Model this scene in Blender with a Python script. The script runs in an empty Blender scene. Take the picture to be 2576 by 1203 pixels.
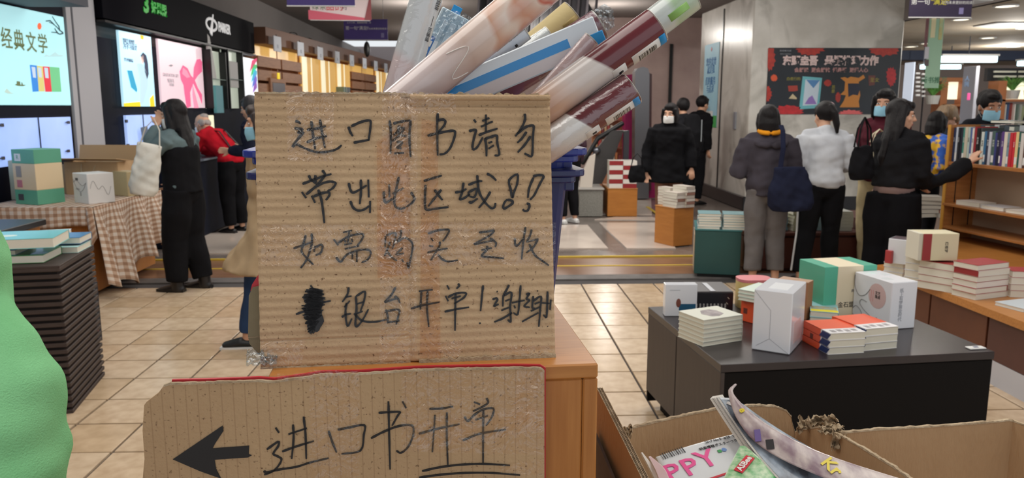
import bpy, math, random
from mathutils import Vector, Matrix, Euler, noise
R = math.radians
random.seed(7)
scene = bpy.context.scene
COL = scene.collection
# ---------------------------------------------------------------- camera, light, exposure
F = 2000.0                                   # focal length in pixels of a 2576 px wide frame
TH = math.atan(333.5 / F); PS = math.atan(83 * math.cos(TH) / F); CZ = 1.55
cd = bpy.data.cameras.new('camera'); cd.sensor_width = 36.0; cd.lens = 36.0 * F / 2576
cd.clip_start = .05; cd.clip_end = 200
cam = bpy.data.objects.new('camera', cd); COL.objects.link(cam)
cam.location = (0, 0, CZ); cam.rotation_euler = (R(90) - TH, 0, -PS)
cd.dof.use_dof = True; cd.dof.focus_distance = .95; cd.dof.aperture_fstop = 15
scene.camera = cam
scene.cycles.transparent_max_bounces = 32
w = bpy.data.worlds.new('world'); scene.world = w; w.use_nodes = True
bg = w.node_tree.nodes['Background']; bg.inputs[0].default_value = (.92, .96, 1, 1); bg.inputs[1].default_value = .85
def area(x, y, z, sx, sy, power, col=(1, .96, .9), rx=0, rz=0):
    l = bpy.data.lights.new('ceiling_panel_light', 'AREA'); l.shape = 'RECTANGLE'; l.size = sx; l.size_y = sy
    l.energy = power; l.color = col
    o = bpy.data.objects.new('ceiling_panel_light', l); COL.objects.link(o); o.location = (x, y, z); o.rotation_euler = (rx, 0, rz)
    return o
area(-1.6, 1.2, 3.3, 2.6, 2.0, 48)
area(1.8, 1.2, 3.3, 2.6, 2.0, 48)
area(-1.6, 5.0, 3.4, 2.6, 2.2, 62)
area(2.0, 5.0, 3.4, 2.6, 2.2, 62)
area(-1.2, 9.3, 3.4, 3.0, 2.2, 85)
area(2.2, 9.3, 3.4, 2.4, 2.2, 85)
area(8.2, 7.6, 2.75, 3.0, 2.0, 60)
def fill_point(x, y, z, p, r=.07, col=(1, .95, .88)):  # point lamps added as fill to brighten the dark background and ceiling
    l = bpy.data.lights.new('fill_point_light', 'POINT'); l.energy = p; l.shadow_soft_size = r; l.color = col
    o = bpy.data.objects.new('fill_point_light', l); COL.objects.link(o); o.location = (x, y, z)
for x_, y_, z_, p_ in ((-1.3, 16.5, 2.95, 60), (1.3, 14.2, 3.0, 60), (2.7, 16.6, 3.0, 50), (-.8, 22, 2.9, 70), (4.9, 8.4, 3.3, 40), (8.4, 12.5, 2.6, 60), (11, 16.5, 2.6, 60), (8.6, 20, 2.6, 60)): fill_point(x_, y_, z_, p_)
scene.view_settings.view_transform = 'Standard'; scene.view_settings.look = 'None'
scene.view_settings.exposure = 0.08; scene.view_settings.gamma = 1.0; scene.view_settings.use_curve_mapping = False
# ---------------------------------------------------------------- survey: pixel of the photograph -> point on a plane of the room
_f = Vector((math.sin(PS) * math.cos(TH), math.cos(PS) * math.cos(TH), -math.sin(TH)))
_r = Vector((math.cos(PS), -math.sin(PS), 0)); _u = _r.cross(_f)
def ray(x, y): return _f + _r * ((x - 1288) / F) + _u * ((601.5 - y) / F)
C0 = Vector((0, 0, CZ))
def PY(x, y, Y): d = ray(x, y); return C0 + d * (Y / d.y)
def PZ(x, y, z=0.0): d = ray(x, y); return C0 + d * ((z - CZ) / d.z)
def PX(x, y, X): d = ray(x, y); return C0 + d * (X / d.x)
def PN(x, y, p, n): d = ray(x, y); return C0 + d * ((Vector(p) - C0).dot(n) / d.dot(n))
# ---------------------------------------------------------------- materials
def lin(c):
    def g(v):
        v /= 255.0
        return v / 12.92 if v <= .04045 else ((v + .055) / 1.055) ** 2.4
    return (g(c[0]), g(c[1]), g(c[2]), 1)
_M = {}
def M(name, rgb, rough=.6, metal=0, bump=None, var=None, emit=0, trans=0, alpha=1, stretch=None, spec=.5, sheen=0, coat=0):
    """bump=(scale, strength); var=(scale, rgb2, amount); stretch=(x,y,z) scale of the noise space"""
    if name in _M: return _M[name]
    m = bpy.data.materials.new(name); m.use_nodes = True; _M[name] = m
    nt = m.node_tree; b = nt.nodes['Principled BSDF']
    b.inputs['Base Color'].default_value = lin(rgb); b.inputs['Roughness'].default_value = rough
    b.inputs['Metallic'].default_value = metal; b.inputs['Specular IOR Level'].default_value = spec
    if sheen: b.inputs['Sheen Weight'].default_value = sheen
    if coat: b.inputs['Coat Weight'].default_value = coat; b.inputs['Coat Roughness'].default_value = .08
    if trans: b.inputs['Transmission Weight'].default_value = trans
    if alpha < 1: b.inputs['Alpha'].default_value = alpha
    if emit:
        b.inputs['Emission Color'].default_value = lin(rgb); b.inputs['Emission Strength'].default_value = emit
    co = None
    def coords():
        nonlocal co
        if co is None:
            tc = nt.nodes.new('ShaderNodeTexCoord'); mp = nt.nodes.new('ShaderNodeMapping')
            nt.links.new(tc.outputs['Object'], mp.inputs[0])
            if stretch: mp.inputs['Scale'].default_value = stretch
            co = mp.outputs[0]
        return co
    if var:
        n = nt.nodes.new('ShaderNodeTexNoise'); n.inputs['Scale'].default_value = var[0]; n.inputs['Detail'].default_value = 5
        nt.links.new(coords(), n.inputs['Vector'])
        r = nt.nodes.new('ShaderNodeValToRGB'); r.color_ramp.elements[0].position = .5 - .5 * (1.02 - var[2]) * .6; r.color_ramp.elements[1].position = .5 + .5 * (1.02 - var[2]) * .6
        r.color_ramp.elements[0].color = lin(var[1]); r.color_ramp.elements[1].color = lin(rgb)
        nt.links.new(n.outputs[0], r.inputs[0]); nt.links.new(r.outputs[0], b.inputs['Base Color'])
        if emit: nt.links.new(r.outputs[0], b.inputs['Emission Color'])
    if bump:
        n = nt.nodes.new('ShaderNodeTexNoise'); n.inputs['Scale'].default_value = bump[0]; n.inputs['Detail'].default_value = 4
        nt.links.new(coords(), n.inputs['Vector'])
        bp = nt.nodes.new('ShaderNodeBump'); bp.inputs['Strength'].default_value = bump[1]; bp.inputs['Distance'].default_value = .01
        nt.links.new(n.outputs[0], bp.inputs['Height']); nt.links.new(bp.outputs[0], b.inputs['Normal'])
    return m
# ---------------------------------------------------------------- objects
def tag(o, label=None, cat=None, group=None, kind=None):
    if label: o['label'] = label
    if cat: o['category'] = cat
    if group: o['group'] = group
    if kind: o['kind'] = kind
    return o
def root(name, label, cat, loc=(0, 0, 0), rz=0, group=None, rot=None):
    o = bpy.data.objects.new(name, None); COL.objects.link(o); o.empty_display_size = .1
    o.location = loc; o.rotation_euler = rot if rot else (0, 0, rz)
    return tag(o, label, cat, group)
def link(name, me, parent=None, loc=(0, 0, 0), rot=(0, 0, 0), sc=None):
    o = bpy.data.objects.new(name, me); COL.objects.link(o); o.location = loc; o.rotation_euler = rot
    if sc: o.scale = sc
    if parent: o.parent = parent
    return o
def copy_tree(o, parent=None):
    c = o.copy(); COL.objects.link(c)
    if parent is not None: c.parent = parent; c.matrix_parent_inverse = o.matrix_parent_inverse
    for ch in [x for x in o.children]: copy_tree(ch, c)
    return c
BOXF = None
class MB:
    def __init__(s): s.v = []; s.f = []; s.mi = []; s.mats = []; s.cur = 0
    def mat(s, m):
        if m not in s.mats: s.mats.append(m)
        s.cur = s.mats.index(m); return s
    def add(s, vs, fs, X=None):
        n = len(s.v)
        s.v += [tuple(X @ Vector(p)) if X is not None else tuple(p) for p in vs]
        s.f += [tuple(i + n for i in f) for f in fs]; s.mi += [s.cur] * len(fs); return s
    def box(s, c, sz, bev=0.0, X=None):
        x, y, z = sz[0] / 2, sz[1] / 2, sz[2] / 2
        b = min(bev, x * .9, y * .9, z * .9)
        T = Matrix.Translation(c)
        if X is not None: T = X @ T
        if b <= 0:
            vs = [(i * x, j * y, k * z) for i in (-1, 1) for j in (-1, 1) for k in (-1, 1)]
            fs = [(0, 1, 3, 2), (4, 6, 7, 5), (0, 4, 5, 1), (2, 3, 7, 6), (0, 2, 6, 4), (1, 5, 7, 3)]
            return s.add(vs, fs, T)
        vs = []; idx = {}
        for i in (-1, 1):
            for j in (-1, 1):
                for k in (-1, 1):
                    for a in range(3):
                        p = [i * (x - b), j * (y - b), k * (z - b)]; p[a] = (i * x, j * y, k * z)[a]
                        idx[(i, j, k, a)] = len(vs); vs.append(tuple(p))
        g = idx; fs = []
        S = (-1, 1)
        for q in S:
            o = lambda t: t if q > 0 else t[::-1]
            fs.append(o((g[(q, -1, -1, 0)], g[(q, 1, -1, 0)], g[(q, 1, 1, 0)], g[(q, -1, 1, 0)])))
            fs.append(o((g[(-1, q, -1, 1)], g[(-1, q, 1, 1)], g[(1, q, 1, 1)], g[(1, q, -1, 1)])))
            fs.append(o((g[(-1, -1, q, 2)], g[(1, -1, q, 2)], g[(1, 1, q, 2)], g[(-1, 1, q, 2)])))
        for i in S:
            for j in S:
                t = (g[(i, j, -1, 0)], g[(i, j, -1, 1)], g[(i, j, 1, 1)], g[(i, j, 1, 0)]); fs.append(t if i * j > 0 else t[::-1])
                t = (g[(i, -1, j, 0)], g[(i, 1, j, 0)], g[(i, 1, j, 2)], g[(i, -1, j, 2)]); fs.append(t if i * j > 0 else t[::-1])
                t = (g[(-1, i, j, 1)], g[(-1, i, j, 2)], g[(1, i, j, 2)], g[(1, i, j, 1)]); fs.append(t if i * j > 0 else t[::-1])
                for k in S:
                    t = (g[(i, j, k, 0)], g[(i, j, k, 1)], g[(i, j, k, 2)]); fs.append(t if i * j * k > 0 else t[::-1])
        return s.add(vs, fs, T)
    def prism(s, pts, h, X=None, z=0.0):
        """outline in xy, extruded along z"""
        n = len(pts); vs = [(p[0], p[1], z) for p in pts] + [(p[0], p[1], z + h) for p in pts]
        fs = [tuple(range(n))[::-1], tuple(range(n, 2 * n))] + [(i, (i + 1) % n, n + (i + 1) % n, n + i) for i in range(n)]
        return s.add(vs, fs, X)
    def ring_loft(s, rings, close=True, X=None):
        n = len(rings[0]); vs = [p for r in rings for p in r]; fs = []
        for a in range(len(rings) - 1):
            for i in range(n):
                j = (i + 1) % n; fs.append((a * n + i, a * n + j, (a + 1) * n + j, (a + 1) * n + i))
        if close: fs.append(tuple(range(n))[::-1]); fs.append(tuple(range((len(rings) - 1) * n, len(rings) * n)))
        return s.add(vs, fs, X)
    def loft(s, pts, rad, side=(1, 0, 0), n=14, X=None, close=True, cap=True):
        """tube along pts; rad = list of r or (rx, ry); rx lies along 'side'"""
        P = [Vector(p) for p in pts]; rings = []; rr = [(r, r) if not isinstance(r, (tuple, list)) else r for r in rad]
        def ring(c, t, rx, ry):
            S = Vector(side); S = S - t * S.dot(t)
            if S.length < 1e-4: S = t.orthogonal()
            S.normalize(); N = t.cross(S)
            return [c + S * (rx * math.cos(2 * math.pi * i / n)) + N * (ry * math.sin(2 * math.pi * i / n)) for i in range(n)]
        for i, p in enumerate(P):
            t = (P[min(i + 1, len(P) - 1)] - P[max(i - 1, 0)]).normalized(); rx, ry = rr[i]
            if cap and i == 0:
                m = min(rx, ry)
                for q in (.94, .7, .35): rings.append(ring(p - t * (m * q * .8), t, rx * math.sqrt(1 - q * q) + .0004, ry * math.sqrt(1 - q * q) + .0004))
            rings.append(ring(p, t, rx, ry))
            if cap and i == len(P) - 1:
                m = min(rx, ry)
                for q in (.35, .7, .94): rings.append(ring(p + t * (m * q * .8), t, rx * math.sqrt(1 - q * q) + .0004, ry * math.sqrt(1 - q * q) + .0004))
        return s.ring_loft(rings, close, X)
    def ell(s, c, r, X=None, n=14, m=9, rot=None):
        T = Matrix.Translation(c)
        if rot: T = T @ Euler(rot).to_matrix().to_4x4()
        if X is not None: T = X @ T
        vs = [(0, 0, -r[2])]; fs = []
        for a in range(1, m):
            ph = -math.pi / 2 + math.pi * a / m
            for i in range(n):
                th = 2 * math.pi * i / n; vs.append((r[0] * math.cos(ph) * math.cos(th), r[1] * math.cos(ph) * math.sin(th), r[2] * math.sin(ph)))
        vs.append((0, 0, r[2])); L = len(vs) - 1
        for i in range(n):
            j = (i + 1) % n; fs.append((0, 1 + j, 1 + i)); fs.append((L, L - n + i, L - n + j))
            for a in range(m - 2): o = 1 + a * n; fs.append((o + i, o + j, o + n + j, o + n + i))
        return s.add(vs, fs, T)
    def cyl(s, a, b, r, r2=None, n=20, X=None):
        return s.loft([a, b], [r, r if r2 is None else r2], n=n, X=X, cap=False)
    def grid(s, P, nu, nv, X=None):
        """P(u,v)->point; sheet of nu x nv cells"""
        vs = [P(i / nu, j / nv) for j in range(nv + 1) for i in range(nu + 1)]
        fs = [(j * (nu + 1) + i, j * (nu + 1) + i + 1, (j + 1) * (nu + 1) + i + 1, (j + 1) * (nu + 1) + i) for j in range(nv) for i in range(nu)]
        return s.add(vs, fs, X)
    def slab(s, P, N, nu, nv, X=None):
        """closed thin slab: front sheet P(u,v), back sheet N(u,v)"""
        a = len(s.v); s.grid(P, nu, nv, X); b = len(s.v)
        k = len(s.f); s.grid(N, nu, nv, X)
        for i in range(k, len(s.f)): s.f[i] = s.f[i][::-1]
        w1 = nu + 1
        loop = [i for i in range(nu)] + [j * w1 + nu for j in range(nv)] + [nv * w1 + nu - i for i in range(nu)] + [(nv - j) * w1 for j in range(nv)]
        for q in range(len(loop)):
            i, j = loop[q], loop[(q + 1) % len(loop)]; s.f.append((a + j, a + i, b + i, b + j)); s.mi.append(s.cur)
        return s
    def mesh(s, name, mats=None, smooth=False):
        me = bpy.data.meshes.new(name); me.from_pydata(s.v, [], s.f)
        for m in (mats if mats is not None else s.mats): me.materials.append(m)
        if mats is None and len(s.mats) > 1: me.polygons.foreach_set('material_index', s.mi)
        if smooth: me.polygons.foreach_set('use_smooth', [True] * len(me.polygons))
        me.update(); return me
    def obj(s, name, parent=None, loc=(0, 0, 0), rot=(0, 0, 0), smooth=False, mat=None, kind=None):
        o = link(name, s.mesh(name, [mat] if mat else None, smooth), parent, loc, rot)
        if kind: o['kind'] = kind
        return o
def remesh(mb, name, mat, vox=.01, smooth=3, disp=None, parent=None, X=None, fac=.5):
    """fuse overlapping closed shells into one continuous surface; disp(p, n) -> offset length"""
    me = mb.mesh(name, [mat]); o = bpy.data.objects.new(name, me); COL.objects.link(o)
    md = o.modifiers.new('r', 'REMESH'); md.mode = 'VOXEL'; md.voxel_size = vox
    if smooth: sm = o.modifiers.new('s', 'SMOOTH'); sm.iterations = smooth; sm.factor = fac
    dg = bpy.context.evaluated_depsgraph_get(); n = bpy.data.meshes.new_from_object(o.evaluated_get(dg))
    bpy.data.objects.remove(o); bpy.data.meshes.remove(me); n.name = name
    n.materials.clear(); n.materials.append(mat)
    if disp:
        import numpy as np
        N = len(n.vertices); P = np.empty(N * 3, 'f'); n.vertices.foreach_get('co', P); Q = np.empty(N * 3, 'f'); n.vertices.foreach_get('normal', Q)
        P = P.reshape(-1, 3).astype('d'); Q = Q.reshape(-1, 3); P2 = P + Q * disp(P)[:, None]; n.vertices.foreach_set('co', P2.astype('f').ravel())
    n.polygons.foreach_set('use_smooth', [True] * len(n.polygons)); n.update()
    return link(name, n, parent)
_TX = {}
def text(s, size, mat, parent=None, loc=(0, 0, 0), rot=(0, 0, 0), depth=.0006, name='lettering', align='CENTER', xs=1.0, shear=0, bold=0, spacing=1.0):
    """lettering standing in the local xy plane, raised along local z"""
    key = (s, size, depth, align, xs, shear, bold, spacing, mat.name)
    if key not in _TX:
        c = bpy.data.curves.new(name, 'FONT'); c.body = s; c.size = size; c.extrude = depth / 2; c.align_x = align; c.align_y = 'CENTER'
        c.resolution_u = 2; c.shear = shear; c.offset = bold; c.space_character = spacing
        o = bpy.data.objects.new(name, c); COL.objects.link(o); me = bpy.data.meshes.new_from_object(o)
        bpy.data.objects.remove(o); me.name = name; me.materials.clear(); me.materials.append(mat)
        if xs != 1: 
            for v in me.vertices: v.co.x *= xs
        _TX[key] = me
    return link(name, _TX[key], parent, loc, rot)
UP = (R(90), 0, 0)          # rotation that stands an xy drawing up facing -Y
def frame(o, x, z):          # matrix with origin o, axes x, z given
    x = Vector(x).normalized(); z = Vector(z).normalized(); y = z.cross(x).normalized(); z = x.cross(y)
    m = Matrix((x, y, z)).transposed().to_4x4(); m.translation = Vector(o); return m
# ---------------------------------------------------------------- shared materials
WHITE = M('white_paint', (222, 222, 220), .5)
BLACK = M('black_plastic', (20, 20, 22), .4)
INK = M('black_marker_ink', (24, 23, 26), .45)
PAGES = M('book_pages', (226, 222, 208), .85, bump=(400, .25), stretch=(1, 1, 30))
# ================================================================= the room
def struct(o, label=None): o['kind'] = 'structure'; return tag(o, label)
grout = M('dark_grout', (70, 66, 66), .9)
tile_mats = [M('tile_a', (212, 188, 158), .24, var=(14, (192, 166, 136), .5), spec=.5), M('tile_b', (216, 194, 166), .26, var=(11, (196, 172, 144), .5)), M('tile_c', (206, 180, 148), .24, var=(9, (186, 160, 128), .5))]
fl = MB().mat(grout).box((0, 2.0, -.03), (16, 10.4, .05)).obj('floor'); struct(fl, 'sales floor of square beige tiles with dark joints')
TW, TD = .32, .335
tm = []
for m in tile_mats:
    tm.append(MB().box((0, 0, 0), (TW - .013, TD - .013, .012), .002).mesh('tile', [m]))
def inframe(p, mrg=60):
    d = p - C0; a = d.dot(_f)
    if a <= .1: return False
    x = 1288 + F * d.dot(_r) / a; y = 601.5 - F * d.dot(_u) / a
    return -mrg < x < 2576 + mrg and -mrg < y < 1203 + mrg
rest = MB(); cand = []
x0 = -2.311 + TW / 2; y0 = 6.479 + TD / 2
for i in range(-18, 26):
    for j in range(-26, 2):
        x = x0 + i * TW; y = y0 + j * TD
        if y + TD / 2 > 7.02: continue
        hid = False
        if inframe(Vector((x, y, 0))):
            d = Vector((x, y, 0)) - C0; a = d.dot(_f); px = 1288 + F * d.dot(_r) / a; py = 601.5 - F * d.dot(_u) / a
            hid = (690 < px < 1360) or (px < 180) or (1830 < px < 2440) or (1900 < px and py < 880)
            if not hid: cand.append((y, x)); continue
        rest.mat(tile_mats[(i + 3 * j) % 3]); rest.box((x, y, 0), (TW - .013, TD - .013, .012))
cand.sort()
for k, (y, x) in enumerate(cand):
    if k < 298:
        o = link('tile', tm[random.randrange(3)], fl, (x, y, random.uniform(-.0006, .0006)))
    else: rest.mat(tile_mats[k % 3]); rest.box((x, y, 0), (TW - .013, TD - .013, .012))
rest.obj('tile', fl, kind='stuff')
# the shallow wooden steps with yellow nosings, then the polished hall beyond
stone = M('grey_kerb_stone', (104, 100, 98), .5, var=(8, (86, 82, 80), .5))
tread = M('brown_tread_stone', (142, 108, 84), .28, var=(3.5, (118, 84, 62), .3), stretch=(1, 6, 1))
yel = M('yellow_nosing_strip', (206, 176, 62), .5)
st = MB().mat(stone).box((0, 7.10, -.01), (16, .19, .04), .003).obj('step_kerb'); struct(st)
def step_row(i, y, z):
    o = MB().mat(tread).box((0, y + .25, z - .06), (15.9, .46, .1), .002).obj('floor_step'); struct(o)
    MB().mat(yel).box((0, y + .005, z - .008), (15.9, .028, .02), .002).obj('nosing', o)
step_row(0, 7.20, .002); step_row(1, 7.68, -.004)
o = MB().mat(yel).box((0, 8.165, -.008), (15.9, .035, .02), .002).obj('trim_1'); struct(o)
marble = M('white_hall_marble', (222, 208, 196), .16, var=(2.2, (204, 190, 178), .4))
dkm = M('grey_hall_stone', (128, 118, 112), .22, var=(5, (112, 102, 96), .4))
hall = MB().mat(dkm).box((6, 21.3, -.05), (44, 26.2, .08)).obj('floor_hall'); struct(hall, 'polished hall floor of pale slabs and grey bands')
def slab(pts):
    MB().mat(marble).prism([(p.x, p.y) for p in pts], .012, z=-.010).obj('slab', hall)
slab([Vector((-9, 8.45)), Vector((1.02, 8.45)), Vector((.40, 10.15)), Vector((-9, 10.15))]) if False else None
def sl(l): slab([PZ(x, y, 0) for x, y in l])
sl([(1402, 625), (1530, 625), (1478, 566), (1402, 566)])
sl([(1577, 625), (1700, 625), (1660, 560), (1508, 560)])
sl([(1496, 552), (1660, 553), (1640, 546), (1547, 546)])
sl([(490, 638), (650, 636), (655, 575), (500, 590)])
sl([(1480, 538), (1640, 540), (1638, 500), (1560, 500)])
sl([(-600, 640), (300, 640), (330, 560), (-300, 560)])
sl([(700, 630), (1360, 630), (1360, 560), (700, 560)])
yl = MB().mat(yel); a, b = PZ(1624, 520, .006), PZ(1660, 545, .006); yl.prism([(a.x, a.y), (b.x, b.y), (b.x + .05, b.y), (a.x + .05, a.y)], .004, z=.003); yl.obj('trim_2')['kind'] = 'structure'
# ---- walls and ceilings
grey = M('grey_wall_paint', (140, 134, 132), .85, var=(1.2, (134, 129, 127), .3))
ceilm = M('grey_ceiling', (140, 132, 128), .9)
cream_c = M('beige_ceiling', (205, 190, 168), .85, var=(1.5, (186, 172, 150), .3))
def wallbox(name, c, s, m, label=None):
    o = MB().mat(m).box(c, s).obj(name); return struct(o, label)
wallbox('wall_left', (-4.45, 14.5, 1.8), (.3, 33, 3.6), grey, 'grey wall behind the illuminated display fixtures')
wallbox('ceiling', (.8, 11, 3.66), (11.0, 30, .12), ceilm, 'grey ceiling above the aisle')
wallbox('ceiling_right', (14.3, 17, 2.86), (16, 26, .12), cream_c, 'beige ceiling with round downlights')
wallbox('wall_bulkhead', (6.31, 17, 3.25), (.1, 26, .9), ceilm)
pinkm = M('pink_marble_wall', (206, 180, 172), .35, var=(1.6, (176, 150, 144), .2))
wallbox('wall_back', (3.2, 19.2, 1.8), (5.4, .3, 3.7), pinkm, 'pinkish marble wall with a dark vertical joint')
o = MB().mat(BLACK).box((4.53, 19.02, 1.5), (.07, .04, 3.0)).obj('wall_joint'); o['kind'] = 'structure'
for p, q in ((PY(1625, 95, 19), PY(1640, 480, 19)),): pass
wallbox('wall_rear', (-3, 30, 1.8), (12, .3, 3.8), M('dim_rear_wall', (150, 140, 140), .8))
wallbox('wall_far', (14, 24.5, 1.6), (18, .3, 3.6), M('far_wall', (196, 180, 172), .8), 'far wall behind the lit bookshelves')
# wood clad bulkhead darker soffit patches on the left
# ---- marble column
colm = M('column_marble', (226, 222, 214), .3, var=(2.2, (190, 186, 176), .15), bump=(30, .03))
CX0, CX1, CY0, CY1 = 4.02, 6.28, 11.84, 14.62
column = MB().mat(colm).box(((CX0 + CX1) / 2, (CY0 + CY1) / 2, 1.55), (CX1 - CX0, CY1 - CY0, 3.3), .015).obj('wall_column'); struct(column, 'broad white marble clad column carrying two posters')
# veined marble: second noise for dark veins
nt = colm.node_tree; n2 = nt.nodes.new('ShaderNodeTexNoise'); n2.inputs['Scale'].default_value = 1.1; n2.inputs['Detail'].default_value = 9; n2.inputs['Distortion'].default_value = 1.2
r2 = nt.nodes.new('ShaderNodeValToRGB'); e = r2.color_ramp.elements; e[0].position = .52; e[0].color = (1, 1, 1, 1); e[1].position = .64; e[1].color = (.55, .54, .52, 1)
mx = nt.nodes.new('ShaderNodeMix'); mx.data_type = 'RGBA'; mx.blend_type = 'MULTIPLY'; mx.inputs[0].default_value = .8
tcc = nt.nodes.new('ShaderNodeTexCoord'); nt.links.new(tcc.outputs['Object'], n2.inputs[0]); nt.links.new(n2.outputs[0], r2.inputs[0])
old = nt.nodes['Principled BSDF'].inputs['Base Color'].links[0].from_socket
nt.links.new(old, mx.inputs[6]); nt.links.new(r2.outputs[0], mx.inputs[7]); nt.links.new(mx.outputs[2], nt.nodes['Principled BSDF'].inputs['Base Color'])
bb = M('black_baseboard', (28, 26, 28), .3)
MB().mat(bb).box((CX0 - .02, (CY0 + CY1) / 2, .1), (.05, CY1 - CY0 + .1, .2), .004).box(((CX0 + CX1) / 2, CY0 - .02, .1), (CX1 - CX0 + .09, .05, .2), .004).obj('baseboard', column)
Ys = PX(1813, 260, CX0).y
MB().mat(bb).box((CX0 - .004, Ys, 1.65), (.02, .035, 2.95)).obj('joint', column)
MB().mat(M('grey_switch_plate', (150, 152, 160), .4)).box((CX0 - .01, PX(1850, 300, CX0).y, 1.33), (.02, .11, .27), .004).obj('switch_plate', column)
MB().mat(M('small_socket', (120, 130, 150), .4)).box((4.2, CY0 - .008, 1.31), (.09, .02, .05), .003).obj('socket', column)
# a slim pale lit panel right of the column
# ================================================================= foreground: counter, bins, tubes, cardboard signs
KRAFT = M('corrugated_kraft_card', (203, 174, 138), .85, var=(5, (186, 156, 121), .2), bump=(220, .18))
# fine speckle of recycled kraft paper
def speckle(m, scale=260, dark=(120, 92, 66), lo=.62, hi=.74):
    nt = m.node_tree; b = nt.nodes['Principled BSDF']; n = nt.nodes.new('ShaderNodeTexNoise'); n.inputs['Scale'].default_value = scale; n.inputs['Detail'].default_value = 3
    tc = nt.nodes.new('ShaderNodeTexCoord'); nt.links.new(tc.outputs['Object'], n.inputs[0])
    r = nt.nodes.new('ShaderNodeValToRGB'); r.color_ramp.elements[0].position = lo; r.color_ramp.elements[1].position = hi
    r.color_ramp.elements[0].color = (0, 0, 0, 1); r.color_ramp.elements[1].color = (1, 1, 1, 1); nt.links.new(n.outputs[0], r.inputs[0])
    mx = nt.nodes.new('ShaderNodeMix'); mx.data_type = 'RGBA'; nt.links.new(r.outputs[0], mx.inputs[0])
    src = b.inputs['Base Color'].links[0].from_socket; nt.links.new(src, mx.inputs[6]); mx.inputs[7].default_value = lin(dark)
    nt.links.new(mx.outputs[2], b.inputs['Base Color'])
speckle(KRAFT)
KRAFT_EDGE = M('torn_kraft_edge', (196, 178, 150), .9, bump=(90, .6), var=(40, (150, 128, 100), .2))
KRAFT_IN = M('kraft_box_inside', (194, 162, 124), .85, var=(6, (174, 142, 106), .2), bump=(160, .2), stretch=(1, 1, .3))
FLUTE = M('flute_shade_brown', (70, 52, 38), .9)
RED = M('red_card', (196, 40, 52), .5)
OAKC = M('honey_veneer', (190, 128, 66), .38, var=(9, (170, 108, 50), .3), stretch=(14, 14, .8))
def clear_film(name, fac=.13, rough=.12, bs=60, bstr=.5, tint=(255, 255, 255)):
    m = bpy.data.materials.new(name); m.use_nodes = True; nt = m.node_tree; nt.nodes.remove(nt.nodes['Principled BSDF'])
    out = nt.nodes['Material Output']; t = nt.nodes.new('ShaderNodeBsdfTransparent'); t.inputs[0].default_value = lin(tint)
    g = nt.nodes.new('ShaderNodeBsdfGlossy'); g.inputs['Roughness'].default_value = rough; g.inputs[0].default_value = (1, 1, 1, 1)
    mx = nt.nodes.new('ShaderNodeMixShader'); mx.inputs[0].default_value = fac
    nt.links.new(t.outputs[0], mx.inputs[1]); nt.links.new(g.outputs[0], mx.inputs[2]); nt.links.new(mx.outputs[0], out.inputs[0])
    tc = nt.nodes.new('ShaderNodeTexCoord'); n = nt.nodes.new('ShaderNodeTexNoise'); n.inputs['Scale'].default_value = bs; n.inputs['Detail'].default_value = 3; n.inputs['Distortion'].default_value = 1.5
    b = nt.nodes.new('ShaderNodeBump'); b.inputs['Strength'].default_value = bstr; b.inputs['Distance'].default_value = .01
    nt.links.new(tc.outputs['Object'], n.inputs[0]); nt.links.new(n.outputs[0], b.inputs['Height']); nt.links.new(b.outputs[0], g.inputs['Normal'])
    return m
LAY = .05
TAPE = clear_film('clear_packing_tape', .06, .05, 48, 1.0, (255, 252, 249))
TAPE_R = clear_film('reddish_packing_tape', .035, .05, 48, 1.0, (250, 238, 228))
FILM = clear_film('shrink_wrap_film', .07, .07, 25, .5)
CLEARP = clear_film('clear_plastic_bag', .09, .1, 30, .4, (236, 242, 246))
# ---- counter
ct = 1.25
cA, cB, cC = PZ(700, 947, ct), PZ(1505, 915, ct), PZ(1395, 783, ct)
ex = (cB - cA).normalized(); ey = Vector((-ex.y, ex.x, 0)); crz = math.atan2(ex.y, ex.x)
CW, CD = (cB - cA).length + .012, .48
counter = root('wooden_counter', 'honey coloured veneered counter under the cardboard notice', 'counter', (cB.x, cB.y, 0), crz)
def cbox(nm, x0, x1, y0, y1, z0, z1, m, par=counter, bev=.002):
    return MB().mat(m).box(((x0 + x1) / 2, (y0 + y1) / 2, (z0 + z1) / 2), (x1 - x0, y1 - y0, z1 - z0), bev).obj(nm, par)
OAKH = M('honey_veneer_top', (196, 134, 70), .35, var=(9, (176, 114, 54), .3), stretch=(1, 12, 12))
cbox('top_panel', -CW, 0, 0, CD, ct - .018, ct, OAKH)
cbox('front_panel', -CW, -.0185, .001, .019, .05, ct - .018, OAKC)
cbox('side_panel', -.018, 0, .0005, CD, .0, ct - .018, OAKC)
cbox('side_panel', -CW, -CW + .018, .02, CD, 0, ct - .018, OAKC)
cbox('plinth', -CW + .02, -.02, .04, CD - .02, 0, .05, BLACK)
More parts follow.
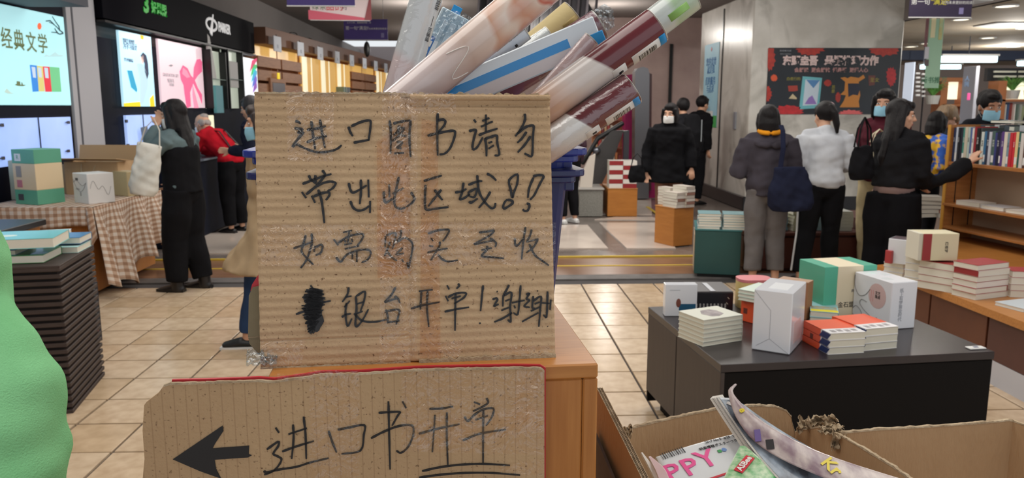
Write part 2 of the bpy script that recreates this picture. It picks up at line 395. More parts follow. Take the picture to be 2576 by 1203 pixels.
# ---- cardboard notice
sA, sB = PY(657, 918, .9), PY(1395, 908, .932)
sx = (sB - sA); sx.z = 0; SW = sx.length; sx.normalize(); srz = math.atan2(sx.y, sx.x); sn = Vector((sx.y, -sx.x, 0))
base = Vector((sA.x, sA.y, ct))
TILT = R(9.2); upv = Vector((0, 0, math.cos(TILT))) - sn * math.sin(TILT); sn = sx.cross(upv)
sTL = PN(658, 233, base, sn); SH = (sTL - base).dot(upv)
sign = root('cardboard_notice', 'corrugated cardboard notice with four rows of black handwritten Chinese, leaning on the tubes', 'sign', base, rot=(-TILT, 0, srz))
def S2(x, y):     # photo pixel -> (x, z) on the notice
    p = PN(x, y, base, sn) - base; return (p.dot(sx), p.dot(upv))
crease = S2(1026, 600)[0]
NF = 33
def front(u, v):
    x = u * SW; z = .001 + v * (SH - .001 + (-.0035 * u))
    y = -.0044 - .00042 * math.sin(v * NF * 2 * math.pi + .15 * math.sin(u * 5)) ** 1
    y += .0011 * noise.noise(Vector((x * 14, z * 14, 2))) + .0028 * math.exp(-((x - crease) / .0018) ** 2)
    y += .0018 * math.exp(-((z - S2(800, 852)[1]) / .0016) ** 2) * (1 if x < crease else .15)
    y += .0022 * math.exp(-((z - S2(1300, 268)[1]) / .0022) ** 2) * (1 if x > crease else 0)
    if v >= .999: z += .0010 * noise.noise(Vector((x * 160, 3, 1)))
    if u <= .0001: x += .0006 * noise.noise(Vector((z * 90, 1, 5)))
    return (x, y, z)
def back(u, v): p = front(u, v); return (p[0], 0.0, p[2])
MB().mat(KRAFT).slab(front, back, 110, 400).obj('panel', sign, smooth=True)
# torn double layer along the top right, folded lip at the foot
rnd = random.Random(3)
def torn(x0, x1, z, th, hgt, name='torn_edge', y=-.004, m=KRAFT_EDGE, amp=.0016, par=sign):
    n = int((x1 - x0) / .0022); mb = MB().mat(m)
    top = [(hgt * (.55 + .45 * noise.noise(Vector((i * .33, z * 50, 1)))) + rnd.uniform(-amp, amp) * .5) for i in range(n + 1)]
    rings = []
    for i in range(n + 1):
        x = x0 + (x1 - x0) * i / n; h = max(.0006, top[i]); yy = y + rnd.uniform(-.0007, .0007)
        rings.append([(x, yy - th, z - .001), (x, yy - th * .8, z + h), (x, yy + th * .3, z + h * 1.1), (x, yy + th, z - .001)])
    mb.ring_loft(rings); return mb.obj(name, par)
torn(crease - .004, SW * .995, SH - .0052, .0022, .0062)
torn(.0, crease, SH - .0014, .0014, .0018)
torn(crease + .01, SW, -.0004, .0035, .006, y=-.0055)
torn(.0, crease, -.0002, .0014, .002)
lip = MB().mat(KRAFT).slab(lambda u, v: (crease + .006 + u * (SW - crease - .006), -.0075 - .001 * math.sin(v * 3), SH - .0095 + v * .0062 + .0006 * noise.noise(Vector((u * 14, v, 0)))), lambda u, v: (crease + .006 + u * (SW - crease - .006), -.0048, SH - .0095 + v * .0062), 50, 3)
lip.obj('folded_lip', sign, smooth=True)
# side flap, red edged, seen left of the panel
OLIVE = M('olive_grey_card_flap', (132, 122, 96), .85, bump=(60, .1))
pts = [S2(*p) for p in ((660, 718), (632, 724), (622, 745), (620, 850), (624, 868), (644, 892), (660, 898))]
MB().mat(OLIVE).prism(pts, .003, X=Matrix.Translation((0, .012, 0)) @ Matrix.Rotation(R(90), 4, 'X')).obj('side_flap', sign)
pts = [S2(*p) for p in ((662, 690), (646, 690), (628, 718), (624, 735), (662, 735))]
MB().mat(RED).prism(pts, .002, X=Matrix.Translation((0, .016, 0)) @ Matrix.Rotation(R(90), 4, 'X')).obj('red_flap', sign)
MB().mat(KRAFT_EDGE).box(((S2(620, 850)[0] + S2(660, 850)[0]) / 2, .0082, S2(620, 851)[1]), (.017, .0007, .0006)).obj('flap_crease', sign)
# handwriting -------------------------------------------------
def catmull(pts, k=5):
    if len(pts) < 3: return [Vector(p) for p in pts]
    P = [Vector(p) for p in pts]; P = [P[0] * 2 - P[1]] + P + [P[-1] * 2 - P[-2]]; out = []
    for i in range(1, len(P) - 2):
        for j in range(k):
            t = j / k; a, b, c, d = P[i - 1], P[i], P[i + 1], P[i + 2]
            out.append(.5 * ((2 * b) + (c - a) * t + (2 * a - 5 * b + 4 * c - d) * t * t + (3 * b - a - 3 * c + d) * t ** 3))
    out.append(P[-2]); return out
def ribbon(mb, pts, wd, y, sharp=.35):
    """pen stroke in the xz plane at depth y"""
    q = catmull(pts, 4); n = len(q); L = []; Rr = []
    for i, p in enumerate(q):
        t = (q[min(i + 1, n - 1)] - q[max(i - 1, 0)]); t = t / max(t.length, 1e-7); s = Vector((-t.y, t.x))
        e = min(i, n - 1 - i); ww = wd * (.72 if e == 0 else 1) * (1 + .12 * math.sin(i * 1.7)) * (1 - .25 * (i / n))
        L.append(p + s * ww / 2); Rr.append(p - s * ww / 2)
    rings = [[(a.x, y, a.y), (b.x, y, b.y), (b.x, y + .0012, b.y), (a.x, y + .0012, a.y)] for a, b in zip(L, Rr)]
    mb.ring_loft(rings)
SC = 3.5375; SD = 3.2525
rowsA = {1: [('A', s) for s in [
 [(370,305),(395,312),(417,330)], [(362,368),(400,374),(432,378),(396,408),(440,408),(400,455),(345,535),(378,512),(450,545),(530,575),(600,582),(680,572),(740,552),(780,518)],
 [(472,384),(560,372),(640,350)], [(470,497),(540,462),(650,438)], [(512,305),(525,420),(546,556)], [(588,292),(605,400),(632,545)],
 [(840,355),(855,400),(878,440)], [(865,352),(940,318),(1000,302),(1035,308),(1032,380),(1018,480)], [(885,498),(950,485),(1025,472)],
 [(1205,300),(1215,420),(1212,597)], [(1235,328),(1300,312),(1388,300)], [(1390,300),(1378,450),(1390,625)], [(1290,345),(1280,390),(1240,430)], [(1270,372),(1330,370),(1300,420),(1228,485)], [(1275,395),(1310,428),(1352,442)],
 [(1265,492),(1312,492),(1300,520),(1270,540),(1310,548)], [(1245,592),(1332,588)]]] + [('B', s) for s in [
 [(285,235),(280,380),(285,612)], [(285,300),(330,292),(353,308),(342,345),(290,405)], [(195,436),(290,412),(400,392),(438,400),(430,460),(395,545),(350,592),(300,602)],
 [(605,292),(624,318)], [(562,395),(600,385),(624,388),(608,450),(593,530),(605,558),(640,530),(684,450)], [(680,306),(742,278)], [(712,248),(712,404)], [(668,356),(772,308)], [(648,431),(720,402),(815,372)],
 [(703,455),(715,530),(717,618)], [(705,462),(760,445),(808,436),(812,500),(830,600),(788,610)], [(735,500),(768,488)], [(735,550),(782,520)],
 [(1055,240),(1058,290),(1030,360),(973,441)], [(988,418),(1060,362),(1100,348),(1134,352),(1127,450),(1120,610),(1080,605),(1053,590)], [(1072,400),(1030,460),(990,498)], [(1107,438),(1060,510),(993,584)]]],
2: [('A', s) for s in [
 [(433,862),(520,830),(600,800),(690,774)], [(490,785),(505,820),(558,864)], [(550,785),(545,815),(556,850)], [(608,740),(632,780),(600,830),(566,862)], [(427,934),(466,986)], [(466,956),(560,880),(650,845),(700,843),(727,858),(700,900),(655,926)],
 [(514,966),(545,1030)], [(530,975),(600,945),(665,938),(670,965),(640,1006)], [(573,912),(600,1000),(615,1100),(627,1210)],
 [(842,853),(860,920),(890,938),(1002,874)], [(950,823),(950,940),(940,1040)], [(1015,823),(1020,982)], [(857,1013),(880,1070),(925,1098),(980,1088),(1024,1056)], [(1032,1013),(1030,1118)],
 [(1200,866),(1203,978)], [(1152,928),(1158,1005),(1175,1026),(1245,985)], [(1230,950),(1328,899)], [(1285,798),(1265,900),(1245,1000),(1256,1062),(1300,1082),(1345,1070)]]] + [('B', s) for s in [
 [(48,935),(78,985),(66,1020),(8,1066)], [(162,836),(240,812),(322,788)], [(177,870),(172,1000),(176,1078),(202,1092),(290,1078),(382,1068)], [(317,913),(260,985),(200,1062)], [(256,913),(290,960),(328,1006)],
 [(438,938),(500,928),(540,905)], [(514,850),(500,940),(476,1002)], [(476,1000),(520,988),(570,950)], [(556,930),(562,972)], [(560,935),(630,905),(612,975),(566,972)], [(565,1015),(580,1029),(640,990)], [(556,871),(640,840),(680,838)],
 [(635,784),(640,850),(655,940),(700,1020),(760,1077),(790,1065),(796,1030)], [(752,930),(710,1000),(648,1076)], [(720,770),(765,795),(804,832)],
 [(945,985),(930,910),(918,828),(990,778),(988,860),(962,930),(948,988)], [(905,1002),(942,1012),(946,1036),(878,1080),(864,1062),(880,1020),(905,1000)],
 [(1128,796),(1180,784),(1222,796),(1190,860),(1140,960),(1102,1002)], [(1132,806),(1095,900),(1083,985)], [(1072,1038),(1092,1040),(1097,1062),(1082,1096),(1055,1102),(1038,1085)]]],
3: [('C', s) for s in [
 [(425,104),(405,180),(392,238),(436,292),(487,344)], [(472,90),(476,160),(455,240),(428,310),(384,372)], [(325,211),(400,186),(480,160)], [(500,190),(492,240)], [(500,205),(545,182),(562,195),(548,245),(505,268)],
 [(728,82),(802,65)], [(778,72),(768,165)], [(652,138),(690,186)], [(690,168),(760,120),(840,97),(892,99),(880,142),(843,190)], [(740,145),(752,160)], [(798,135),(806,160)], [(738,182),(802,170)], [(742,217),(860,190)],
 [(672,283),(708,320),(760,262),(850,228),(930,222),(954,250),(930,300),(878,327)], [(805,255),(804,300)], [(840,238),(840,322)],
 [(1074,108),(1070,202)], [(1080,106),(1130,88),(1157,90),(1150,150),(1128,218)], [(1112,158),(1085,230),(1064,276)], [(1090,240),(1130,288),(1168,312)], [(1200,60),(1197,110),(1165,160)], [(1170,158),(1232,125),(1285,160),(1294,205),(1276,300),(1260,372),(1250,322)], [(1212,208),(1160,262),(1225,250)], [(1205,300),(1222,322)]]] + [('D', s) for s in [
 [(182,92),(260,66),(345,58),(352,80),(325,125),(303,154)], [(208,128),(225,152)], [(193,190),(226,196)], [(178,246),(250,228),(343,212)], [(280,155),(272,200),(208,304)], [(262,260),(300,300),(350,318),(428,307)],
 [(598,82),(660,76),(720,66),(680,110),(556,178),(640,162),(722,146)], [(688,128),(736,165),(730,202)], [(618,224),(702,208)], [(665,190),(660,225),(620,274),(700,282),(802,293)],
 [(890,130),(893,178),(910,190),(962,128)], [(977,38),(960,150),(945,302)], [(1027,58),(1012,110),(985,162)], [(995,158),(1082,134)], [(1076,140),(1042,200),(983,248)], [(1008,178),(1050,262),(1110,310),(1167,350)]]],
4: [('C', s) for s in [
 [(463,512),(492,548)], [(345,747),(440,714),(520,690),(560,655),(628,638)],
 [(775,528),(762,590),(722,648)], [(745,608),(798,600)], [(738,690),(782,640)], [(718,772),(748,752),(792,742)], [(757,655),(748,740),(765,845),(800,782)], [(835,600),(905,563),(898,640),(870,722)], [(832,600),(838,700),(828,828),(845,845),(890,790),(935,705)], [(840,665),(898,645)], [(836,745),(888,722)], [(818,740),(870,792),(930,810),(1000,808),(1085,790)],
 [(1155,528),(1122,590),(1068,648),(1120,632),(1170,618)], [(1148,600),(1175,620),(1190,655)], [(1078,708),(1092,770),(1090,822)], [(1085,722),(1182,710),(1176,770),(1160,830)], [(1092,815),(1188,800)]]] + [('D', s) for s in [
 [(108,560),(222,548)], [(130,562),(125,640),(122,710)], [(180,558),(175,700),(190,852)], [(43,702),(140,675),(278,648)],
 [(338,512),(356,546)], [(428,498),(438,515),(415,540)], [(326,598),(348,642)], [(345,610),(410,578),(490,574),(475,612),(395,662)], [(375,620),(450,600)], [(318,727),(420,705),(518,690)], [(408,578),(405,700),(403,882)],
 [(632,512),(622,600),(611,722)], [(600,821),(612,819)], [(742,562),(750,565)], [(708,626),(738,617),(748,630),(720,682),(758,664)],
 [(843,508),(822,550),(796,600),(792,685)], [(800,595),(862,572),(852,680),(856,805),(832,792)], [(812,640),(848,626)], [(780,717),(845,690)], [(868,735),(790,782),(722,810)], [(866,655),(970,634)], [(937,512),(927,640),(913,748),(878,735)], [(885,676),(893,700)],
 [(1072,556),(1078,558)], [(982,590),(1008,578),(985,622),(1008,635),(966,682),(1012,692)], [(1040,598),(1032,690),(1052,700)], [(1040,640),(1102,603),(1097,700),(1085,850)], [(1050,665),(1092,648)], [(1020,722),(1095,688)], [(948,808),(1082,735)], [(1156,562),(1152,700),(1146,772),(1122,752)], [(1108,655),(1172,660)], [(1183,628),(1176,712)], [(1155,845),(1159,848)]]]}
ORG = {'A': (640, 220, SC), 'B': (1020, 220, SC), 'C': (640, 560, SD), 'D': (1020, 560, SD)}
px = .9 / F
for row, strokes in rowsA.items():
    mb = MB().mat(INK)
    for org, s in strokes:
        ox, oy, k = ORG[org]; ribbon(mb, [S2(ox + x / k, oy + y / k) for x, y in s], (7.2, 7.0, 6.0, 6.0)[row - 1] * px, -.0062)
    if row == 4:           # the scribbled-out character
        g = random.Random(5)
        for q in range(9):
            pts = []
            for i in range(26):
                t = i / 25; y = 548 + 350 * t; hw = 88 * math.sin(math.pi * min(1, .22 + t * .78)) * (1.0 - .15 * t) * g.uniform(.55, 1)
                pts.append((482 + (hw if i % 2 else -hw) + 25 * (t - .5) * -1 + (q - 4) * 5 - (18 if t < .5 else 0) * 0, y + g.uniform(-16, 16)))
            ribbon(mb, [S2(640 + x / SD, 560 + y / SD) for x, y in pts], 4.0 * px, -.0062)
        ribbon(mb, [S2(640 + x / SD, 560 + y / SD) for x, y in [(500, 560), (520, 640), (510, 720), (530, 800), (490, 880)]], 30 * px, -.0062)
    mb.obj('handwriting', sign)
# clear tape
def tape(par, quad, y, m, nu=14, nv=6, amp=.0009, name='tape_strip', S=S2, sc=60, th=.0002):
    q = [Vector(S(*p)) for p in quad]          # tl, tr, br, bl
    def P(u, v):
        p = (q[3] * (1 - u) + q[2] * u) * (1 - v) + (q[0] * (1 - u) + q[1] * u) * v
        return (p.x, y - abs(amp * noise.noise(Vector((p.x * sc, p.y * sc, y * 900)))), p.y)
    return MB().mat(m).grid(P, nu, nv).obj(name, par, smooth=True)
tape(sign, [(962, 236), (1050, 236), (1048, 912), (955, 914)], -.0068, TAPE, 22, 90, .0022)
tape(sign, [(948, 360), (1028, 300), (1034, 690), (950, 700)], -.0064, TAPE_R, 12, 40, .0012)
tape(sign, [(1060, 300), (1100, 310), (1108, 900), (1056, 900)], -.0064, TAPE_R, 8, 40, .0012)
tape(sign, [(722, 240), (842, 240), (838, 408), (726, 405)], -.0064, TAPE, 10, 20, .0012)
tape(sign, [(660, 566), (1020, 566), (1018, 672), (660, 668)], -.0066, TAPE, 60, 12, .0016)
tape(sign, [(1040, 560), (1396, 560), (1394, 668), (1040, 668)], -.0066, TAPE, 60, 12, .0016)
tape(sign, [(660, 858), (770, 852), (760, 915), (660, 918)], -.0066, TAPE, 16, 10, .002)
tape(sign, [(1100, 862), (1170, 852), (1150, 905), (1100, 908)], -.0066, TAPE, 14, 10, .003)
tape(sign, [(1232, 862), (1392, 870), (1392, 902), (1240, 900)], -.0066, TAPE, 24, 8, .003)
tape(sign, [(985, 228), (1140, 238), (1150, 290), (975, 285)], -.0078, TAPE, 24, 12, .004)
tape(sign, [(718, 229), (842, 233), (842, 243), (718, 240)], -.0060, TAPE, 20, 3, .001)
# clump of loose tape at the left foot
g = random.Random(8)
cl = MB().mat(CLEARP)
tcl = S2(660, 930)
cl.slab(lambda u, v: (tcl[0] - .016 + .034 * u, -.012 - .012 * abs(noise.noise(Vector((u * 5, v * 4, 1)))) + .01 * v, .0008 + .018 * v * (1 - .5 * u) + .004 * noise.noise(Vector((u * 9, v * 7, 4))) + .0042), lambda u, v: (tcl[0] - .016 + .034 * u, -.0114 - .012 * abs(noise.noise(Vector((u * 5, v * 4, 1)))) + .01 * v, .0012 + .018 * v * (1 - .5 * u) + .004 * noise.noise(Vector((u * 9, v * 7, 4))) + .0042), 22, 12)
cl.obj('loose_tape', sign, smooth=True)
# ---- arrow board fixed to the counter front
bA, bB = Vector((PY(440, 962, .862).x, .862, 0)), PY(1367, 925, .905)
bx = Vector((bB.x - bA.x, bB.y - bA.y, 0)).normalized(); bn = Vector((bx.y, -bx.x, 0)); brz = math.atan2(bx.y, bx.x)
# keep it just in front of the counter face
bx = ex.copy(); bn = -ey; brz = crz; b0 = Vector((cB.x, cB.y, 0)) + bn * .0105
B2 = lambda x, y: (lambda p: (p.dot(bx), p.z))(PN(x, y, b0, bn) - b0)
board = root('arrow_board', 'wide cardboard sign with a fat black arrow pointing left and red edging', 'sign', b0, brz)
outline = [(366, 1016), (372, 1008), (402, 985), (415, 967), (432, 962), (520, 960), (650, 955), (690, 958), (760, 948), (810, 940), (905, 938), (1050, 928), (1180, 925), (1300, 923), (1360, 924), (1368, 932), (1368, 1203), (1368, 1460), (366, 1460), (362, 1203), (367, 1150), (362, 1080)]
bp_ = [B2(*p) for p in outline]
KRAFT2 = M('kraft_board_vertical_flutes', (198, 168, 130), .85, var=(5, (180, 149, 113), .2), bump=(200, .15)); speckle(KRAFT2)
nt = KRAFT2.node_tree; wv = nt.nodes.new('ShaderNodeTexWave'); wv.inputs['Scale'].default_value = 25; wv.bands_direction = 'X'; tc = nt.nodes.new('ShaderNodeTexCoord'); nt.links.new(tc.outputs['Object'], wv.inputs[0])
rr_ = nt.nodes.new('ShaderNodeValToRGB'); rr_.color_ramp.elements[0].position = .0; rr_.color_ramp.elements[0].color = (.62, .55, .5, 1); rr_.color_ramp.elements[1].position = .05; rr_.color_ramp.elements[1].color = (1, 1, 1, 1)
mx = nt.nodes.new('ShaderNodeMix'); mx.data_type = 'RGBA'; mx.blend_type = 'MULTIPLY'; mx.inputs[0].default_value = .45
bs = nt.nodes['Principled BSDF'].inputs['Base Color']; src = bs.links[0].from_socket
nt.links.new(wv.outputs[0], rr_.inputs[0]); nt.links.new(src, mx.inputs[6]); nt.links.new(rr_.outputs[0], mx.inputs[7]); nt.links.new(mx.outputs[2], bs)
XZ = Matrix.Rotation(R(90), 4, 'X')
MB().mat(KRAFT2).prism(bp_, .0045, X=XZ).obj('panel', board)
o = MB().mat(RED).prism([(x + (.0025 if i < 17 and i > 14 else 0), z + (.0024 if i > 3 and i < 17 else -.004)) for i, (x, z) in enumerate(bp_) if 3 < i < 19], .003, X=Matrix.Translation((0, .0045, 0)) @ XZ).obj('red_backing', board)
g = random.Random(11)
mb = MB().mat(KRAFT_EDGE)
for a, b in zip(outline[3:15], outline[4:16]):
    n = max(2, int(abs(b[0] - a[0]) / 9)); rings = []
    for i in range(n + 1):
        t = i / n; x, z = B2(a[0] + (b[0] - a[0]) * t, a[1] + (b[1] - a[1]) * t); h = .0026 + g.uniform(-.0012, .0016)
        rings.append([(x, -.0053, z - .0012), (x, -.0048, z + h * .35), (x, -.0012, z + h * .3), (x, -.001, z - .002)])
    mb.ring_loft(rings)
mb.obj('torn_edge', board)
mb = MB().mat(FLUTE)      # open flutes on the cut top edge
x0_, x1_ = B2(440, 960)[0], B2(1360, 925)[0]
mb2 = MB().mat(INK)
E = 2.1115
pe = lambda s: [B2(340 + x / E, 900 + y / E) for x, y in s]
mb2.prism(pe([(207, 530), (470, 352), (475, 380), (430, 448), (418, 472), (610, 458), (608, 503), (624, 509), (605, 520), (428, 532), (436, 580), (462, 632), (350, 592)]), .0008, X=Matrix.Translation((0, -.0046, 0)) @ XZ)
mb2.obj('arrow', board)
mb2 = MB().mat(INK)
for s in [[(750,363),(768,390)], [(704,478),(762,438),(764,460),(738,500),(762,515),(781,530),(768,560),(738,592),(690,612)], [(690,590),(700,600),(760,586),(860,570),(930,548),(1030,524)], [(818,398),(915,366)], [(785,489),(860,462),(952,434)], [(842,347),(845,420),(835,528)], [(898,305),(908,400),(912,528)],
 [(1030,380),(1050,440),(1072,494)], [(1078,374),(1140,362),(1218,350),(1216,400),(1198,484),(1098,502)],
 [(1346,224),(1350,400),(1355,584)], [(1294,285),(1350,281),(1406,280),(1395,300),(1366,352)], [(1254,419),(1320,385),(1400,355),(1470,352),(1477,400),(1450,465),(1412,496),(1388,484)], [(1420,224),(1440,260)],
 [(1562,264),(1625,262),(1688,251)], [(1592,296),(1578,492)], [(1655,283),(1654,400),(1660,560)], [(1506,396),(1600,370),(1722,345)],
 [(1798,228),(1830,240)], [(1864,207),(1873,228),(1855,246),(1793,277)], [(1748,306),(1766,328),(1800,296),(1845,268),(1900,262),(1893,305),(1862,352)], [(1806,322),(1872,300)], [(1848,268),(1846,400),(1846,554)], [(1738,431),(1830,395),(1967,373)],
 [(1524,593),(1620,572),(1740,558),(1860,555),(1988,563)], [(1508,627),(1620,612),(1740,603),(1900,603),(2042,614)]]:
    ribbon(mb2, pe(s), 5.8 * px, -.0056)
mb2.obj('handwriting', board)
tape(board, [(1020, 1060), (1365, 1020), (1368, 1080), (1050, 1125)], -.0062, TAPE, 60, 14, .004, S=B2)
tape(board, [(1300, 925), (1368, 925), (1335, 1060), (1285, 1050)], -.0066, TAPE, 14, 30, .005, S=B2)
tape(board, [(780, 926), (905, 930), (905, 1203), (780, 1203)], -.0056, TAPE, 10, 30, .001, S=B2)
tape(board, [(1010, 930), (1365, 930), (1365, 1140), (1010, 1130)], -.0058, TAPE, 20, 14, .001, S=B2)
tape(board, [(1250, 1165), (1360, 1150), (1362, 1190), (1260, 1185)], -.0062, TAPE, 20, 8, .003, S=B2)
tape(board, [(700, 935), (900, 930), (905, 945), (700, 955)], -.0066, TAPE, 20, 4, .003, S=B2)
# ---- nested blue bins
BLUE = M('cobalt_blue_plastic', (22, 44, 140), .33, coat=.2)
BLUE_D = M('navy_blue_plastic', (18, 28, 92), .35, coat=.2)
def rrect(w, d, r, n=5):
    out = []
    for cx, cy, a0 in ((w / 2 - r, d / 2 - r, 0), (-w / 2 + r, d / 2 - r, 90), (-w / 2 + r, -d / 2 + r, 180), (w / 2 - r, -d / 2 + r, 270)):
        for i in range(n + 1): a = R(a0 + 90 * i / n); out.append((cx + r * math.cos(a), cy + r * math.sin(a)))
    return out
def ringz(w, d, r, z, dy=0): return [(x, y + dy, z) for x, y in rrect(w, d, r)]
rl, rr2 = PY(624, 372, .985), PY(1475, 383, 1.021)
rx = Vector((rr2.x - rl.x, rr2.y - rl.y, 0)); RW = rx.length * 1.04; rx.normalize(); rny = Vector((-rx.y, rx.x, 0)); RD = .275
bc = (Vector((rl.x, rl.y, 0)) + Vector((rr2.x, rr2.y, 0))) / 2 + rny * RD / 2 - rx * .003
ztop1 = PY(1475, 374, 1.021).z; z2 = PY(1470, 428, 1.021).z
def bin_(name, label, zt, zb, mat, wtop, taper, k):
    b = root(name, label, 'bin', (bc.x, bc.y, 0), math.atan2(rx.y, rx.x), 'nested blue bins on the counter')
    h = zt - zb; t = .003
    wb, db = wtop - taper * 2, RD - .05 - taper * 1.2
    mb = MB().mat(mat)
    rings = [ringz(wb, db, .03, zb), ringz(wtop, RD - .05, .035, zt - .004), ringz(wtop - 2 * t, RD - .05 - 2 * t, .033, zt - .004), ringz(wb - 2 * t, db - 2 * t, .028, zb + t)]
    mb.ring_loft(rings, close=False); n = len(rings[0]); mb.f.append(tuple(range(n))[::-1]); mb.mi.append(0); mb.f.append(tuple(range(3 * n, 4 * n))); mb.mi.append(0)
    mb.obj('shell', b, smooth=False)
    for (w1, w0, za, zb2) in ((RW - k, wtop - .004, zt, zt - .0088), (RW - k - .019, wtop - .004, zt - .0092, zt - .018)):
        o = MB().mat(mat); dd = RD - k
        c = .0016
        o.ring_loft([ringz(w0, RD - .054, .033, zb2), ringz(w1 - c, dd - c - (RW - k - w1), .022, zb2), ringz(w1, dd - (RW - k - w1), .023, zb2 + c), ringz(w1, dd - (RW - k - w1), .023, za - c), ringz(w1 - c, dd - c - (RW - k - w1), .022, za), ringz(w0, RD - .054, .033, za), ringz(w0, RD - .054, .033, zb2)], close=False)
        o.obj('rim', b)
    for s in (-1, 1):
        MB().mat(mat).box((s * (wtop / 2 + .002), -RD / 2 + .07, zt - .026), (.014, .03, .014), .002).obj('lug', b)
    return b
binA = bin_('blue_bin', 'upper of the two nested blue plastic bins, holding the tubes', ztop1, ct + .022, BLUE, RW - .042, .024, 0)
binB = bin_('blue_bin', 'lower, darker blue bin that the upper bin nests in', z2, ct + .001, BLUE_D, RW - .036, .02, .005)
# ---- tubes
def tubemat(name, stops, rough=.22, slant=0, nz=0, nscale=12, ncol=None, wrap=.5):
    """stops: distance along the tube (m) -> colour"""
    m = bpy.data.materials.new(name); m.use_nodes = True; nt = m.node_tree; b = nt.nodes['Principled BSDF']
    b.inputs['Roughness'].default_value = rough; b.inputs['Coat Weight'].default_value = wrap; b.inputs['Coat Roughness'].default_value = .06
    tc = nt.nodes.new('ShaderNodeTexCoord'); sp = nt.nodes.new('ShaderNodeSeparateXYZ'); nt.links.new(tc.outputs['Object'], sp.inputs[0])
    ma = nt.nodes.new('ShaderNodeMath'); ma.operation = 'MULTIPLY_ADD'; nt.links.new(sp.outputs[0], ma.inputs[0]); ma.inputs[1].default_value = slant; nt.links.new(sp.outputs[2], ma.inputs[2])
    src = ma.outputs[0]
    if nz:
        n = nt.nodes.new('ShaderNodeTexNoise'); n.inputs['Scale'].default_value = nscale; n.inputs['Detail'].default_value = 1; nt.links.new(tc.outputs['Object'], n.inputs[0])
        m2 = nt.nodes.new('ShaderNodeMath'); m2.operation = 'MULTIPLY_ADD'; nt.links.new(n.outputs[0], m2.inputs[0]); m2.inputs[1].default_value = nz; nt.links.new(src, m2.inputs[2]); src = m2.outputs[0]
    L = stops[-1][0]; dv = nt.nodes.new('ShaderNodeMath'); dv.operation = 'DIVIDE'; nt.links.new(src, dv.inputs[0]); dv.inputs[1].default_value = L
    r = nt.nodes.new('ShaderNodeValToRGB'); e = r.color_ramp.elements; e[0].position = stops[0][0] / L; e[0].color = lin(stops[0][1]); e[1].position = 1; e[1].color = lin(stops[-1][1])
    for d, c in stops[1:-1]: q = e.new(d / L); q.color = lin(c)
    nt.links.new(dv.outputs[0], r.inputs[0]); nt.links.new(r.outputs[0], b.inputs['Base Color'])
    bn2 = nt.nodes.new('ShaderNodeTexNoise'); bn2.inputs['Scale'].default_value = 55; bp = nt.nodes.new('ShaderNodeBump'); bp.inputs['Strength'].default_value = .12; bp.inputs['Distance'].default_value = .004
    nt.links.new(tc.outputs['Object'], bn2.inputs[0]); nt.links.new(bn2.outputs[0], bp.inputs['Height']); nt.links.new(bp.outputs[0], b.inputs['Coat Normal'])
    return m
CARD_END = M('tube_end_paper', (232, 226, 214), .7)
HOLE = M('dark_tube_bore', (70, 62, 58), .9)
BLUECAP = M('sky_blue_cap_paper', (20, 146, 214), .4)
WLABEL = M('white_sticker', (236, 234, 230), .5)
tube_frames = {}
def tube(name, label, top, low, wpx, Y, mat, group=None, end=(None, None), hollow=True, square=False, cat='tube', tilt=0):
    Y += LAY
    a = PY(top[0], top[1], Y); b = PY(low[0], low[1], Y); b = Vector((b.x, b.y + tilt, b.z)); d = (b - a).normalized()
    xe, ye = end; k = 1e9
    if xe: k = min(k, (PY(xe, 500, Y).x - a.x) / d.x)
    if ye: k = min(k, (PY(1000, ye, Y).z - a.z) / d.z)
    L = k; r = wpx / 2 * Y / F
    X = frame(a, Vector((0, 1, 0)).cross(d), d)       # local z runs down the tube, local y away from camera, x across
    rt_ = bpy.data.objects.new(name, None); COL.objects.link(rt_); rt_.empty_display_size = .05
    rt_.matrix_world = X; tag(rt_, label, cat, group)
    n = 4 if square else 36
    if square:
        MB().mat(mat).box((0, 0, L / 2), (2 * r, 1.2 * r, L), .0015).obj('box_body', rt_)
    else:
        mb = MB().mat(mat); ri = r - .0014
        mb.loft([(0, 0, 0), (0, 0, L)], [r, r], n=n, cap=False, close=not hollow)
        mb.obj('tube_body', rt_, smooth=False).data.polygons.foreach_set('use_smooth', [True] * n + [False] * (0 if hollow else 2))
        if hollow:
            mb = MB().mat(CARD_END); N = n
            o = [(r * math.cos(2 * math.pi * i / N), r * math.sin(2 * math.pi * i / N), -.0004) for i in range(N)]
            q = [(ri * math.cos(2 * math.pi * i / N), ri * math.sin(2 * math.pi * i / N), -.0004) for i in range(N)]
            o2 = [(p[0], p[1], .0015) for p in o]; q2 = [(p[0], p[1], L - .001) for p in q]
            mb.ring_loft([o2, o, q], close=False); mb.mat(HOLE); mb.ring_loft([q, q2], close=False); mb.f.append(tuple(range(len(mb.v) - N, len(mb.v)))); mb.mi.append(mb.cur)
            mb.obj('tube_end', rt_)
            MB().mat(CARD_END).cyl((0, 0, L), (0, 0, L + .001), r, n=24).obj('bottom_cap', rt_)
    tube_frames[name + str(len(tube_frames))] = rt_
    return rt_, r, L
def curved_label(par, r, z0, z1, a0, a1, m, name='sticker', dr=.0004, n=10):
    """patch wrapped on a tube between angles (0 = +x across, -90 = towards the camera)"""
    f = lambda rr: (lambda u, v: ((rr) * math.cos(R(a0 + (a1 - a0) * u)), (rr) * math.sin(R(a0 + (a1 - a0) * u)), z0 + (z1 - z0) * v))
    return MB().mat(m).slab(f(r + dr), f(r + dr * .3), n, 2).obj(name, par, smooth=True)
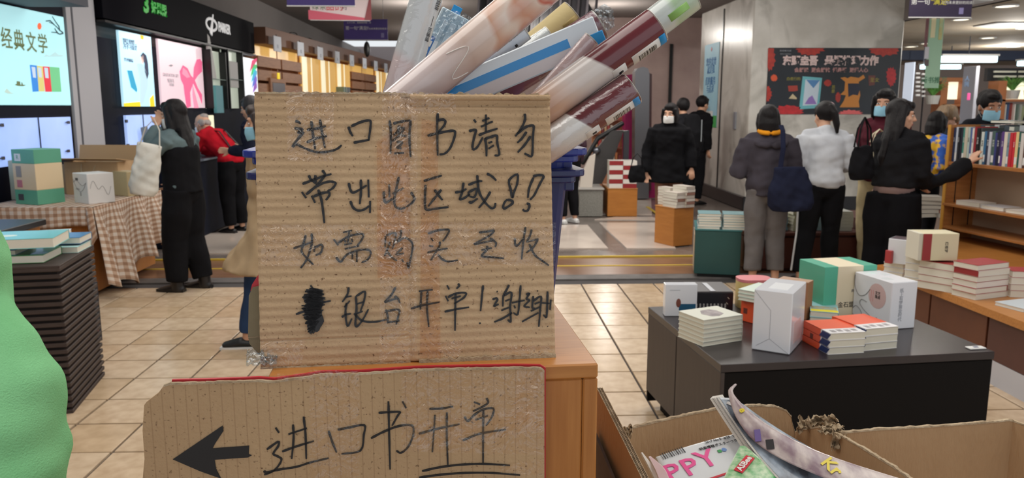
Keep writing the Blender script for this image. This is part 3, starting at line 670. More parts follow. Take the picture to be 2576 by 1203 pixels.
def barcode(par, r, z0, z1, a0, a1, seed=1, digits=True):
    g = random.Random(seed); mb = MB().mat(INK); z = z0
    while z < z1:
        wd = g.choice([.0004, .0004, .0008, .0012]); 
        f = lambda rr, zz=z, w_=wd: (lambda u, v: (rr * math.cos(R(a0 + (a1 - a0) * u)), rr * math.sin(R(a0 + (a1 - a0) * u)), zz + w_ * v))
        mb.slab(f(r + .0008), f(r + .0003), 4, 1); z += wd + g.choice([.0005, .0007, .0011])
    mb.obj('barcode_print', par)
def wrap(par, r, L, m=FILM, flare=0):
    g_ = lambda k: (lambda u, v: ((r + k + flare * max(0, .03 - v * L) * (1 + .5 * noise.noise(Vector((u * 9, v * 60, 3))))) * math.cos(2 * math.pi * u), (r + k + flare * max(0, .03 - v * L) * (1 + .5 * noise.noise(Vector((u * 9, v * 60, 3))))) * math.sin(2 * math.pi * u), v * L - .004 * (flare > 0)))
    mb = MB().mat(m).grid(g_(.0012), 40, 24); return mb.obj('plastic_wrap', par, smooth=True)
SKIN_T = (206, 160, 132); MAR = (112, 50, 58)
mM = tubemat('maroon_and_skin_print', [(0, MAR), (.0845, (104, 44, 52)), (.087, (222, 216, 212)), (.125, (218, 206, 200)), (.165, (214, 172, 146)), (.23, (196, 146, 122)), (.30, (186, 150, 150)), (.5, (170, 150, 150))], slant=-.55)
t10, r10, L10 = tube('poster_tube', 'large maroon ended poster tube with white middle, above the other shrink-wrapped one', (1652, 64), (1367, 270), 92, .975, mM, 'cardboard poster tubes', (760, 800))
curved_label(t10, r10, .004, .047, -88, -166 + 360 - 360, WLABEL) if False else None
def lab10(t, r, sd):
    curved_label(t, r, .002, .011, 182, 240, BLUECAP, 'blue_sticker', .0006)
    curved_label(t, r, .010, .052, 184, 238, WLABEL)
    barcode(t, r, .017, .042, 196, 224, sd)
    curved_label(t, r, .062, .082, 186, 236, WLABEL); curved_label(t, r, .068, .074, 202, 214, INK, 'price_print', .0009)
lab10(t10, r10, 1)
mM2 = tubemat('maroon_and_white_print', [(0, MAR), (.076, (104, 44, 52)), (.078, (226, 226, 224)), (.11, (222, 218, 214)), (.14, (216, 190, 176)), (.3, (200, 170, 160)), (.5, (170, 150, 150))], slant=-.5)
t12, r12, L12 = tube('poster_tube', 'lower maroon ended poster tube resting just above the blue rim', (1590, 222), (1432, 330), 84, .968, mM2, 'cardboard poster tubes', (780, 790), hollow=True)
lab10(t12, r12, 2)
wrap(t12, r12, .2)
m3 = tubemat('peach_petal_print', [(0, (226, 214, 204)), (.05, (232, 216, 206)), (.068, (208, 112, 96)), (.078, (234, 216, 204)), (.11, (214, 160, 136)), (.12, (236, 220, 208)), (.15, (216, 170, 146)), (.16, (230, 212, 202)), (.19, (208, 184, 172)), (.26, (216, 200, 198)), (.5, (206, 190, 188))], nz=.07, nscale=28, slant=.4)
t3, r3, L3 = tube('poster_tube', 'long poster tube printed with peach and coral petals, crossing over the wrapped packets', (1420, -80), (1046, 233), 100, .98, m3, 'cardboard poster tubes', (780, 600))
curved_label(t3, r3, .04, .13, 176, 190, WLABEL); barcode(t3, r3, .085, .11, 179, 187, 9)
MB().mat(M('thin_white_outline', (236, 232, 226), .5)).loft([(r3 * math.cos(R(a)) * 1.02, r3 * math.sin(R(a)) * 1.02, .175 + .02 * math.sin(R((a + 150) * 4.5))) for a in range(-150, -60, 6)], [.0006] * 15, n=5).obj('print_outline', t3)
m1 = tubemat('pale_grey_print', [(0, (206, 212, 214)), (.12, (202, 206, 208)), (.135, (208, 190, 190)), (.16, (200, 184, 184)), (.4, (196, 182, 182))], slant=.3)
t1, r1, L1 = tube('poster_tube', 'pale grey poster tube leaning furthest left with a small barcode', (1094, -80), (1002, 238), 76, 1.075, m1, 'cardboard poster tubes', (720, 640))
barcode(t1, r1, .038, .052, 200, 222, 4); barcode(t1, r1, .078, .096, 206, 224, 5); curved_label(t1, r1, .062, .076, 214, 216, INK, 'tiny_print')
wrap(t1, r1, .3)
m4 = tubemat('blue_grey_print', [(0, (168, 172, 168)), (.008, (196, 204, 214)), (.03, (186, 194, 206)), (.06, (200, 204, 212)), (.1, (150, 164, 190)), (.13, (206, 214, 224)), (.3, (190, 196, 204))], nz=.02, nscale=40)
t4, r4, L4 = tube('poster_tube', 'slimmer grey blue poster tube tucked under the petal printed tube', (1320, 77), (1125, 226), 50, 1.075, m4, 'cardboard poster tubes', (1050, 620))
curved_label(t4, r4, .0, .2, 30, 60 - 360 + 360, M('olive_strip', (140, 140, 108), .5), 'olive_strip')
curved_label(t4, r4, .02, .024, 215, 235, INK, 'tiny_print'); curved_label(t4, r4, .05, .056, 215, 240, M('slate_print', (90, 100, 140), .5), 'tiny_print')
m5 = tubemat('clear_white_print', [(0, (190, 204, 208)), (.05, (206, 212, 212)), (.09, (190, 180, 176)), (.16, (210, 214, 214)), (.3, (196, 200, 200))], nz=.03, nscale=30)
t5, r5, L5 = tube('poster_tube', 'glassy wrapped poster tube with one thin teal stripe', (1386, 90), (1232, 195), 52, 1.125, m5, 'cardboard poster tubes', (1010, 600))
curved_label(t5, r5, .002, .2, 238, 252, M('teal_stripe', (36, 138, 158), .4), 'teal_stripe', .0006)
wrap(t5, r5, .2)
mm6 = M('cream_cardboard_tube', (202, 182, 128), .6, bump=(80, .05))
t6, r6, L6 = tube('poster_tube', 'plain cream cardboard tube with a square of brown tape near its end', (1446, 40), (1330, 138), 84, 1.215, mm6, 'cardboard poster tubes', (1120, 600))
curved_label(t6, r6, .004, .028, 222, 272, M('brown_tape', (176, 152, 90), .5), 'tape_square', .0006)
mm7 = tubemat('dull_maroon_print', [(0, (132, 74, 84)), (.05, (124, 62, 74)), (.12, (140, 84, 92)), (.3, (120, 60, 70))], rough=.5, nz=.01)
t7, r7, L7 = tube('poster_tube', 'maroon poster tube in crinkled clear plastic, behind the white and blue packet', (1508, 62), (1335, 172), 78, 1.168, mm7, 'cardboard poster tubes', (990, 560))
wrap(t7, r7, .12, CLEARP)
cr = MB().mat(CLEARP)
cr.slab(lambda u, v: (-.014 + .036 * u, -r7 * .4 + .006 * noise.noise(Vector((u * 6, v * 6, 2))), -.03 * v * (1 - .6 * abs(u - .6)) + .003), lambda u, v: (-.014 + .036 * u, -r7 * .4 + .0004 + .006 * noise.noise(Vector((u * 6, v * 6, 2))), -.03 * v * (1 - .6 * abs(u - .6)) + .003), 12, 10)
cr.obj('crinkled_plastic_end', t7)
m9 = tubemat('pale_rose_print', [(0, (206, 184, 186)), (.03, (204, 178, 178)), (.1, (208, 186, 182)), (.2, (196, 176, 170))])
t9, r9, L9 = tube('poster_tube', 'smallest tube, pale rose, lying on the white and blue packet', (1488, 98), (1352, 250), 42, 1.007, m9, 'cardboard poster tubes', (1150, 600))
wrap(t9, r9, .16)
m11 = tubemat('pale_green_white_print', [(0, (198, 214, 196)), (.03, (176, 204, 168)), (.04, (206, 216, 212)), (.09, (200, 206, 204)), (.3, (180, 188, 186))], slant=.2)
t11, r11, L11 = tube('poster_tube', 'pale green and white tube rising highest at the right, behind the large maroon one', (1738, -10), (1636, 68), 78, 1.04, m11, 'cardboard poster tubes', (1250, 640))
curved_label(t11, r11, .015, .045, 240, 268, M('leaf_green_print', (150, 200, 110), .4), 'leaf_print')
# packets
WPK = M('white_card_packet', (214, 226, 234), .25, coat=.4)
t8, r8, L8 = tube('wrapped_packet', 'long white boxed roll with a bright blue stripe and blue end cap', (1503, 82), (1150, 232), 80, 1.043, WPK, None, (770, 600), square=True, cat='packet')
MB().mat(M('bright_blue_stripe', (36, 142, 214), .3, coat=.3)).box((-r8 * .22, -.0238, L8 / 2), (.0125, .0006, L8 - .004)).obj('blue_stripe', t8) if False else None
S8 = 1.2 * r8 / 2
MB().mat(M('bright_blue_stripe', (36, 142, 214), .3, coat=.3)).box((.0015, -S8 - .0003, L8 / 2 + .02), (.012, .0005, L8 - .045)).obj('blue_stripe', t8)
MB().mat(M('rosy_grey_face', (206, 200, 202), .3, coat=.3)).box((-.0125, -S8 - .0002, L8 / 2 + .02), (.0145, .0004, L8 - .045)).obj('grey_face', t8)
MB().mat(BLUECAP).box((-.010, -S8 * .2, .004), (.0215, S8 * 1.7, .018), .001).obj('blue_cap', t8)
t2, r2_, L2_ = tube('wrapped_packet', 'clear plastic packet of white strips with a bright blue tab at its top', (1148, 36), (1050, 240), 72, 1.165, M('white_strip_board', (196, 214, 224), .25), None, (930, 380), square=True, cat='packet')
S2_ = 1.2 * r2_ / 2
MB().mat(M('white_gloss_strip', (226, 236, 242), .15, coat=.5)).box((-.004, -S2_ - .001, .08), (.009, .002, .13), .0006).box((.008, -S2_ - .001, .08), (.006, .002, .13), .0006).obj('white_strip', t2)
MB().mat(M('cyan_blue_print', (50, 120, 200), .3)).box((.0155, -S2_ - .0006, .062), (.008, .001, .035)).box((.0165, -S2_ - .0006, .11), (.006, .001, .05)).obj('blue_print', t2)
MB().mat(WLABEL).box((.0155, -S2_ - .0014, .056), (.005, .0008, .009)).box((.0155, -S2_ - .0014, .072), (.005, .0008, .006)).obj('sticker', t2)
MB().mat(BLUECAP).box((.002, -.003, -.003), (.014, .003, .016), .0005).obj('blue_tab', t2)
bg2 = MB().mat(CLEARP).slab(lambda u, v: (-.026 + .044 * u, -S2_ - .004 + .004 * noise.noise(Vector((u * 7, v * 9, 5))), -.006 + .05 * v + .01 * abs(u - .3)), lambda u, v: (-.026 + .044 * u, -S2_ - .0036 + .004 * noise.noise(Vector((u * 7, v * 9, 5))), -.006 + .05 * v + .01 * abs(u - .3)), 16, 16)
bg2.obj('plastic_wrap', t2)
# ---- cartons with magazines on a low table
tz = .745
table = root('display_table', 'low wooden table carrying the two open cartons', 'table', (.90, 1.12, 0), R(-2))
MB().mat(OAKH).box((0, 0, tz - .0125), (1.38, .62, .025), .002).obj('table_top', table)
for i in (-1, 1):
    for j in (-1, 1): MB().mat(OAKC).box((i * .64, j * .26, (tz - .025) / 2), (.05, .05, tz - .025), .003).obj('leg', table)
RZ = 1.05
def wall_strip(par, pts, z0, th, m, name='wall', nrm=None, edge=True):
    """upright board along pts: (x, y, ztop)"""
    mb = MB().mat(m); rings = []
    for i, p in enumerate(pts):
        a = Vector(pts[max(i - 1, 0)][:2]); b = Vector(pts[min(i + 1, len(pts) - 1)][:2]); t = (b - a).normalized(); s = Vector((-t.y, t.x)) * th / 2
        rings.append([(p[0] + s.x, p[1] + s.y, z0), (p[0] - s.x, p[1] - s.y, z0), (p[0] - s.x, p[1] - s.y, p[2]), (p[0] + s.x, p[1] + s.y, p[2])])
    mb.ring_loft(rings); o = mb.obj(name, par)
    if edge:
        mb = MB().mat(KRAFT_EDGE); g_ = random.Random(len(pts) + int(pts[0][0] * 1000)); rings = []
        for i in range((len(pts) - 1) * 10 + 1):
            q, f_ = divmod(i, 10); q = min(q, len(pts) - 2); f_ = f_ / 10 if q < len(pts) - 1 and i < (len(pts) - 1) * 10 else 1.0
            p0, p1 = Vector(pts[q]), Vector(pts[q + 1]); p = p0.lerp(p1, f_); t = Vector((p1 - p0)[:2]).normalized(); s = Vector((-t.y, t.x)) * (th / 2 + .0006)
            h = .001 + g_.uniform(-.0008, .0012)
            rings.append([(p.x + s.x, p.y + s.y, p.z - .0015), (p.x - s.x, p.y - s.y, p.z - .0015), (p.x - s.x * .8, p.y - s.y * .8, p.z + h), (p.x + s.x * .8, p.y + s.y * .8, p.z + h)])
        mb.ring_loft(rings); mb.obj('rough_edge', par)
    return o
cart = root('open_carton', 'open cardboard carton full of magazines, its far right corner torn', 'box', (0, 0, 0))
def Q(x, y, z=None): p = PZ(x, y, RZ if z is None else z); return (p.x, p.y, p.z)
pl = Q(1572, 1080); p2 = Q(1790, 1032); p3 = Q(1905, 1022)
def lineY(x, y, ref, d): # height of a rim point on the vertical plane through ref along d
    n = Vector((-d.y, d.x, 0)); p = PN(x, y, Vector(ref), n); return (p.x, p.y, p.z)
bd = (Vector(p2) - Vector(pl)).normalized()
backpts = [lineY(x, y, pl, bd) for x, y in ((1572, 1080), (1640, 1062), (1720, 1044), (1790, 1030), (1850, 1022), (1910, 1019), (1950, 1022), (1975, 1032), (1988, 1046), (1990, 1062), (1998, 1090))]
wall_strip(cart, backpts, tz + .001, .005, KRAFT_IN)
cr_ = Vector(backpts[-1]); fr = Vector(Q(2290, 1203))
rd = (Vector((fr.x, fr.y, 0)) - Vector((cr_.x, cr_.y, 0))).normalized()
rpts = [lineY(x, y, (cr_.x + .006, cr_.y - .004, 1.0), rd) for x, y in ((2004, 1086), (2030, 1080), (2060, 1075), (2090, 1082), (2110, 1092), (2140, 1108), (2200, 1144), (2250, 1174), (2290, 1203))]
e_ = Vector(rpts[-1]) + rd * .14; rpts.append((e_.x, e_.y, RZ))
wall_strip(cart, rpts, tz + .001, .005, KRAFT_IN)
# crumpled torn lump at the corner
g = random.Random(4)
def crumple(par, c, s, seed, name='torn_corner'):
    mb = MB().mat(KRAFT_EDGE)
    f = lambda k: (lambda u, v: (c.x + s[0] * (u - .5) + .22 * s[0] * noise.noise(Vector((u * 3, v * 3, seed))), c.y + k + s[1] * noise.noise(Vector((u * 4, v * 4, seed + 3))), c.z + s[2] * (v - .5) * (.8 + .5 * noise.noise(Vector((u * 4, 1, seed)))) + .3 * s[2] * noise.noise(Vector((u * 4, v * 3, seed + 8))) + .002 * math.sin(u * 40 + seed)))
    mb.slab(f(0), f(.0012), 26, 16); return mb.obj(name, par)
for q, (x, y, sx_, sz_) in enumerate(((2036, 1070, .040, .026), (2068, 1060, .046, .020), (2094, 1080, .040, .016), (2110, 1116, .022, .034))):
    p = PN(x, y, (cr_.x + .004, cr_.y - .01, 1), Vector((-rd.y, rd.x, 0))); crumple(cart, p, (sx_, .016, sz_), q * 7 + 1)
# tall left wall: double-wall board whose open flutes face the camera
la, lb = Vector(PY(1508, 978, 1.22)), Vector(PY(1640, 1240, .93))
ld = (lb - la); npt = 14
lpts = [tuple(la + ld * (i / npt)) for i in range(npt + 1)]
wall_strip(cart, lpts, tz + .001, .0085, KRAFT_IN, edge=False)
side = Vector((ld.y, -ld.x, 0)).normalized()
mb = MB().mat(KRAFT_EDGE); sl_ = Vector((0, 0, 1)); dn = ld.normalized()
N = 74
def lp(t, s, h=0): return la + ld * t + side * s + Vector((0, 0, h))
for ly in (-.0044, 0, .0044):
    mb.ring_loft([[lp(i / N, ly - .0004, .0006), lp(i / N, ly + .0004, .0006), lp(i / N, ly + .0004, .0022 + .0006 * noise.noise(Vector((i * .4, ly * 900, 0)))), lp(i / N, ly - .0004, .0022)] for i in range(N + 1)])
mb.obj('liner', cart)
mb = MB().mat(KRAFT_EDGE)
for c0, c1 in ((-.0042, -.0003), (.0003, .0042)):
    rings = []
    for i in range(N * 4 + 1):
        t = i / (N * 4); s_ = (c0 + c1) / 2 + (c1 - c0) / 2 * math.sin(i * math.pi / 2 * .98); rings.append([lp(t, s_ - .0003, .0004), lp(t, s_ + .0003, .0004), lp(t, s_ + .0003, .0018), lp(t, s_ - .0003, .0018)])
    mb.ring_loft(rings)
mb.obj('flute', cart)
MB().mat(FLUTE).ring_loft([[lp(i / N, -.0043, .0001), lp(i / N, .0043, .0001), lp(i / N, .0043, .0009), lp(i / N, -.0043, .0009)] for i in range(N + 1)]).obj('flute_shadow', cart)  # dark strip laid between the liners, painting the shade inside the flutes
crumple(cart, Vector(backpts[0]) + Vector((.0, -.008, -.002)), (.02, .012, .02), 33, 'torn_flap')
DKC = M('dark_brown_printed_card', (58, 44, 40), .6, var=(20, (96, 78, 66), .2))
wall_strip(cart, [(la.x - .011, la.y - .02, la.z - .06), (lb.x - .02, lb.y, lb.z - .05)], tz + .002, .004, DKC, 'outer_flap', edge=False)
# second carton
cart2 = root('open_carton', 'second open carton at the right, empty, its pale inner wall showing', 'box', (0, 0, 0))
q0 = Vector(PY(2118, 1084, 1.20)); q1 = Vector(PY(2548, 1058, 1.24)); d2 = (q1 - q0); d2.z = 0; d2.normalize()
w2 = [lineY(x, y, tuple(q0), d2) for x, y in ((2112, 1088), (2200, 1080), (2350, 1071), (2450, 1064), (2500, 1060), (2535, 1056), (2548, 1058))]
wall_strip(cart2, w2, tz + .001, .005, KRAFT_IN)
w3 = [w2[-1], lineY(2556, 1064, w2[-1], Vector((.35, -1, 0)).normalized()), (w2[-1][0] + .09, w2[-1][1] - .30, w2[-1][2])]
w3 = [w2[-1], (w2[-1][0] + .045, w2[-1][1] - .10, w2[-1][2]), (w2[-1][0] + .13, w2[-1][1] - .30, w2[-1][2])]
wall_strip(cart2, w3, tz + .001, .005, KRAFT_IN)
cb = Vector(w2[0]); wall_strip(cart2, [(cb.x + .004, cb.y - .004, cb.z - .02), (rpts[-1][0] + .012, rpts[-1][1] + .03, RZ - .02)], tz + .001, .005, KRAFT_IN, edge=False)
cen = (cb + Vector(w3[-1])) / 2; MB().mat(KRAFT_IN).box((cen.x, cen.y, tz + .006), (.30, .26, .005)).obj('bottom', cart2)
cen = (Vector(backpts[3]) + Vector(lb)) / 2; MB().mat(KRAFT_IN).box((.37, 1.10, tz + .006), (.26, .24, .005)).obj('bottom', cart)
# magazines ------------------------------------------------------------
MAGW = M('magazine_cover_white', (226, 232, 236), .25, coat=.3)
MAGP = M('magazine_page_block', (214, 212, 204), .7, bump=(600, .3), stretch=(1, 1, .1))
PINKI = M('hot_pink_ink', (238, 92, 160), .35)
REDI = M('red_ink', (206, 40, 60), .35)
def rowpatch(rows):
    """rows of (left pixel, right pixel, depth left, depth right) -> smooth sheet P(u, v)"""
    L = [PY(a[0], a[1], ya) for a, b, ya, yb in rows]; Rr = [PY(b[0], b[1], yb) for a, b, ya, yb in rows]
    def P(u, v):
        n = len(rows) - 1; t = min(v * n, n - 1e-6); i = int(t); f = t - i
        def c(Q):
            p0, p1, p2_, p3 = Q[max(i - 1, 0)], Q[i], Q[i + 1], Q[min(i + 2, n)]
            if n == 1: return p1.lerp(p2_, f)
            return .5 * ((2 * p1) + (p2_ - p0) * f + (2 * p0 - 5 * p1 + 4 * p2_ - p3) * f * f + (3 * p1 - p0 - 3 * p2_ + p3) * f ** 3)
        return c(L).lerp(c(Rr), u)
    return P
def mag(label, rows, cover, T=.004, off=(-.3, .5, -1), bulge=0, pages=True, nm='magazine'):
    P = rowpatch(rows); o0 = P(0, 0); o = root(nm, label, nm, o0); of = Vector(off).normalized()
    e = lambda u, v: (P(u, v) - o0) + Vector((0, -bulge * .3, bulge)) * (4 * u * (1 - u))
    MB().mat(cover).slab(e, lambda u, v: e(u, v) + of * .0005, 16, 20).obj('cover', o, smooth=True)
    if pages:
        MB().mat(MAGP).slab(lambda u, v: e(u, v) + of * .0007, lambda u, v: e(u, v) + of * (T - .0006), 16, 20).obj('pages', o)
        MB().mat(cover).slab(lambda u, v: e(u, v) + of * (T - .0005), lambda u, v: e(u, v) + of * T, 16, 20).obj('back_cover', o)
    def F_(u, v, h=.0006, ang=0):
        p = e(u, v); x = (e(min(u + .05, 1), v) - e(max(u - .05, 0), v)).normalized(); y = (e(u, max(v - .05, 0)) - e(u, min(v + .05, 1))); y = (y - x * y.dot(x)).normalized(); z = x.cross(y)
        m = Matrix((x, y, z)).transposed().to_4x4(); m.translation = p + z * h; return m @ Matrix.Rotation(ang, 4, 'Z')
    return o, F_
def put(o, M_): o.matrix_local = M_; return o
ppy, Fp = mag('white fashion magazine with big pink letters and a barcode, lying in the torn carton', [((1650, 1150), (1888, 1084), 1.125, 1.16), ((1672, 1190), (1908, 1128), 1.09, 1.12), ((1715, 1260), (1950, 1190), 1.03, 1.07)], MAGW, .006, bulge=.004)
for ch, u_, v_ in (('P', .02, .66), ('P', .20, .66), ('Y', .39, .60)): put(text(ch, .050, PINKI, ppy, depth=.0006, bold=.0006), Fp(u_ + .05, v_ - .10, .0012))
for k in range(11):
    put(MB().mat(INK).box((0, 0, 0), ((.0006, .0012, .0009)[k % 3], .014, .0006)).obj('barcode_print', ppy), Fp(.05 + .022 * k, .10, .0012))
put(MB().mat(REDI).box((0, 0, 0), (.07, .0035, .0006)).obj('red_rule', ppy), Fp(.50, .80, .0012, R(3)))
put(MB().mat(M('green_logo_ink', (60, 160, 90), .4)).box((0, 0, 0), (.006, .006, .0006), .001).obj('logo', ppy), Fp(.60, .40, .0012)); put(MB().mat(M('blue_logo_ink', (110, 150, 210), .4)).ell((0, 0, 0), (.004, .004, .0005)).obj('logo', ppy), Fp(.65, .39, .0012))
put(text('2017 No.5  4/25  TRENDY', .0065, INK, ppy), Fp(.72, .10, .0012)); put(text('映画情報ポスターつき', .0065, INK, ppy), Fp(.62, .25, .0012)); put(text('映画ポスターつき', .009, INK, ppy), Fp(.72, .92, .0012))
dk = M('photo_cover_grey', (150, 166, 182), .25, coat=.4, var=(34, (60, 66, 78), .55), stretch=(1, .5, 1))
thick, Ft = mag('thick magazine with a grey photographic cover leaning out of the carton', [((1810, 1000), (1848, 1002), 1.185, 1.18), ((1862, 1080), (1968, 1085), 1.12, 1.11), ((1915, 1150), (2160, 1195), 1.06, 1.03), ((1990, 1235), (2300, 1290), 1.0, .97)], dk, .004, off=(-1, .3, -.3))
P_ = rowpatch([((1786, 1004), (1811, 1000), 1.195, 1.186), ((1838, 1085), (1863, 1081), 1.13, 1.121), ((1888, 1160), (1916, 1152), 1.07, 1.061)]); o0 = thick.location.copy()
MB().mat(MAGP).slab(lambda u, v: P_(u, v) - o0, lambda u, v: P_(u, v) - o0 + Vector((.008, .012, 0)), 4, 14).obj('page_block', thick)
for k in range(5): q_ = .2 * (k + .5); MB().mat(M('page_shadow_line', (150, 150, 146), .8) if k % 2 else WLABEL).loft([P_(q_, v / 8) - o0 + Vector((0, -.0004, .0003)) for v in range(9)], [.0005] * 9, n=4).obj('page_line', thick) if k else None
for k, (u_, v_, w_, h_) in enumerate(((.5, .12, .030, .006), (.45, .30, .05, .012), (.55, .42, .06, .009), (.5, .52, .07, .012), (.6, .62, .06, .008))): put(MB().mat((WLABEL, M('slate_caption', (60, 66, 76), .3), M('plum_caption', (110, 50, 64), .3))[k % 3]).box((0, 0, 0), (w_, h_, .0006)).obj('printed_caption', thick), Ft(u_, v_, .0014, R(-30)))
pg = M('colourful_cover_photo', (208, 196, 190), .3, coat=.3, var=(55, (138, 116, 126), .45), stretch=(1, .3, 1))
cov, Fc = mag('curled colourful magazine cover peeling away on top of the thick magazine', [((1842, 972), (1854, 968), 1.19, 1.185), ((1832, 988), (1846, 992), 1.175, 1.17), ((1852, 1050), (1905, 1050), 1.13, 1.12), ((1900, 1112), (2000, 1108), 1.085, 1.07), ((1985, 1165), (2110, 1155), 1.04, 1.03), ((2130, 1225), (2310, 1218), .99, .98)], pg, pages=False, bulge=.003)
for u_, v_, c_, w_, h_ in ((.2, .56, (104, 84, 150), .009, .02), (.22, .64, (30, 28, 32), .011, .016)): put(MB().mat(M('cover_print_%d' % c_[2], c_, .3)).box((0, 0, 0), (w_, h_, .0006), .0003).obj('print', cov), Fc(u_, v_, .0012, R(-3)))
YK = M('yellow_title_print', (228, 208, 60), .3)
put(text('Kr', .026, YK, cov, bold=.0006), Fc(.45, .86, .0012, R(-60))); put(text('e', .016, YK, cov, bold=.0005), Fc(.5, .36, .0012, R(-60)))
grn = M('green_scribble_cover', (60, 164, 90), .3, coat=.3, var=(110, (206, 224, 190), .25))
asb, Fg = mag('green leafy leaflet with a red label, lying over the pink lettered magazine', [((1862, 1122), (1874, 1122), 1.075, 1.07), ((1842, 1160), (1912, 1155), 1.04, 1.03), ((1812, 1222), (1972, 1228), .99, .98)], grn, .002)
put(MB().mat(REDI).box((0, 0, 0), (.036, .013, .0008)).obj('red_label', asb), Fg(.42, .60, .0016, R(56))); put(text('ASBee', .012, WLABEL, asb, bold=.0003), Fg(.42, .60, .0026, R(56)))
bkk, Fb = mag('black covered magazine with a white spine, upright near the carton wall', [((2080, 1156), (2086, 1152), 1.09, 1.09), ((2070, 1225), (2124, 1222), 1.04, 1.03)], M('black_cover', (26, 26, 30), .3), .004)
P_ = rowpatch([((2082, 1152), (2097, 1150), 1.088, 1.09), ((2122, 1222), (2146, 1218), 1.028, 1.03)]); o0 = bkk.location.copy(); MB().mat(WLABEL).slab(lambda u, v: P_(u, v) - o0, lambda u, v: P_(u, v) - o0 + Vector((0, .003, -.002)), 4, 6).obj('spine', bkk)
put(text('PLUS', .007, INK, bkk), Fb(.62, .25, .004, R(-60))); put(text('7 JULY 2017', .0045, INK, bkk), Fb(.85, .62, .004, R(-60)))
mag('thin white pamphlet standing at the left end inside the carton', [((1613, 1139), (1616, 1138), 1.10, 1.10), ((1640, 1190), (1652, 1186), 1.06, 1.06), ((1655, 1225), (1668, 1222), 1.03, 1.03)], WLABEL, .003, nm='pamphlet')
mag('rosy pamphlet with violet print next to the thin white one', [((1632, 1149), (1637, 1148), 1.09, 1.09), ((1650, 1185), (1672, 1180), 1.05, 1.05), ((1664, 1225), (1690, 1222), 1.02, 1.02)], M('rosy_cover', (214, 186, 190), .3, coat=.3), .002, nm='pamphlet')
# ================================================================= people
SKIN = M('skin', (214, 168, 140), .55, var=(12, (200, 150, 122), .4))
HAIRB = M('black_hair', (20, 17, 19), .5, spec=.25, stretch=(60, 60, 4), bump=(3, .5))
EYEW = M('eye_white', (225, 222, 218), .3); EYED = M('dark_iris', (30, 22, 20), .3)
MASKB = M('pale_blue_mask', (150, 204, 226), .7, var=(30, (138, 192, 218), .3)); MASKW = M('white_mask', (232, 232, 230), .7)
LIP = M('lip', (176, 104, 96), .5)
def fab(name, rgb, bump=.25, dark=None): return M(name, rgb, .95, bump=(320, bump), var=(6, dark or tuple(int(c * .86) for c in rgb), .4), spec=.12)
import numpy as np
def _wav(P, seed, k):
    r = np.random.RandomState(int(seed * 17) % 9999); out = 0
    for q in range(7):
        d = r.normal(size=3); d /= np.linalg.norm(d); f = (.7 + 1.1 * r.rand()) * k; out = out + np.sin(P @ d * f * 3.1 + r.rand() * 6.3 + 1.3 * np.sin(P @ r.normal(size=3) * f * .8))
    return out / 4.2
def folds(amp=.006, sc=5.0, zs=1.6, seed=0):
    def f(P): Q = P * np.array([sc, sc, sc * zs]); return amp * (_wav(Q, seed, 1) + .5 * _wav(Q, seed + 5, 2.3)) + amp * .15
    return f
def strands(amp=.004):
    def f(P): return amp * (_wav(P * np.array([70, 70, 6.]), 3, .45) + .6 * _wav(P * np.array([25, 25, 5.]), 4, .6))
    return f
class Pose(dict):
    __getattr__ = dict.get
def pose(H=1.62, lean=0, headpitch=0, headyaw=0, **kw):
    """joints in metres, facing +y, left side -x; overrides are given for a 1.62 m person"""
    J = dict(pelvis=(0, 0, .89), hipL=(-.085, 0, .86), hipR=(.085, 0, .86), kneeL=(-.09, .012, .46), kneeR=(.09, .012, .46), ankL=(-.10, -.03, .07), ankR=(.10, -.03, .07),
             waist=(0, .005, 1.02), chest=(0, 0, 1.20), shc=(0, -.01, 1.325), neck=(0, -.01, 1.38), head=(0, .015, 1.505),
             shL=(-.165, -.01, 1.315), shR=(.165, -.01, 1.315), elL=(-.215, -.03, 1.05), elR=(.215, -.03, 1.05), wrL=(-.22, .05, .83), wrR=(.22, .05, .83))
    J = {k: Vector(v) for k, v in J.items()}
    if lean:
        c = J['pelvis'].copy(); m = Matrix.Rotation(-R(lean), 3, 'X')
        for k in ('waist', 'chest', 'shc', 'neck', 'head', 'shL', 'shR', 'elL', 'elR', 'wrL', 'wrR'):
            t = .45 if k == 'waist' else 1; J[k] = c + (J[k] - c).lerp(m @ (J[k] - c), t) if t < 1 else c + m @ (J[k] - c)
    for k, v in kw.items(): J[k] = Vector(v)
    s = H / 1.62
    P = Pose({k: v * s for k, v in J.items()}); P['s'] = s
    P['HM'] = Matrix.Translation(P['head']) @ Euler((-R(headpitch), 0, R(headyaw)), 'ZXY').to_matrix().to_4x4() @ Matrix.Scale(s, 4)
    return P
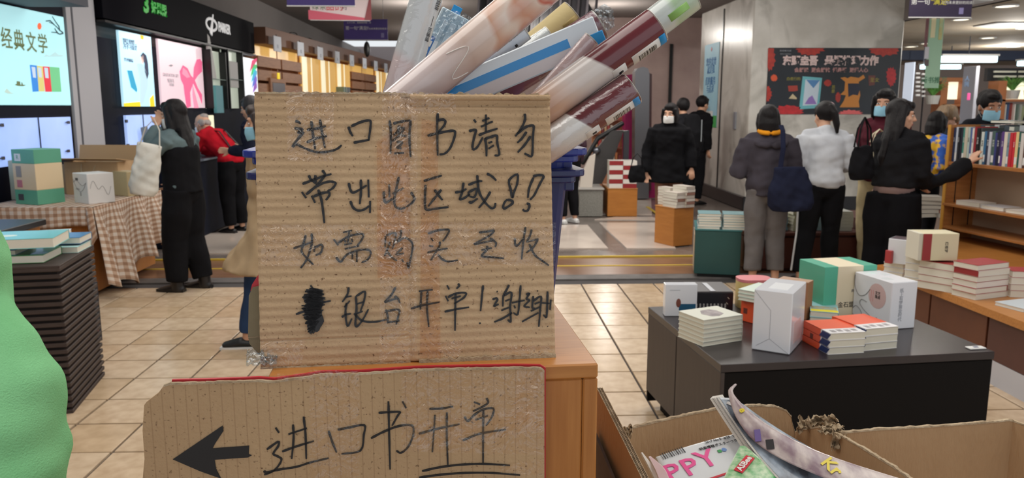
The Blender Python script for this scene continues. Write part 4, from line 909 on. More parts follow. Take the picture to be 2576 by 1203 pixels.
def hand(mb, wr, el, s, curl=.35, palm=None, spread=1.0, hd=None):
    """palm, four unequal fingers and a thumb that leaves the side of the palm"""
    d = (Vector(hd) if hd is not None else wr - el).normalized(); n = Vector(palm) if palm is not None else Vector((0, 1, 0)); n = (n - d * n.dot(d)).normalized(); w_ = d.cross(n)
    k = s * 1.0
    mb.loft([wr - d * .01, wr + d * .03 * k, wr + d * .075 * k], [(.022 * k, .017 * k), (.034 * k, .016 * k), (.037 * k, .014 * k)], side=w_, n=10)
    for i, (off, ln) in enumerate(((-.027, .060), (-.009, .072), (.009, .068), (.026, .052))):
        b = wr + d * .072 * k + w_ * off * k; dd = (d + w_ * off * 4 * spread).normalized(); pts = [b]; rr = [.0098 * k]
        for q in range(3):
            a = curl * (q + .6); v = dd * math.cos(a) + n * math.sin(a); b = b + v * ln * k / 3; pts.append(b); rr.append((.0092 - q * .0008) * k)
        mb.loft(pts, rr, n=8)
    b = wr + d * .03 * k - w_ * .03 * k; dd = (d * .75 - w_ * .6 + n * .35).normalized(); mb.loft([b, b + dd * .03 * k, b + (dd * .05 + d * .012 + n * .01) * k], [.0125 * k, .0108 * k, .009 * k], n=8)
def torso_rings(P, g=0.0, hem=None, up=1.0):
    s = P.s; c = [(P.pelvis - Vector((0, 0, .05 * s)), .150, .115), (P.pelvis + Vector((0, 0, .02 * s)), .150, .112), (P.waist, .122, .092), (P.chest, .150, .108), (P.shc.lerp(P.chest, .25), .158, .095), (P.shc, .120, .070)]
    return c
def person(name_label, loc, yaw, P, top, bottom, shoes=None, hair=None, mask=None, group=None, vox=.0095, palmL=None, palmR=None, curlL=.35, curlR=.35, barefeet=False, face=True, skin=None, headk=1.0, hdL=None, hdR=None):
    rt = root('person', name_label, 'person', (loc[0], loc[1], loc[2] if len(loc) > 2 else 0), R(yaw), group); s = P.s; sk = skin or SKIN
    side = (P.shR - P.shL).normalized()
    mb = MB()
    # ---- body: one continuous figure
    tr = torso_rings(P); mb.loft([a for a, b, c in tr], [(b * s * .9, c * s * .9) for a, b, c in tr], side=side, n=18)
    mb.loft([P.shc - Vector((0, 0, .03 * s)), P.neck, P.neck.lerp(P.head, .55)], [.062 * s, .052 * s, .05 * s], n=12)
    for q in 'LR':
        sh, el, wr = P['sh' + q], P['el' + q], P['wr' + q]
        mb.loft([P.shc.lerp(sh, .5), sh], [.05 * s, .05 * s], n=10)
        mb.loft([sh, sh.lerp(el, .5), el, el.lerp(wr, .35), wr], [.047 * s, .044 * s, .035 * s, .035 * s, .022 * s], n=10)
        hand(mb, wr, el, s, curlL if q == 'L' else curlR, palmL if q == 'L' else palmR, hd=hdL if q == 'L' else hdR)
        hp, kn, an = P['hip' + q], P['knee' + q], P['ank' + q]
        mb.loft([hp + Vector((0, 0, .02)), hp.lerp(kn, .4), kn, kn.lerp(an, .35), an], [.085 * s, .072 * s, .05 * s, .052 * s, .033 * s], n=12)
        mb.loft([an + Vector((0, -.015, -.035)) * s, an + Vector((0, .06, -.042)) * s, an + Vector((0, .13, -.052)) * s], [(.032 * s, .03 * s), (.038 * s, .026 * s), (.036 * s, .016 * s)], side=(1, 0, 0), n=10)
    H = P.HM @ Matrix.Scale(headk, 4)
    mb.ell((0, -.014, .022), (.074, .092, .094), H, 18, 12); mb.ell((0, .018, -.035), (.061, .070, .085), H, 16, 10)
    mb.ell((0, .047, -.092), (.034, .032, .028), H); mb.ell((0, .066, .018), (.052, .022, .02), H)
    mb.loft([(0, .082, .012), (0, .092, -.012), (0, .103, -.032)], [.009, .0105, .0135], X=H, n=8); mb.ell((0, .090, -.036), (.017, .010, .009), H)
    mb.ell((0, .082, -.064), (.024, .010, .007), H); mb.ell((0, .079, -.076), (.021, .010, .008), H)
    for q in (-1, 1): mb.ell((q * .076, -.006, -.018), (.010, .020, .031), H, rot=(0, 0, q * R(-18))); mb.ell((q * .042, .052, -.036), (.022, .02, .022), H)
    remesh(mb, 'body', sk, vox, 2, parent=rt, fac=.45)
    if face:
        for q in (-1, 1):
            e = MB().mat(EYEW).ell((q * .031, .0765, -.006), (.0145, .006, .0062), H, 10, 6); e.mat(EYED).ell((q * .031, .0805, -.006), (.0062, .0035, .0058), H, 8, 6); e.obj('eye', rt, smooth=True)
            MB().mat(HAIRB).loft([(q * .016, .0865, .012), (q * .032, .0865, .018), (q * .047, .078, .014)], [(.0028, .0022)] * 3, X=H, n=6).obj('eyebrow', rt, smooth=True)
        if not mask:
            MB().mat(LIP).ell((0, .0885, -.066), (.021, .006, .0045), H, 10, 6).ell((0, .0865, -.0735), (.019, .006, .005), H, 10, 6).obj('lips', rt, smooth=True)
    # ---- hair
    if hair:
        kind, hm = hair; mb = MB()
        if kind in ('bob', 'long', 'short', 'pony', 'mop'):
            mb.ell((0, -.022, .032), (.089, .100, .098), H, 20, 14)
            if kind != 'short': mb.ell((0, .044, .076), (.060, .045, .036), H, 14, 10)
        if kind == 'bob':
            mb.loft([(0, -.03, .03), (0, -.035, -.06), (0, -.03, -.125)], [(.092, .078), (.098, .074), (.088, .056)], X=H, n=18)
            for q in (-1, 1): mb.loft([(q * .078, .02, .05), (q * .088, .018, -.03), (q * .082, .02, -.115)], [(.018, .035), (.02, .036), (.014, .026)], X=H, n=10)
        if kind == 'long':
            mb.loft([(0, -.035, .03), (0, -.05, -.1), (0, -.075, -.22), (0, -.085, -.36), (0, -.085, -.42)], [(.090, .07), (.094, .06), (.10, .048), (.085, .036), (.05, .02)], X=H, n=18)
            for q in (-1, 1): mb.loft([(q * .076, .015, .06), (q * .088, .0, -.04), (q * .094, -.015, -.15), (q * .085, -.02, -.3)], [(.016, .03), (.018, .030), (.022, .036), (.014, .02)], X=H, n=10)
        if kind == 'short': mb.ell((0, -.02, .036), (.083, .097, .092), H, 20, 14); mb.ell((0, .035, .078), (.058, .05, .03), H)
        if kind == 'mop':
            for i in range(7): a = -.9 + i * .3; mb.loft([(.06 * math.sin(a), -.02, .12), (.095 * math.sin(a), .045, .09), (.10 * math.sin(a), .085 * math.cos(a), .055)], [.022, .028, .016], X=H, n=8)
            mb.loft([(0, -.03, .03), (0, -.04, -.07)], [(.088, .07), (.075, .05)], X=H, n=14)
        if kind == 'pony': mb.loft([(0, -.10, .06), (.02, -.135, .0), (.04, -.13, -.1), (.05, -.12, -.17)], [.03, .034, .028, .012], X=H, n=10)
        if kind == 'balding':
            for q in (-1, 1): mb.ell((q * .068, -.03, .0), (.02, .055, .05), H)
            mb.ell((0, -.082, -.005), (.06, .03, .05), H); mb.ell((0, -.05, .07), (.055, .06, .045), H)
        remesh(mb, 'hair', hm, .007, 2, strands(.006 if kind == 'mop' else .004), rt)
    if mask:
        def mp(k): return lambda u, v: (lambda a, b: H @ Vector((( .068 + k) * math.sin(a) * math.cos(b * .35), .018 + (.079 + k + .012 * math.exp(-(a * 2.2) ** 2) * (1 - abs(v - .55))) * math.cos(a) * math.cos(b * .3), -.070 + .046 * b)))((u - .5) * R(138), (v - .5) * 2 * (1 - .25 * abs(u - .5)))
        MB().mat(mask).slab(mp(.006), mp(.004), 18, 10).obj('mask', rt, smooth=True)
        for q in (-1, 1): MB().mat(WHITE).loft([(q * .066, .035, -.03), (q * .080, .01, .0), (q * .084, -.022, -.01), (q * .078, -.01, -.05), (q * .066, .03, -.09)], [.0012] * 5, X=H, n=5).obj('ear_loop', rt)
    # ---- clothes
    T = dict(top); tm_ = T['mat']; gl = T.get('g', .018) * s; mb = MB(); sd = T.get('seed', 1)
    hz = T.get('hem', .0) * s               # hem height below pelvis (positive = longer)
    rg = [(a, (b * s + gl), (c * s + gl)) for a, b, c in tr]
    lo = P.pelvis - Vector((0, 0, max(.0, hz)))
    if hz > 0: rg = [(lo, T.get('hr', .17) * s, T.get('hr2', T.get('hr', .17) * .8) * s)] + rg[1:]
    elif hz < 0:
        z = P.pelvis.lerp(P.chest, min(.95, -hz / (P.chest - P.pelvis).length)); rg = [(z, .138 * s + gl, .10 * s + gl)] + rg[3:]
    mb.loft([a for a, b, c in rg], [(b, c) for a, b, c in rg], side=side, n=20, cap=False)
    mb.loft([P.shc - Vector((0, 0, .04 * s)), P.neck + Vector((0, 0, T.get('collar', .0) * s))], [.085 * s, T.get('cr', .066) * s], n=14)
    ar = T.get('arm', .058) * s
    for q in 'LR':
        sh, el, wr = P['sh' + q], P['el' + q], P['wr' + q]
        mb.loft([P.shc.lerp(sh, .4), sh], [(.075 * s, .06 * s), .062 * s], n=12)
        end = el.lerp(wr, T.get('sleeve', .97))
        if T.get('sleeve', 1) > 0:
            mb.loft([sh, sh.lerp(el, .5), el, el.lerp(end, .5), end], [ar * 1.12, ar * 1.05, ar, ar * .95, ar * T.get('cuff', .8)], n=12, cap=False)
        else: mb.loft([sh, sh.lerp(el, .12)], [ar * 1.15, ar * 1.1], n=12)
    remesh(mb, T.get('name', 'sweater'), tm_, .0125, 3, folds(T.get('fold', .008), T.get('fs', 7), 1.5, sd), rt)
    B = dict(bottom)
    if B:
        mb = MB(); k = B.get('r', .0) * s
        mb.loft([P.pelvis - Vector((0, 0, .12 * s)), P.pelvis - Vector((0, 0, .05 * s)), P.pelvis + Vector((0, 0, .0)), P.waist.lerp(P.pelvis, .45)], [(.12 * s, .10 * s), (.162 * s, .125 * s), (.156 * s + k * .3, .115 * s), (.142 * s, .108 * s)], side=side, n=18, cap=False)
        for q in 'LR':
            hp, kn, an = P['hip' + q], P['knee' + q], P['ank' + q]; hm_ = B.get('hem', .058) * s; e = kn.lerp(an, B.get('len', .93))
            mb.loft([hp + Vector((0, 0, .03)), hp.lerp(kn, .45), kn, kn.lerp(e, .5), e], [.098 * s + k * .5, .088 * s + k, .068 * s + k, .062 * s + k, hm_], n=14, cap=False)
        remesh(mb, B.get('name', 'trousers'), B['mat'], .0125, 3, folds(B.get('fold', .007), 6, .9, sd + 9), rt)
    if shoes:
        sm_, kind = shoes
        for q in 'LR':
            an = P['ank' + q]; mb = MB()
            mb.loft([an + Vector((0, -.045, -.045)) * s, an + Vector((0, .04, -.035)) * s, an + Vector((0, .15, -.052)) * s], [(.038 * s, .034 * s), (.045 * s, .036 * s), (.044 * s, .02 * s)], side=(1, 0, 0), n=12)
            if kind == 'boot': mb.loft([an + Vector((0, -.01, -.04)) * s, an + Vector((0, 0, .1)) * s], [.052 * s, .056 * s], n=12)
            o = remesh(mb, 'boot' if kind == 'boot' else 'shoe', sm_, .009, 2, None, rt)
            so = MB().mat(BLACK if kind != 'white' else WHITE).prism([(p[0] * .094 * s + an.x, p[1] * s + an.y + .05 * s) for p in ((-.3, -.12), (.3, -.12), (.45, -.02), (.5, .06), (.38, .125), (-.38, .125), (-.5, .06), (-.45, -.02))], (.028 if kind == 'boot' else .018) * s, z=.001); so.obj('sole', o)
    return rt
# ---------------------------------------------------------------- 1 woman with the long hair and white tote, left
f1 = PZ(452, 730, 0)
P1 = pose(1.60, 3, 8, 0, elL=(-.20, .17, 1.15), wrL=(-.05, .17, 1.41), elR=(.21, .05, 1.06), wrR=(.17, .20, .92), kneeL=(-.08, .06, .46), ankL=(-.10, .06, .07), ankR=(.09, -.08, .07), kneeR=(.09, 0, .46))
GG = fab('grey_green_knit', (104, 122, 126), .4)
BKF = fab('black_cloth', (24, 24, 27))
p1 = person('person in grey green sweater and black bib trousers, one hand raised to the face', (f1.x + .09, f1.y), 78, P1,
    dict(mat=GG, g=.022, arm=.072, hem=.02, name='sweater', fold=.010), dict(mat=BKF, r=.035, hem=.09, name='wide_trousers'), (M('black_leather', (26, 24, 26), .3), 'boot'), ('long', HAIRB), MASKW, palmL=(0, 0, 1))
mb = MB(); s = P1.s; side1 = (P1.shR - P1.shL)
mb.loft([P1.pelvis - Vector((0, 0, .04)), P1.waist, P1.chest, P1.chest + Vector((0, -.005, .05))], [(.185, .15), (.176, .142), (.186, .15), (.165, .140)], side=side1, n=18, cap=False)
mb.loft([P1.chest + Vector((.05, -.115, 0)), P1.shc + Vector((.07, -.06, .06)), P1.chest + Vector((.06, .13, .04))], [(.035, .02)] * 3, n=10); mb.loft([P1.chest + Vector((-.05, -.115, 0)), P1.shc + Vector((-.07, -.06, .06)), P1.chest + Vector((-.06, .13, .04))], [(.035, .02)] * 3, n=10)
remesh(mb, 'bib_vest', BKF, .0125, 3, folds(.006, 6, 1, 3), p1)
# her tote hangs from the forearm
TOTE = fab('ivory_canvas', (222, 220, 212), .3)
def bag(label, loc, yaw, w, h, d, mat, strap, tilt=0, top=None, cat='bag', smat=None, name='tote_bag', tw=.6):
    b = root(name, label, cat, loc, R(yaw), rot=(0, R(tilt), R(yaw)))
    mb = MB(); mb.loft([(0, 0, 0), (0, 0, .05), (0, 0, h * .5), (0, 0, h)], [(w * .40, d * .45), (w * .5, d * .5), (w * .47, d * .42), (w * tw * .5 + .02, d * .14)], side=(1, 0, 0), n=20, cap=False)
    remesh(mb, 'bag_body', mat, .012, 3, folds(.009, 9, 1, 5), b)
    for q in (-1, 1):
        MB().mat(smat or mat).loft([(-.07, q * .02, h - .01), (-.05, q * .015, h + strap * .6), (0, 0, h + strap), (.05, q * .015, h + strap * .6), (.07, q * .02, h - .01)], [(.009, .003)] * 5, side=(0, 1, 0), n=6).obj('handle', b)
    return b
tp = PY(358, 490, 6.30)
bag('white canvas tote bag hanging from the arm of the person with grey green sleeves', (tp.x, tp.y, tp.z), 15, .22, .40, .14, TOTE, .20, tilt=12)
ph = PY(366, 350, 6.3)
t_ = root('tablet', 'grey tablet standing tilted in front of the white lit cabinet', 'tablet', PX(367, 350, -4.02), rot=(0, R(-8), R(78)))
MB().mat(M('grey_screen_back', (120, 134, 156), .4)).box((0, 0, 0), (.13, .010, .30), .003).obj('casing', t_)
# ---------------------------------------------------------------- 2 person in red leaning over a counter
f2 = PZ(592, 583, 0)
P2 = pose(1.62, 42, 18, 12, elL=(-.20, .42, .98), wrL=(-.12, .58, 1.02), elR=(.22, .38, .96), wrR=(.12, .58, 1.0))
REDF = fab('red_padded_cloth', (196, 28, 44), .2)
GREYH = M('grey_hair', (120, 108, 104), .5, bump=(3, .5), stretch=(60, 60, 4), var=(20, (196, 186, 180), .3))
p2_ = person('person in red jacket with black straps and thinning grey hair, leaning over a counter', (f2.x, f2.y), 66, P2,
    dict(mat=REDF, g=.03, arm=.07, hem=.02, name='jacket', fold=.010), dict(mat=BKF, r=.02, hem=.07), (BLACK, 'shoe'), ('balding', GREYH), MASKW)
for q in (-1, 1): MB().mat(BLACK).loft([P2.shc + Vector((q * .08, .04, .055)), P2.chest + Vector((q * .06, -.10, .13)), P2.waist + Vector((q * .09, -.13, .05))], [(.014, .006)] * 3, n=6).obj('strap', p2_)
f2b = PZ(556, 583, 0)
# ---------------------------------------------------------------- 3 dark haired man in navy behind
f3 = PZ(628, 640, 0)
P3 = pose(1.66, 6, 12, 0, wrL=(-.14, .26, 1.05), wrR=(.14, .26, 1.05))
NAVY = fab('navy_cloth', (34, 38, 56))
person('person in a navy jacket with short dark hair, behind the passer-by in beige', (f3.x + .02, f3.y + .5), 80, P3, dict(mat=NAVY, g=.035, arm=.07, hem=.06, hr=.19, name='jacket'), dict(mat=BKF, r=.01), (BLACK, 'shoe'), ('short', M('greying_black_hair', (44, 40, 42), .5, bump=(3, .5), stretch=(60, 60, 4))))
# ---------------------------------------------------------------- 4 passer-by in a beige coat
f4 = PZ(640, 868, 0)
P4 = pose(1.57, 4, 6, 10, ankL=(-.09, .20, .08), kneeL=(-.09, .13, .47), ankR=(.09, -.30, .14), kneeR=(.09, -.06, .46), elL=(-.24, -.10, 1.08), wrL=(-.28, -.16, .88), elR=(.22, -.12, 1.08))
BEIGE = fab('beige_trench_cloth', (188, 162, 128), .2)
p4 = person('person in a flared beige coat and blue jeans passing behind the cardboard notice', (f4.x + .17, f4.y + .02), 92, P4,
    dict(mat=BEIGE, g=.05, arm=.085, hem=.34, hr=.40, hr2=.33, name='coat', fold=.022, fs=4), dict(mat=fab('blue_jeans', (52, 74, 110)), r=.0, hem=.06), (BLACK, 'white'), ('bob', M('brown_hair', (52, 40, 36), .5, bump=(3, .5), stretch=(60, 60, 4))), MASKB)
# ---------------------------------------------------------------- 5 green hoodie, near left
L5 = (-1.04, 1.42); m5_ = (Matrix.Translation((L5[0], L5[1], 0)) @ Matrix.Rotation(R(-20), 4, 'Z')).inverted()
lc5 = lambda x, y, Y: tuple((m5_ @ PY(x, y, Y)) / (1.66 / 1.62))
P5 = pose(1.66, 2, 10, 0, shR=lc5(-135, 800, 1.40), elR=lc5(28, 985, 1.34), wrR=lc5(55, 1340, 1.22), elL=(-.22, -.02, 1.04), wrL=(-.22, .0, .8))
GRN = fab('mint_green_fleece', (138, 206, 150), .3, (122, 190, 134))
person('person in a mint green hoodie, only the bent arm in view at the picture edge', (*L5,), -20, P5, dict(mat=GRN, g=.04, arm=.082, hem=.03, hr=.19, name='hoodie', fold=.009, fs=7, cuff=.7, collar=.0, cr=.08, sleeve=.94), dict(mat=BKF, r=.01), (BLACK, 'shoe'), ('short', HAIRB))
# ---------------------------------------------------------------- 6 black coat, white mask
f6 = PZ(1680, 592, 0)
P6 = pose(1.58, 0, 2, -26, wrL=(-.27, .08, .84), elL=(-.26, -.02, 1.06), wrR=(.27, .05, .78), elR=(.25, -.03, 1.04), ankR=(.07, -.14, .10), kneeR=(.08, .06, .46), ankL=(-.08, .14, .07))
BROWNT = fab('brown_trouser_cloth', (134, 98, 80))
person('person in bulky black coat and brown trousers with white mask and fluffy hair', (f6.x - .02, f6.y), 172, P6, dict(mat=BKF, g=.05, arm=.08, hem=.22, hr=.25, hr2=.19, name='coat', collar=.03, cr=.09), dict(mat=BROWNT, r=.0, hem=.06), (BLACK, 'shoe'), ('bob', HAIRB), MASKW, palmL=(0, -1, 0))
b6 = PZ(1690, 600, 0); bag('black handbag hanging from the hand of the person with the white mask', (f6.x - .42, f6.y - .1, .66), 0, .22, .2, .12, BKF, .14)
# 7 behind her with a backpack, and one by the column
f7 = PZ(1722, 560, 0)
P7 = pose(1.66, 4, 10, 0)
p7 = person('person with a black backpack just behind the one in the bulky black coat', (PY(1722, 300, 11.2).x, 11.2), 20, P7, dict(mat=fab('charcoal_cloth', (36, 36, 40)), g=.05, arm=.08, hem=.1, hr=.2, name='jacket'), dict(mat=BKF, r=.01), (BLACK, 'shoe'), ('short', HAIRB))
mb = MB(); mb.loft([(0, -.2, 1.0), (0, -.21, 1.2), (0, -.19, 1.4)], [(.13, .08), (.15, .1), (.12, .07)], n=16); remesh(mb, 'backpack', fab('black_nylon', (30, 30, 33)), .014, 3, folds(.006, 8, 1), p7)
MB().mat(M('reflective_strip', (150, 156, 160), .3)).box((.07, -.312, 1.22), (.014, .01, .3), .003, X=Matrix.Identity(4)).obj('reflective_strip', p7)
person('person in black half hidden by the left edge of the marble column', (PY(1752, 300, 12.6).x, 12.6), -60, pose(1.72, 10, 14), dict(mat=BKF, g=.04, arm=.075, hem=.1, hr=.2, name='jacket'), dict(mat=BKF, r=.01), (BLACK, 'shoe'), ('short', HAIRB))
f7c = PZ(1424, 560, 0)
person('person in black trousers and white shoes, mostly hidden behind the tubes and bins', (f7c.x + .02, f7c.y), 30, pose(1.6, 2, 4), dict(mat=fab('dim_plum_cloth', (70, 50, 60)), g=.03, arm=.065, hem=.05, name='jacket'), dict(mat=BKF, r=.01), (WHITE, 'white'), ('bob', HAIRB))
# ---------------------------------------------------------------- 8 charcoal hoodie and orange collar
Y8 = 6.75
def at(x, Y): p = PY(x, 300, Y); return (p.x, Y)
P8 = pose(1.56, 9, 14, 0, wrR=(.13, .26, 1.08), elR=(.24, .04, 1.04), wrL=(-.13, .26, 1.06), elL=(-.26, .03, 1.02), ankL=(-.10, -.03, .07), ankR=(.10, -.03, .07))
CHAR = fab('charcoal_fleece', (70, 66, 74), .3)
GREYT = fab('grey_trouser_cloth', (112, 108, 108), .2)
p8 = person('person in a charcoal hoodie with an orange collar and grey trousers, seen from behind', (*at(1940, Y8),), -8, P8, dict(mat=CHAR, g=.045, arm=.082, hem=.07, hr=.18, name='hoodie', fold=.008, collar=-.01), dict(mat=GREYT, r=.018, hem=.075, len=.82), (BLACK, 'shoe'), ('bob', HAIRB))
mb = MB(); rg_ = [P8.neck + Vector((.082 * math.cos(R(a)), .075 * math.sin(R(a)) - .01, .012 + .012 * math.sin(R(a)))) for a in range(0, 361, 20)]
mb.loft(rg_, [.022] * len(rg_), n=8); remesh(mb, 'orange_collar', fab('orange_fleece', (236, 156, 40)), .008, 2, None, p8)
mb = MB(); rg_ = [P8.shc + Vector((.13 * math.cos(R(a)), .11 * math.sin(R(a)) - .04, -.02 + .03 * math.sin(R(a)))) for a in range(180, 361, 20)]
mb.loft(rg_, [.03] * len(rg_), n=8); remesh(mb, 'hood', CHAR, .01, 3, folds(.006, 12), p8)
bp8 = PY(1995, 530, Y8 - .30)
b8 = bag('large navy shoulder tote on the back of the person with the orange collar', (bp8.x - .02, bp8.y, bp8.z), -8, .38, .36, .16, fab('navy_canvas', (34, 38, 58)), .0, tilt=-4, tw=.55)
MB().mat(fab('navy_strap', (34, 38, 60))).loft([(-.08, .0, .34), (-.045, .03, .52), (-.03, .10, .66), (-.03, .16, .70)], [(.02, .006)] * 4, side=(1, 0, 0), n=8).obj('shoulder_strap', b8)
# ---------------------------------------------------------------- 9 white sweatshirt
Y9 = 6.9
P9 = pose(1.59, 8, 12, 14, wrR=(.13, .26, 1.06), wrL=(-.12, .28, 1.00), elL=(-.25, .03, 1.04), elR=(.25, .03, 1.05), ankL=(-.20, -.12, .07), kneeL=(-.13, -.02, .46), ankR=(.12, .06, .07))
WF = fab('white_fleece', (214, 218, 224), .3, (196, 200, 208))
p9 = person('person in a white sweatshirt and black trousers with a white side stripe, seen from behind', (*at(2082, Y9),), -6, P9, dict(mat=WF, g=.04, arm=.078, hem=.03, hr=.165, name='sweatshirt', fold=.008), dict(mat=BKF, r=.012, hem=.07), (BLACK, 'shoe'), ('pony', HAIRB))
MB().mat(WHITE).loft([P9.hipL + Vector((-.125, -.02, .02)), P9.hipL.lerp(P9.kneeL, .5) + Vector((-.108, -.01, 0)), P9.kneeL + Vector((-.088, -.01, 0)), P9.kneeL.lerp(P9.ankL, .5) + Vector((-.082, 0, 0)), P9.ankL + Vector((-.074, 0, .05))], [(.012, .008)] * 5, side=(0, 1, 0), n=6).obj('side_stripe', p9)
mb = MB(); mb.ell((.05, -.035, .09), (.05, .03, .02), P9.HM, rot=(0, .5, .5)); mb.obj('hair_clip', p9, mat=M('pale_pink_fabric', (214, 180, 184), .8), smooth=True)
# ---------------------------------------------------------------- 10 maroon jacket, blue mask, faces the room
Y10 = 7.15
P10 = pose(1.70, 0, -2, 30, wrR=(.16, .24, 1.0), wrL=(-.14, .24, 1.0))
MARF = fab('maroon_padded_cloth', (86, 34, 46)); CREAMT = fab('cream_cord', (204, 186, 146), .3)
p10 = person('person in a maroon jacket and cream trousers with a pale blue mask', (*at(2225, Y10),), 112, P10, dict(mat=MARF, g=.04, arm=.08, hem=.0, name='jacket', collar=.02, cr=.085), dict(mat=CREAMT, r=.025, hem=.08), (BLACK, 'shoe'), ('bob', HAIRB), MASKB)
MB().mat(BKF).loft([P10.shc, P10.neck + Vector((0, .005, .05))], [.075, .062], n=14).obj('black_neck_warmer', p10, smooth=True)
pb = PY(2160, 530, 6.95)
bag('puffy cream bag held beside the person in the white sweatshirt', (pb.x + .02, 6.72, .98), 10, .2, .28, .14, M('cream_quilted', (206, 196, 168), .8), .1, name='handbag')
# ---------------------------------------------------------------- 11 long hair, black cropped jacket, reaching for the shelf
Y11 = 6.1
w_t = PY(2468, 412, 6.35)
yaw11 = -52.0
l11 = at(2262, Y11); 
def loc11(p):       # world -> her local frame, undoing the height scale
    m = Matrix.Translation((l11[0], l11[1], 0)) @ Matrix.Rotation(R(yaw11), 4, 'Z'); return (m.inverted() @ Vector(p)) / (1.60 / 1.62)
wl = loc11(w_t); el = loc11(PY(2385, 475, 6.2))
P11 = pose(1.60, 2, 12, -62, elL=tuple(loc11(PY(2345, 462, 6.05))), wrL=tuple(loc11(PY(2438, 412, 6.10))), elR=(.20, .02, 1.05), wrR=(.16, .16, .95), shL=(-.15, .04, 1.30))
JB = fab('black_twill', (30, 30, 33), .35)
p11 = person('person with very long black hair and cropped black jacket, reaching for shelf books', (*l11,), yaw11, P11, dict(mat=JB, g=.035, arm=.068, hem=-.05, name='cropped_jacket', fold=.010, collar=.0), dict(mat=M('black_skirt_cloth', (19, 19, 22), .95, spec=.08), r=.05, hem=.13, name='wide_trousers', fold=.004), (BLACK, 'shoe'), ('long', HAIRB), None, vox=.0065, palmL=(.5, 1, -.3), curlL=.10, hdL=tuple(loc11(PY(2478, 352, 6.16)) - loc11(PY(2438, 412, 6.10))))
mb = MB(); mb.loft([P11.pelvis + Vector((0, 0, .0)), P11.waist + Vector((0, 0, .03))], [(.160, .122), (.148, .112)], side=(P11.shR - P11.shL), n=20, cap=False); mb.obj('taupe_top', p11, mat=fab('taupe_knit', (156, 136, 136)), smooth=True)
pb = PY(2175, 540, 5.95)
bag('black shoulder bag behind the back of the person reaching for the shelf', (l11[0] - .28, Y11 - .02, .99), 20, .25, .26, .13, BKF, .22)
# ---------------------------------------------------------------- 12-15 behind the bookcase
YEL = M('yellow_blue_print_cloth', (232, 184, 50), .8, var=(11, (50, 100, 196), .9))
person('person with dark hair in a yellow and blue patterned top behind the bookcase', (*at(2338, 7.9),), -70, pose(1.50, 10, 20, wrR=(.12, .32, 1.05), wrL=(-.12, .36, 1.04)), dict(mat=YEL, g=.035, arm=.075, hem=.05, name='jacket'), dict(mat=BKF, r=.0), (BLACK, 'shoe'), ('bob', HAIRB))
fb_ = person('person with tousled light brown hair bending over the bookcase in a yellow and blue collar', (*at(2424, 8.3),), 96, pose(1.58, 16, 40), dict(mat=fab('dark_slate_cloth', (54, 60, 74)), g=.035, arm=.075, hem=.05, name='jacket', collar=.0), dict(mat=BKF, r=.0), (BLACK, 'shoe'), ('mop', M('light_brown_hair', (136, 112, 84), .45, bump=(3, .5), stretch=(60, 60, 4))))
Pm = pose(1.68, 0, 10, 0)
person('person with short black hair, black jacket and pale blue mask behind the bookcase', (*at(2484, 7.4),), 178, Pm, dict(mat=fab('black_navy_cloth', (34, 36, 42)), g=.04, arm=.08, hem=.05, name='jacket', collar=.01, cr=.08), dict(mat=BKF, r=.0), (BLACK, 'shoe'), ('short', HAIRB), MASKB, skin=M('tanned_skin', (176, 126, 98), .5), headk=1.12)
person('dark haired person behind the bookcase, cut off by the right picture edge', (*at(2600, 7.6),), 150, pose(1.55, 8, 20), dict(mat=BKF, g=.03, name='jacket'), dict(mat=BKF, r=.0), (BLACK, 'shoe'), ('bob', HAIRB))
# ================================================================= left: lit fixtures, gingham table, ribbed stand
WX = -4.10                                   # face of the black display fixtures
NAVYB = M('dark_blue_black_fixture', (18, 23, 40), .55, spec=.12, var=(2, (12, 15, 26), .5))
DARKH = M('black_header_panel', (12, 12, 19), .6, spec=.04)
def W(x, y, X=WX): return PX(x, y, X)
def wpanel(name, par, x0, x1, ytop, ybot, th, m, X=WX, zt=None, zb=None, bev=.004):
    """upright panel on the left wall; x0,x1 pixel columns of its ends (taken at mid height)"""
    a, b = W(x0, ytop, X), W(x1, ytop, X); ya, yb = a.y, b.y
    z1 = zt if zt is not None else W(x0, ytop, X).z; z0 = zb if zb is not None else W(x0, ybot, X).z
    return MB().mat(m).box((X - th / 2, (ya + yb) / 2, (z0 + z1) / 2), (th, abs(yb - ya), z1 - z0), bev).obj(name, par)
def emis(name, rgb, e=1.0, **k): return M(name, rgb, .3, emit=e, **k)
# -- fixture A: classic literature light box
fa = root('display_fixture', 'tall dark fixture with the big lit classic literature poster, nearest on the left wall', 'fixture', (0, 0, 0))
Ya0, Ya1 = 5.6, W(176, 200).y
MB().mat(NAVYB).box((WX - .07, (Ya0 + Ya1) / 2, 1.5), (.12, Ya1 - Ya0, 3.0), .004).obj('frame', fa)
zt, zb = W(155, 43).z, W(172, 265).z; Yp1 = W(165, 150).y; Yp0 = 5.62
MB().mat(emis('lit_poster_pale_cyan', (176, 232, 240), .62)).box((WX + .002, (Yp0 + Yp1) / 2, (zt + zb) / 2), (.03, Yp1 - Yp0, zt - zb), .003).obj('lit_poster', fa)
zc1, zc0 = W(176, 294).z, W(183, 398).z; Yc = [5.62, (W(93, 300).y), W(176, 300).y]
LITW = emis('lit_cabinet_back', (176, 200, 246), .7, var=(1.2, (150, 178, 238), .3))
MB().mat(LITW).box((WX - .01, (Yc[0] + Yc[2]) / 2, (zc0 + zc1) / 2), (.03, Yc[2] - Yc[0], zc1 - zc0)).obj('lit_back', fa)
MB().mat(NAVYB).box((WX + .012, Yc[1], (zc0 + zc1) / 2), (.008, .008, zc1 - zc0)).obj('door_joint', fa)
CHR = M('dull_chrome', (120, 122, 130), .3, metal=.9)
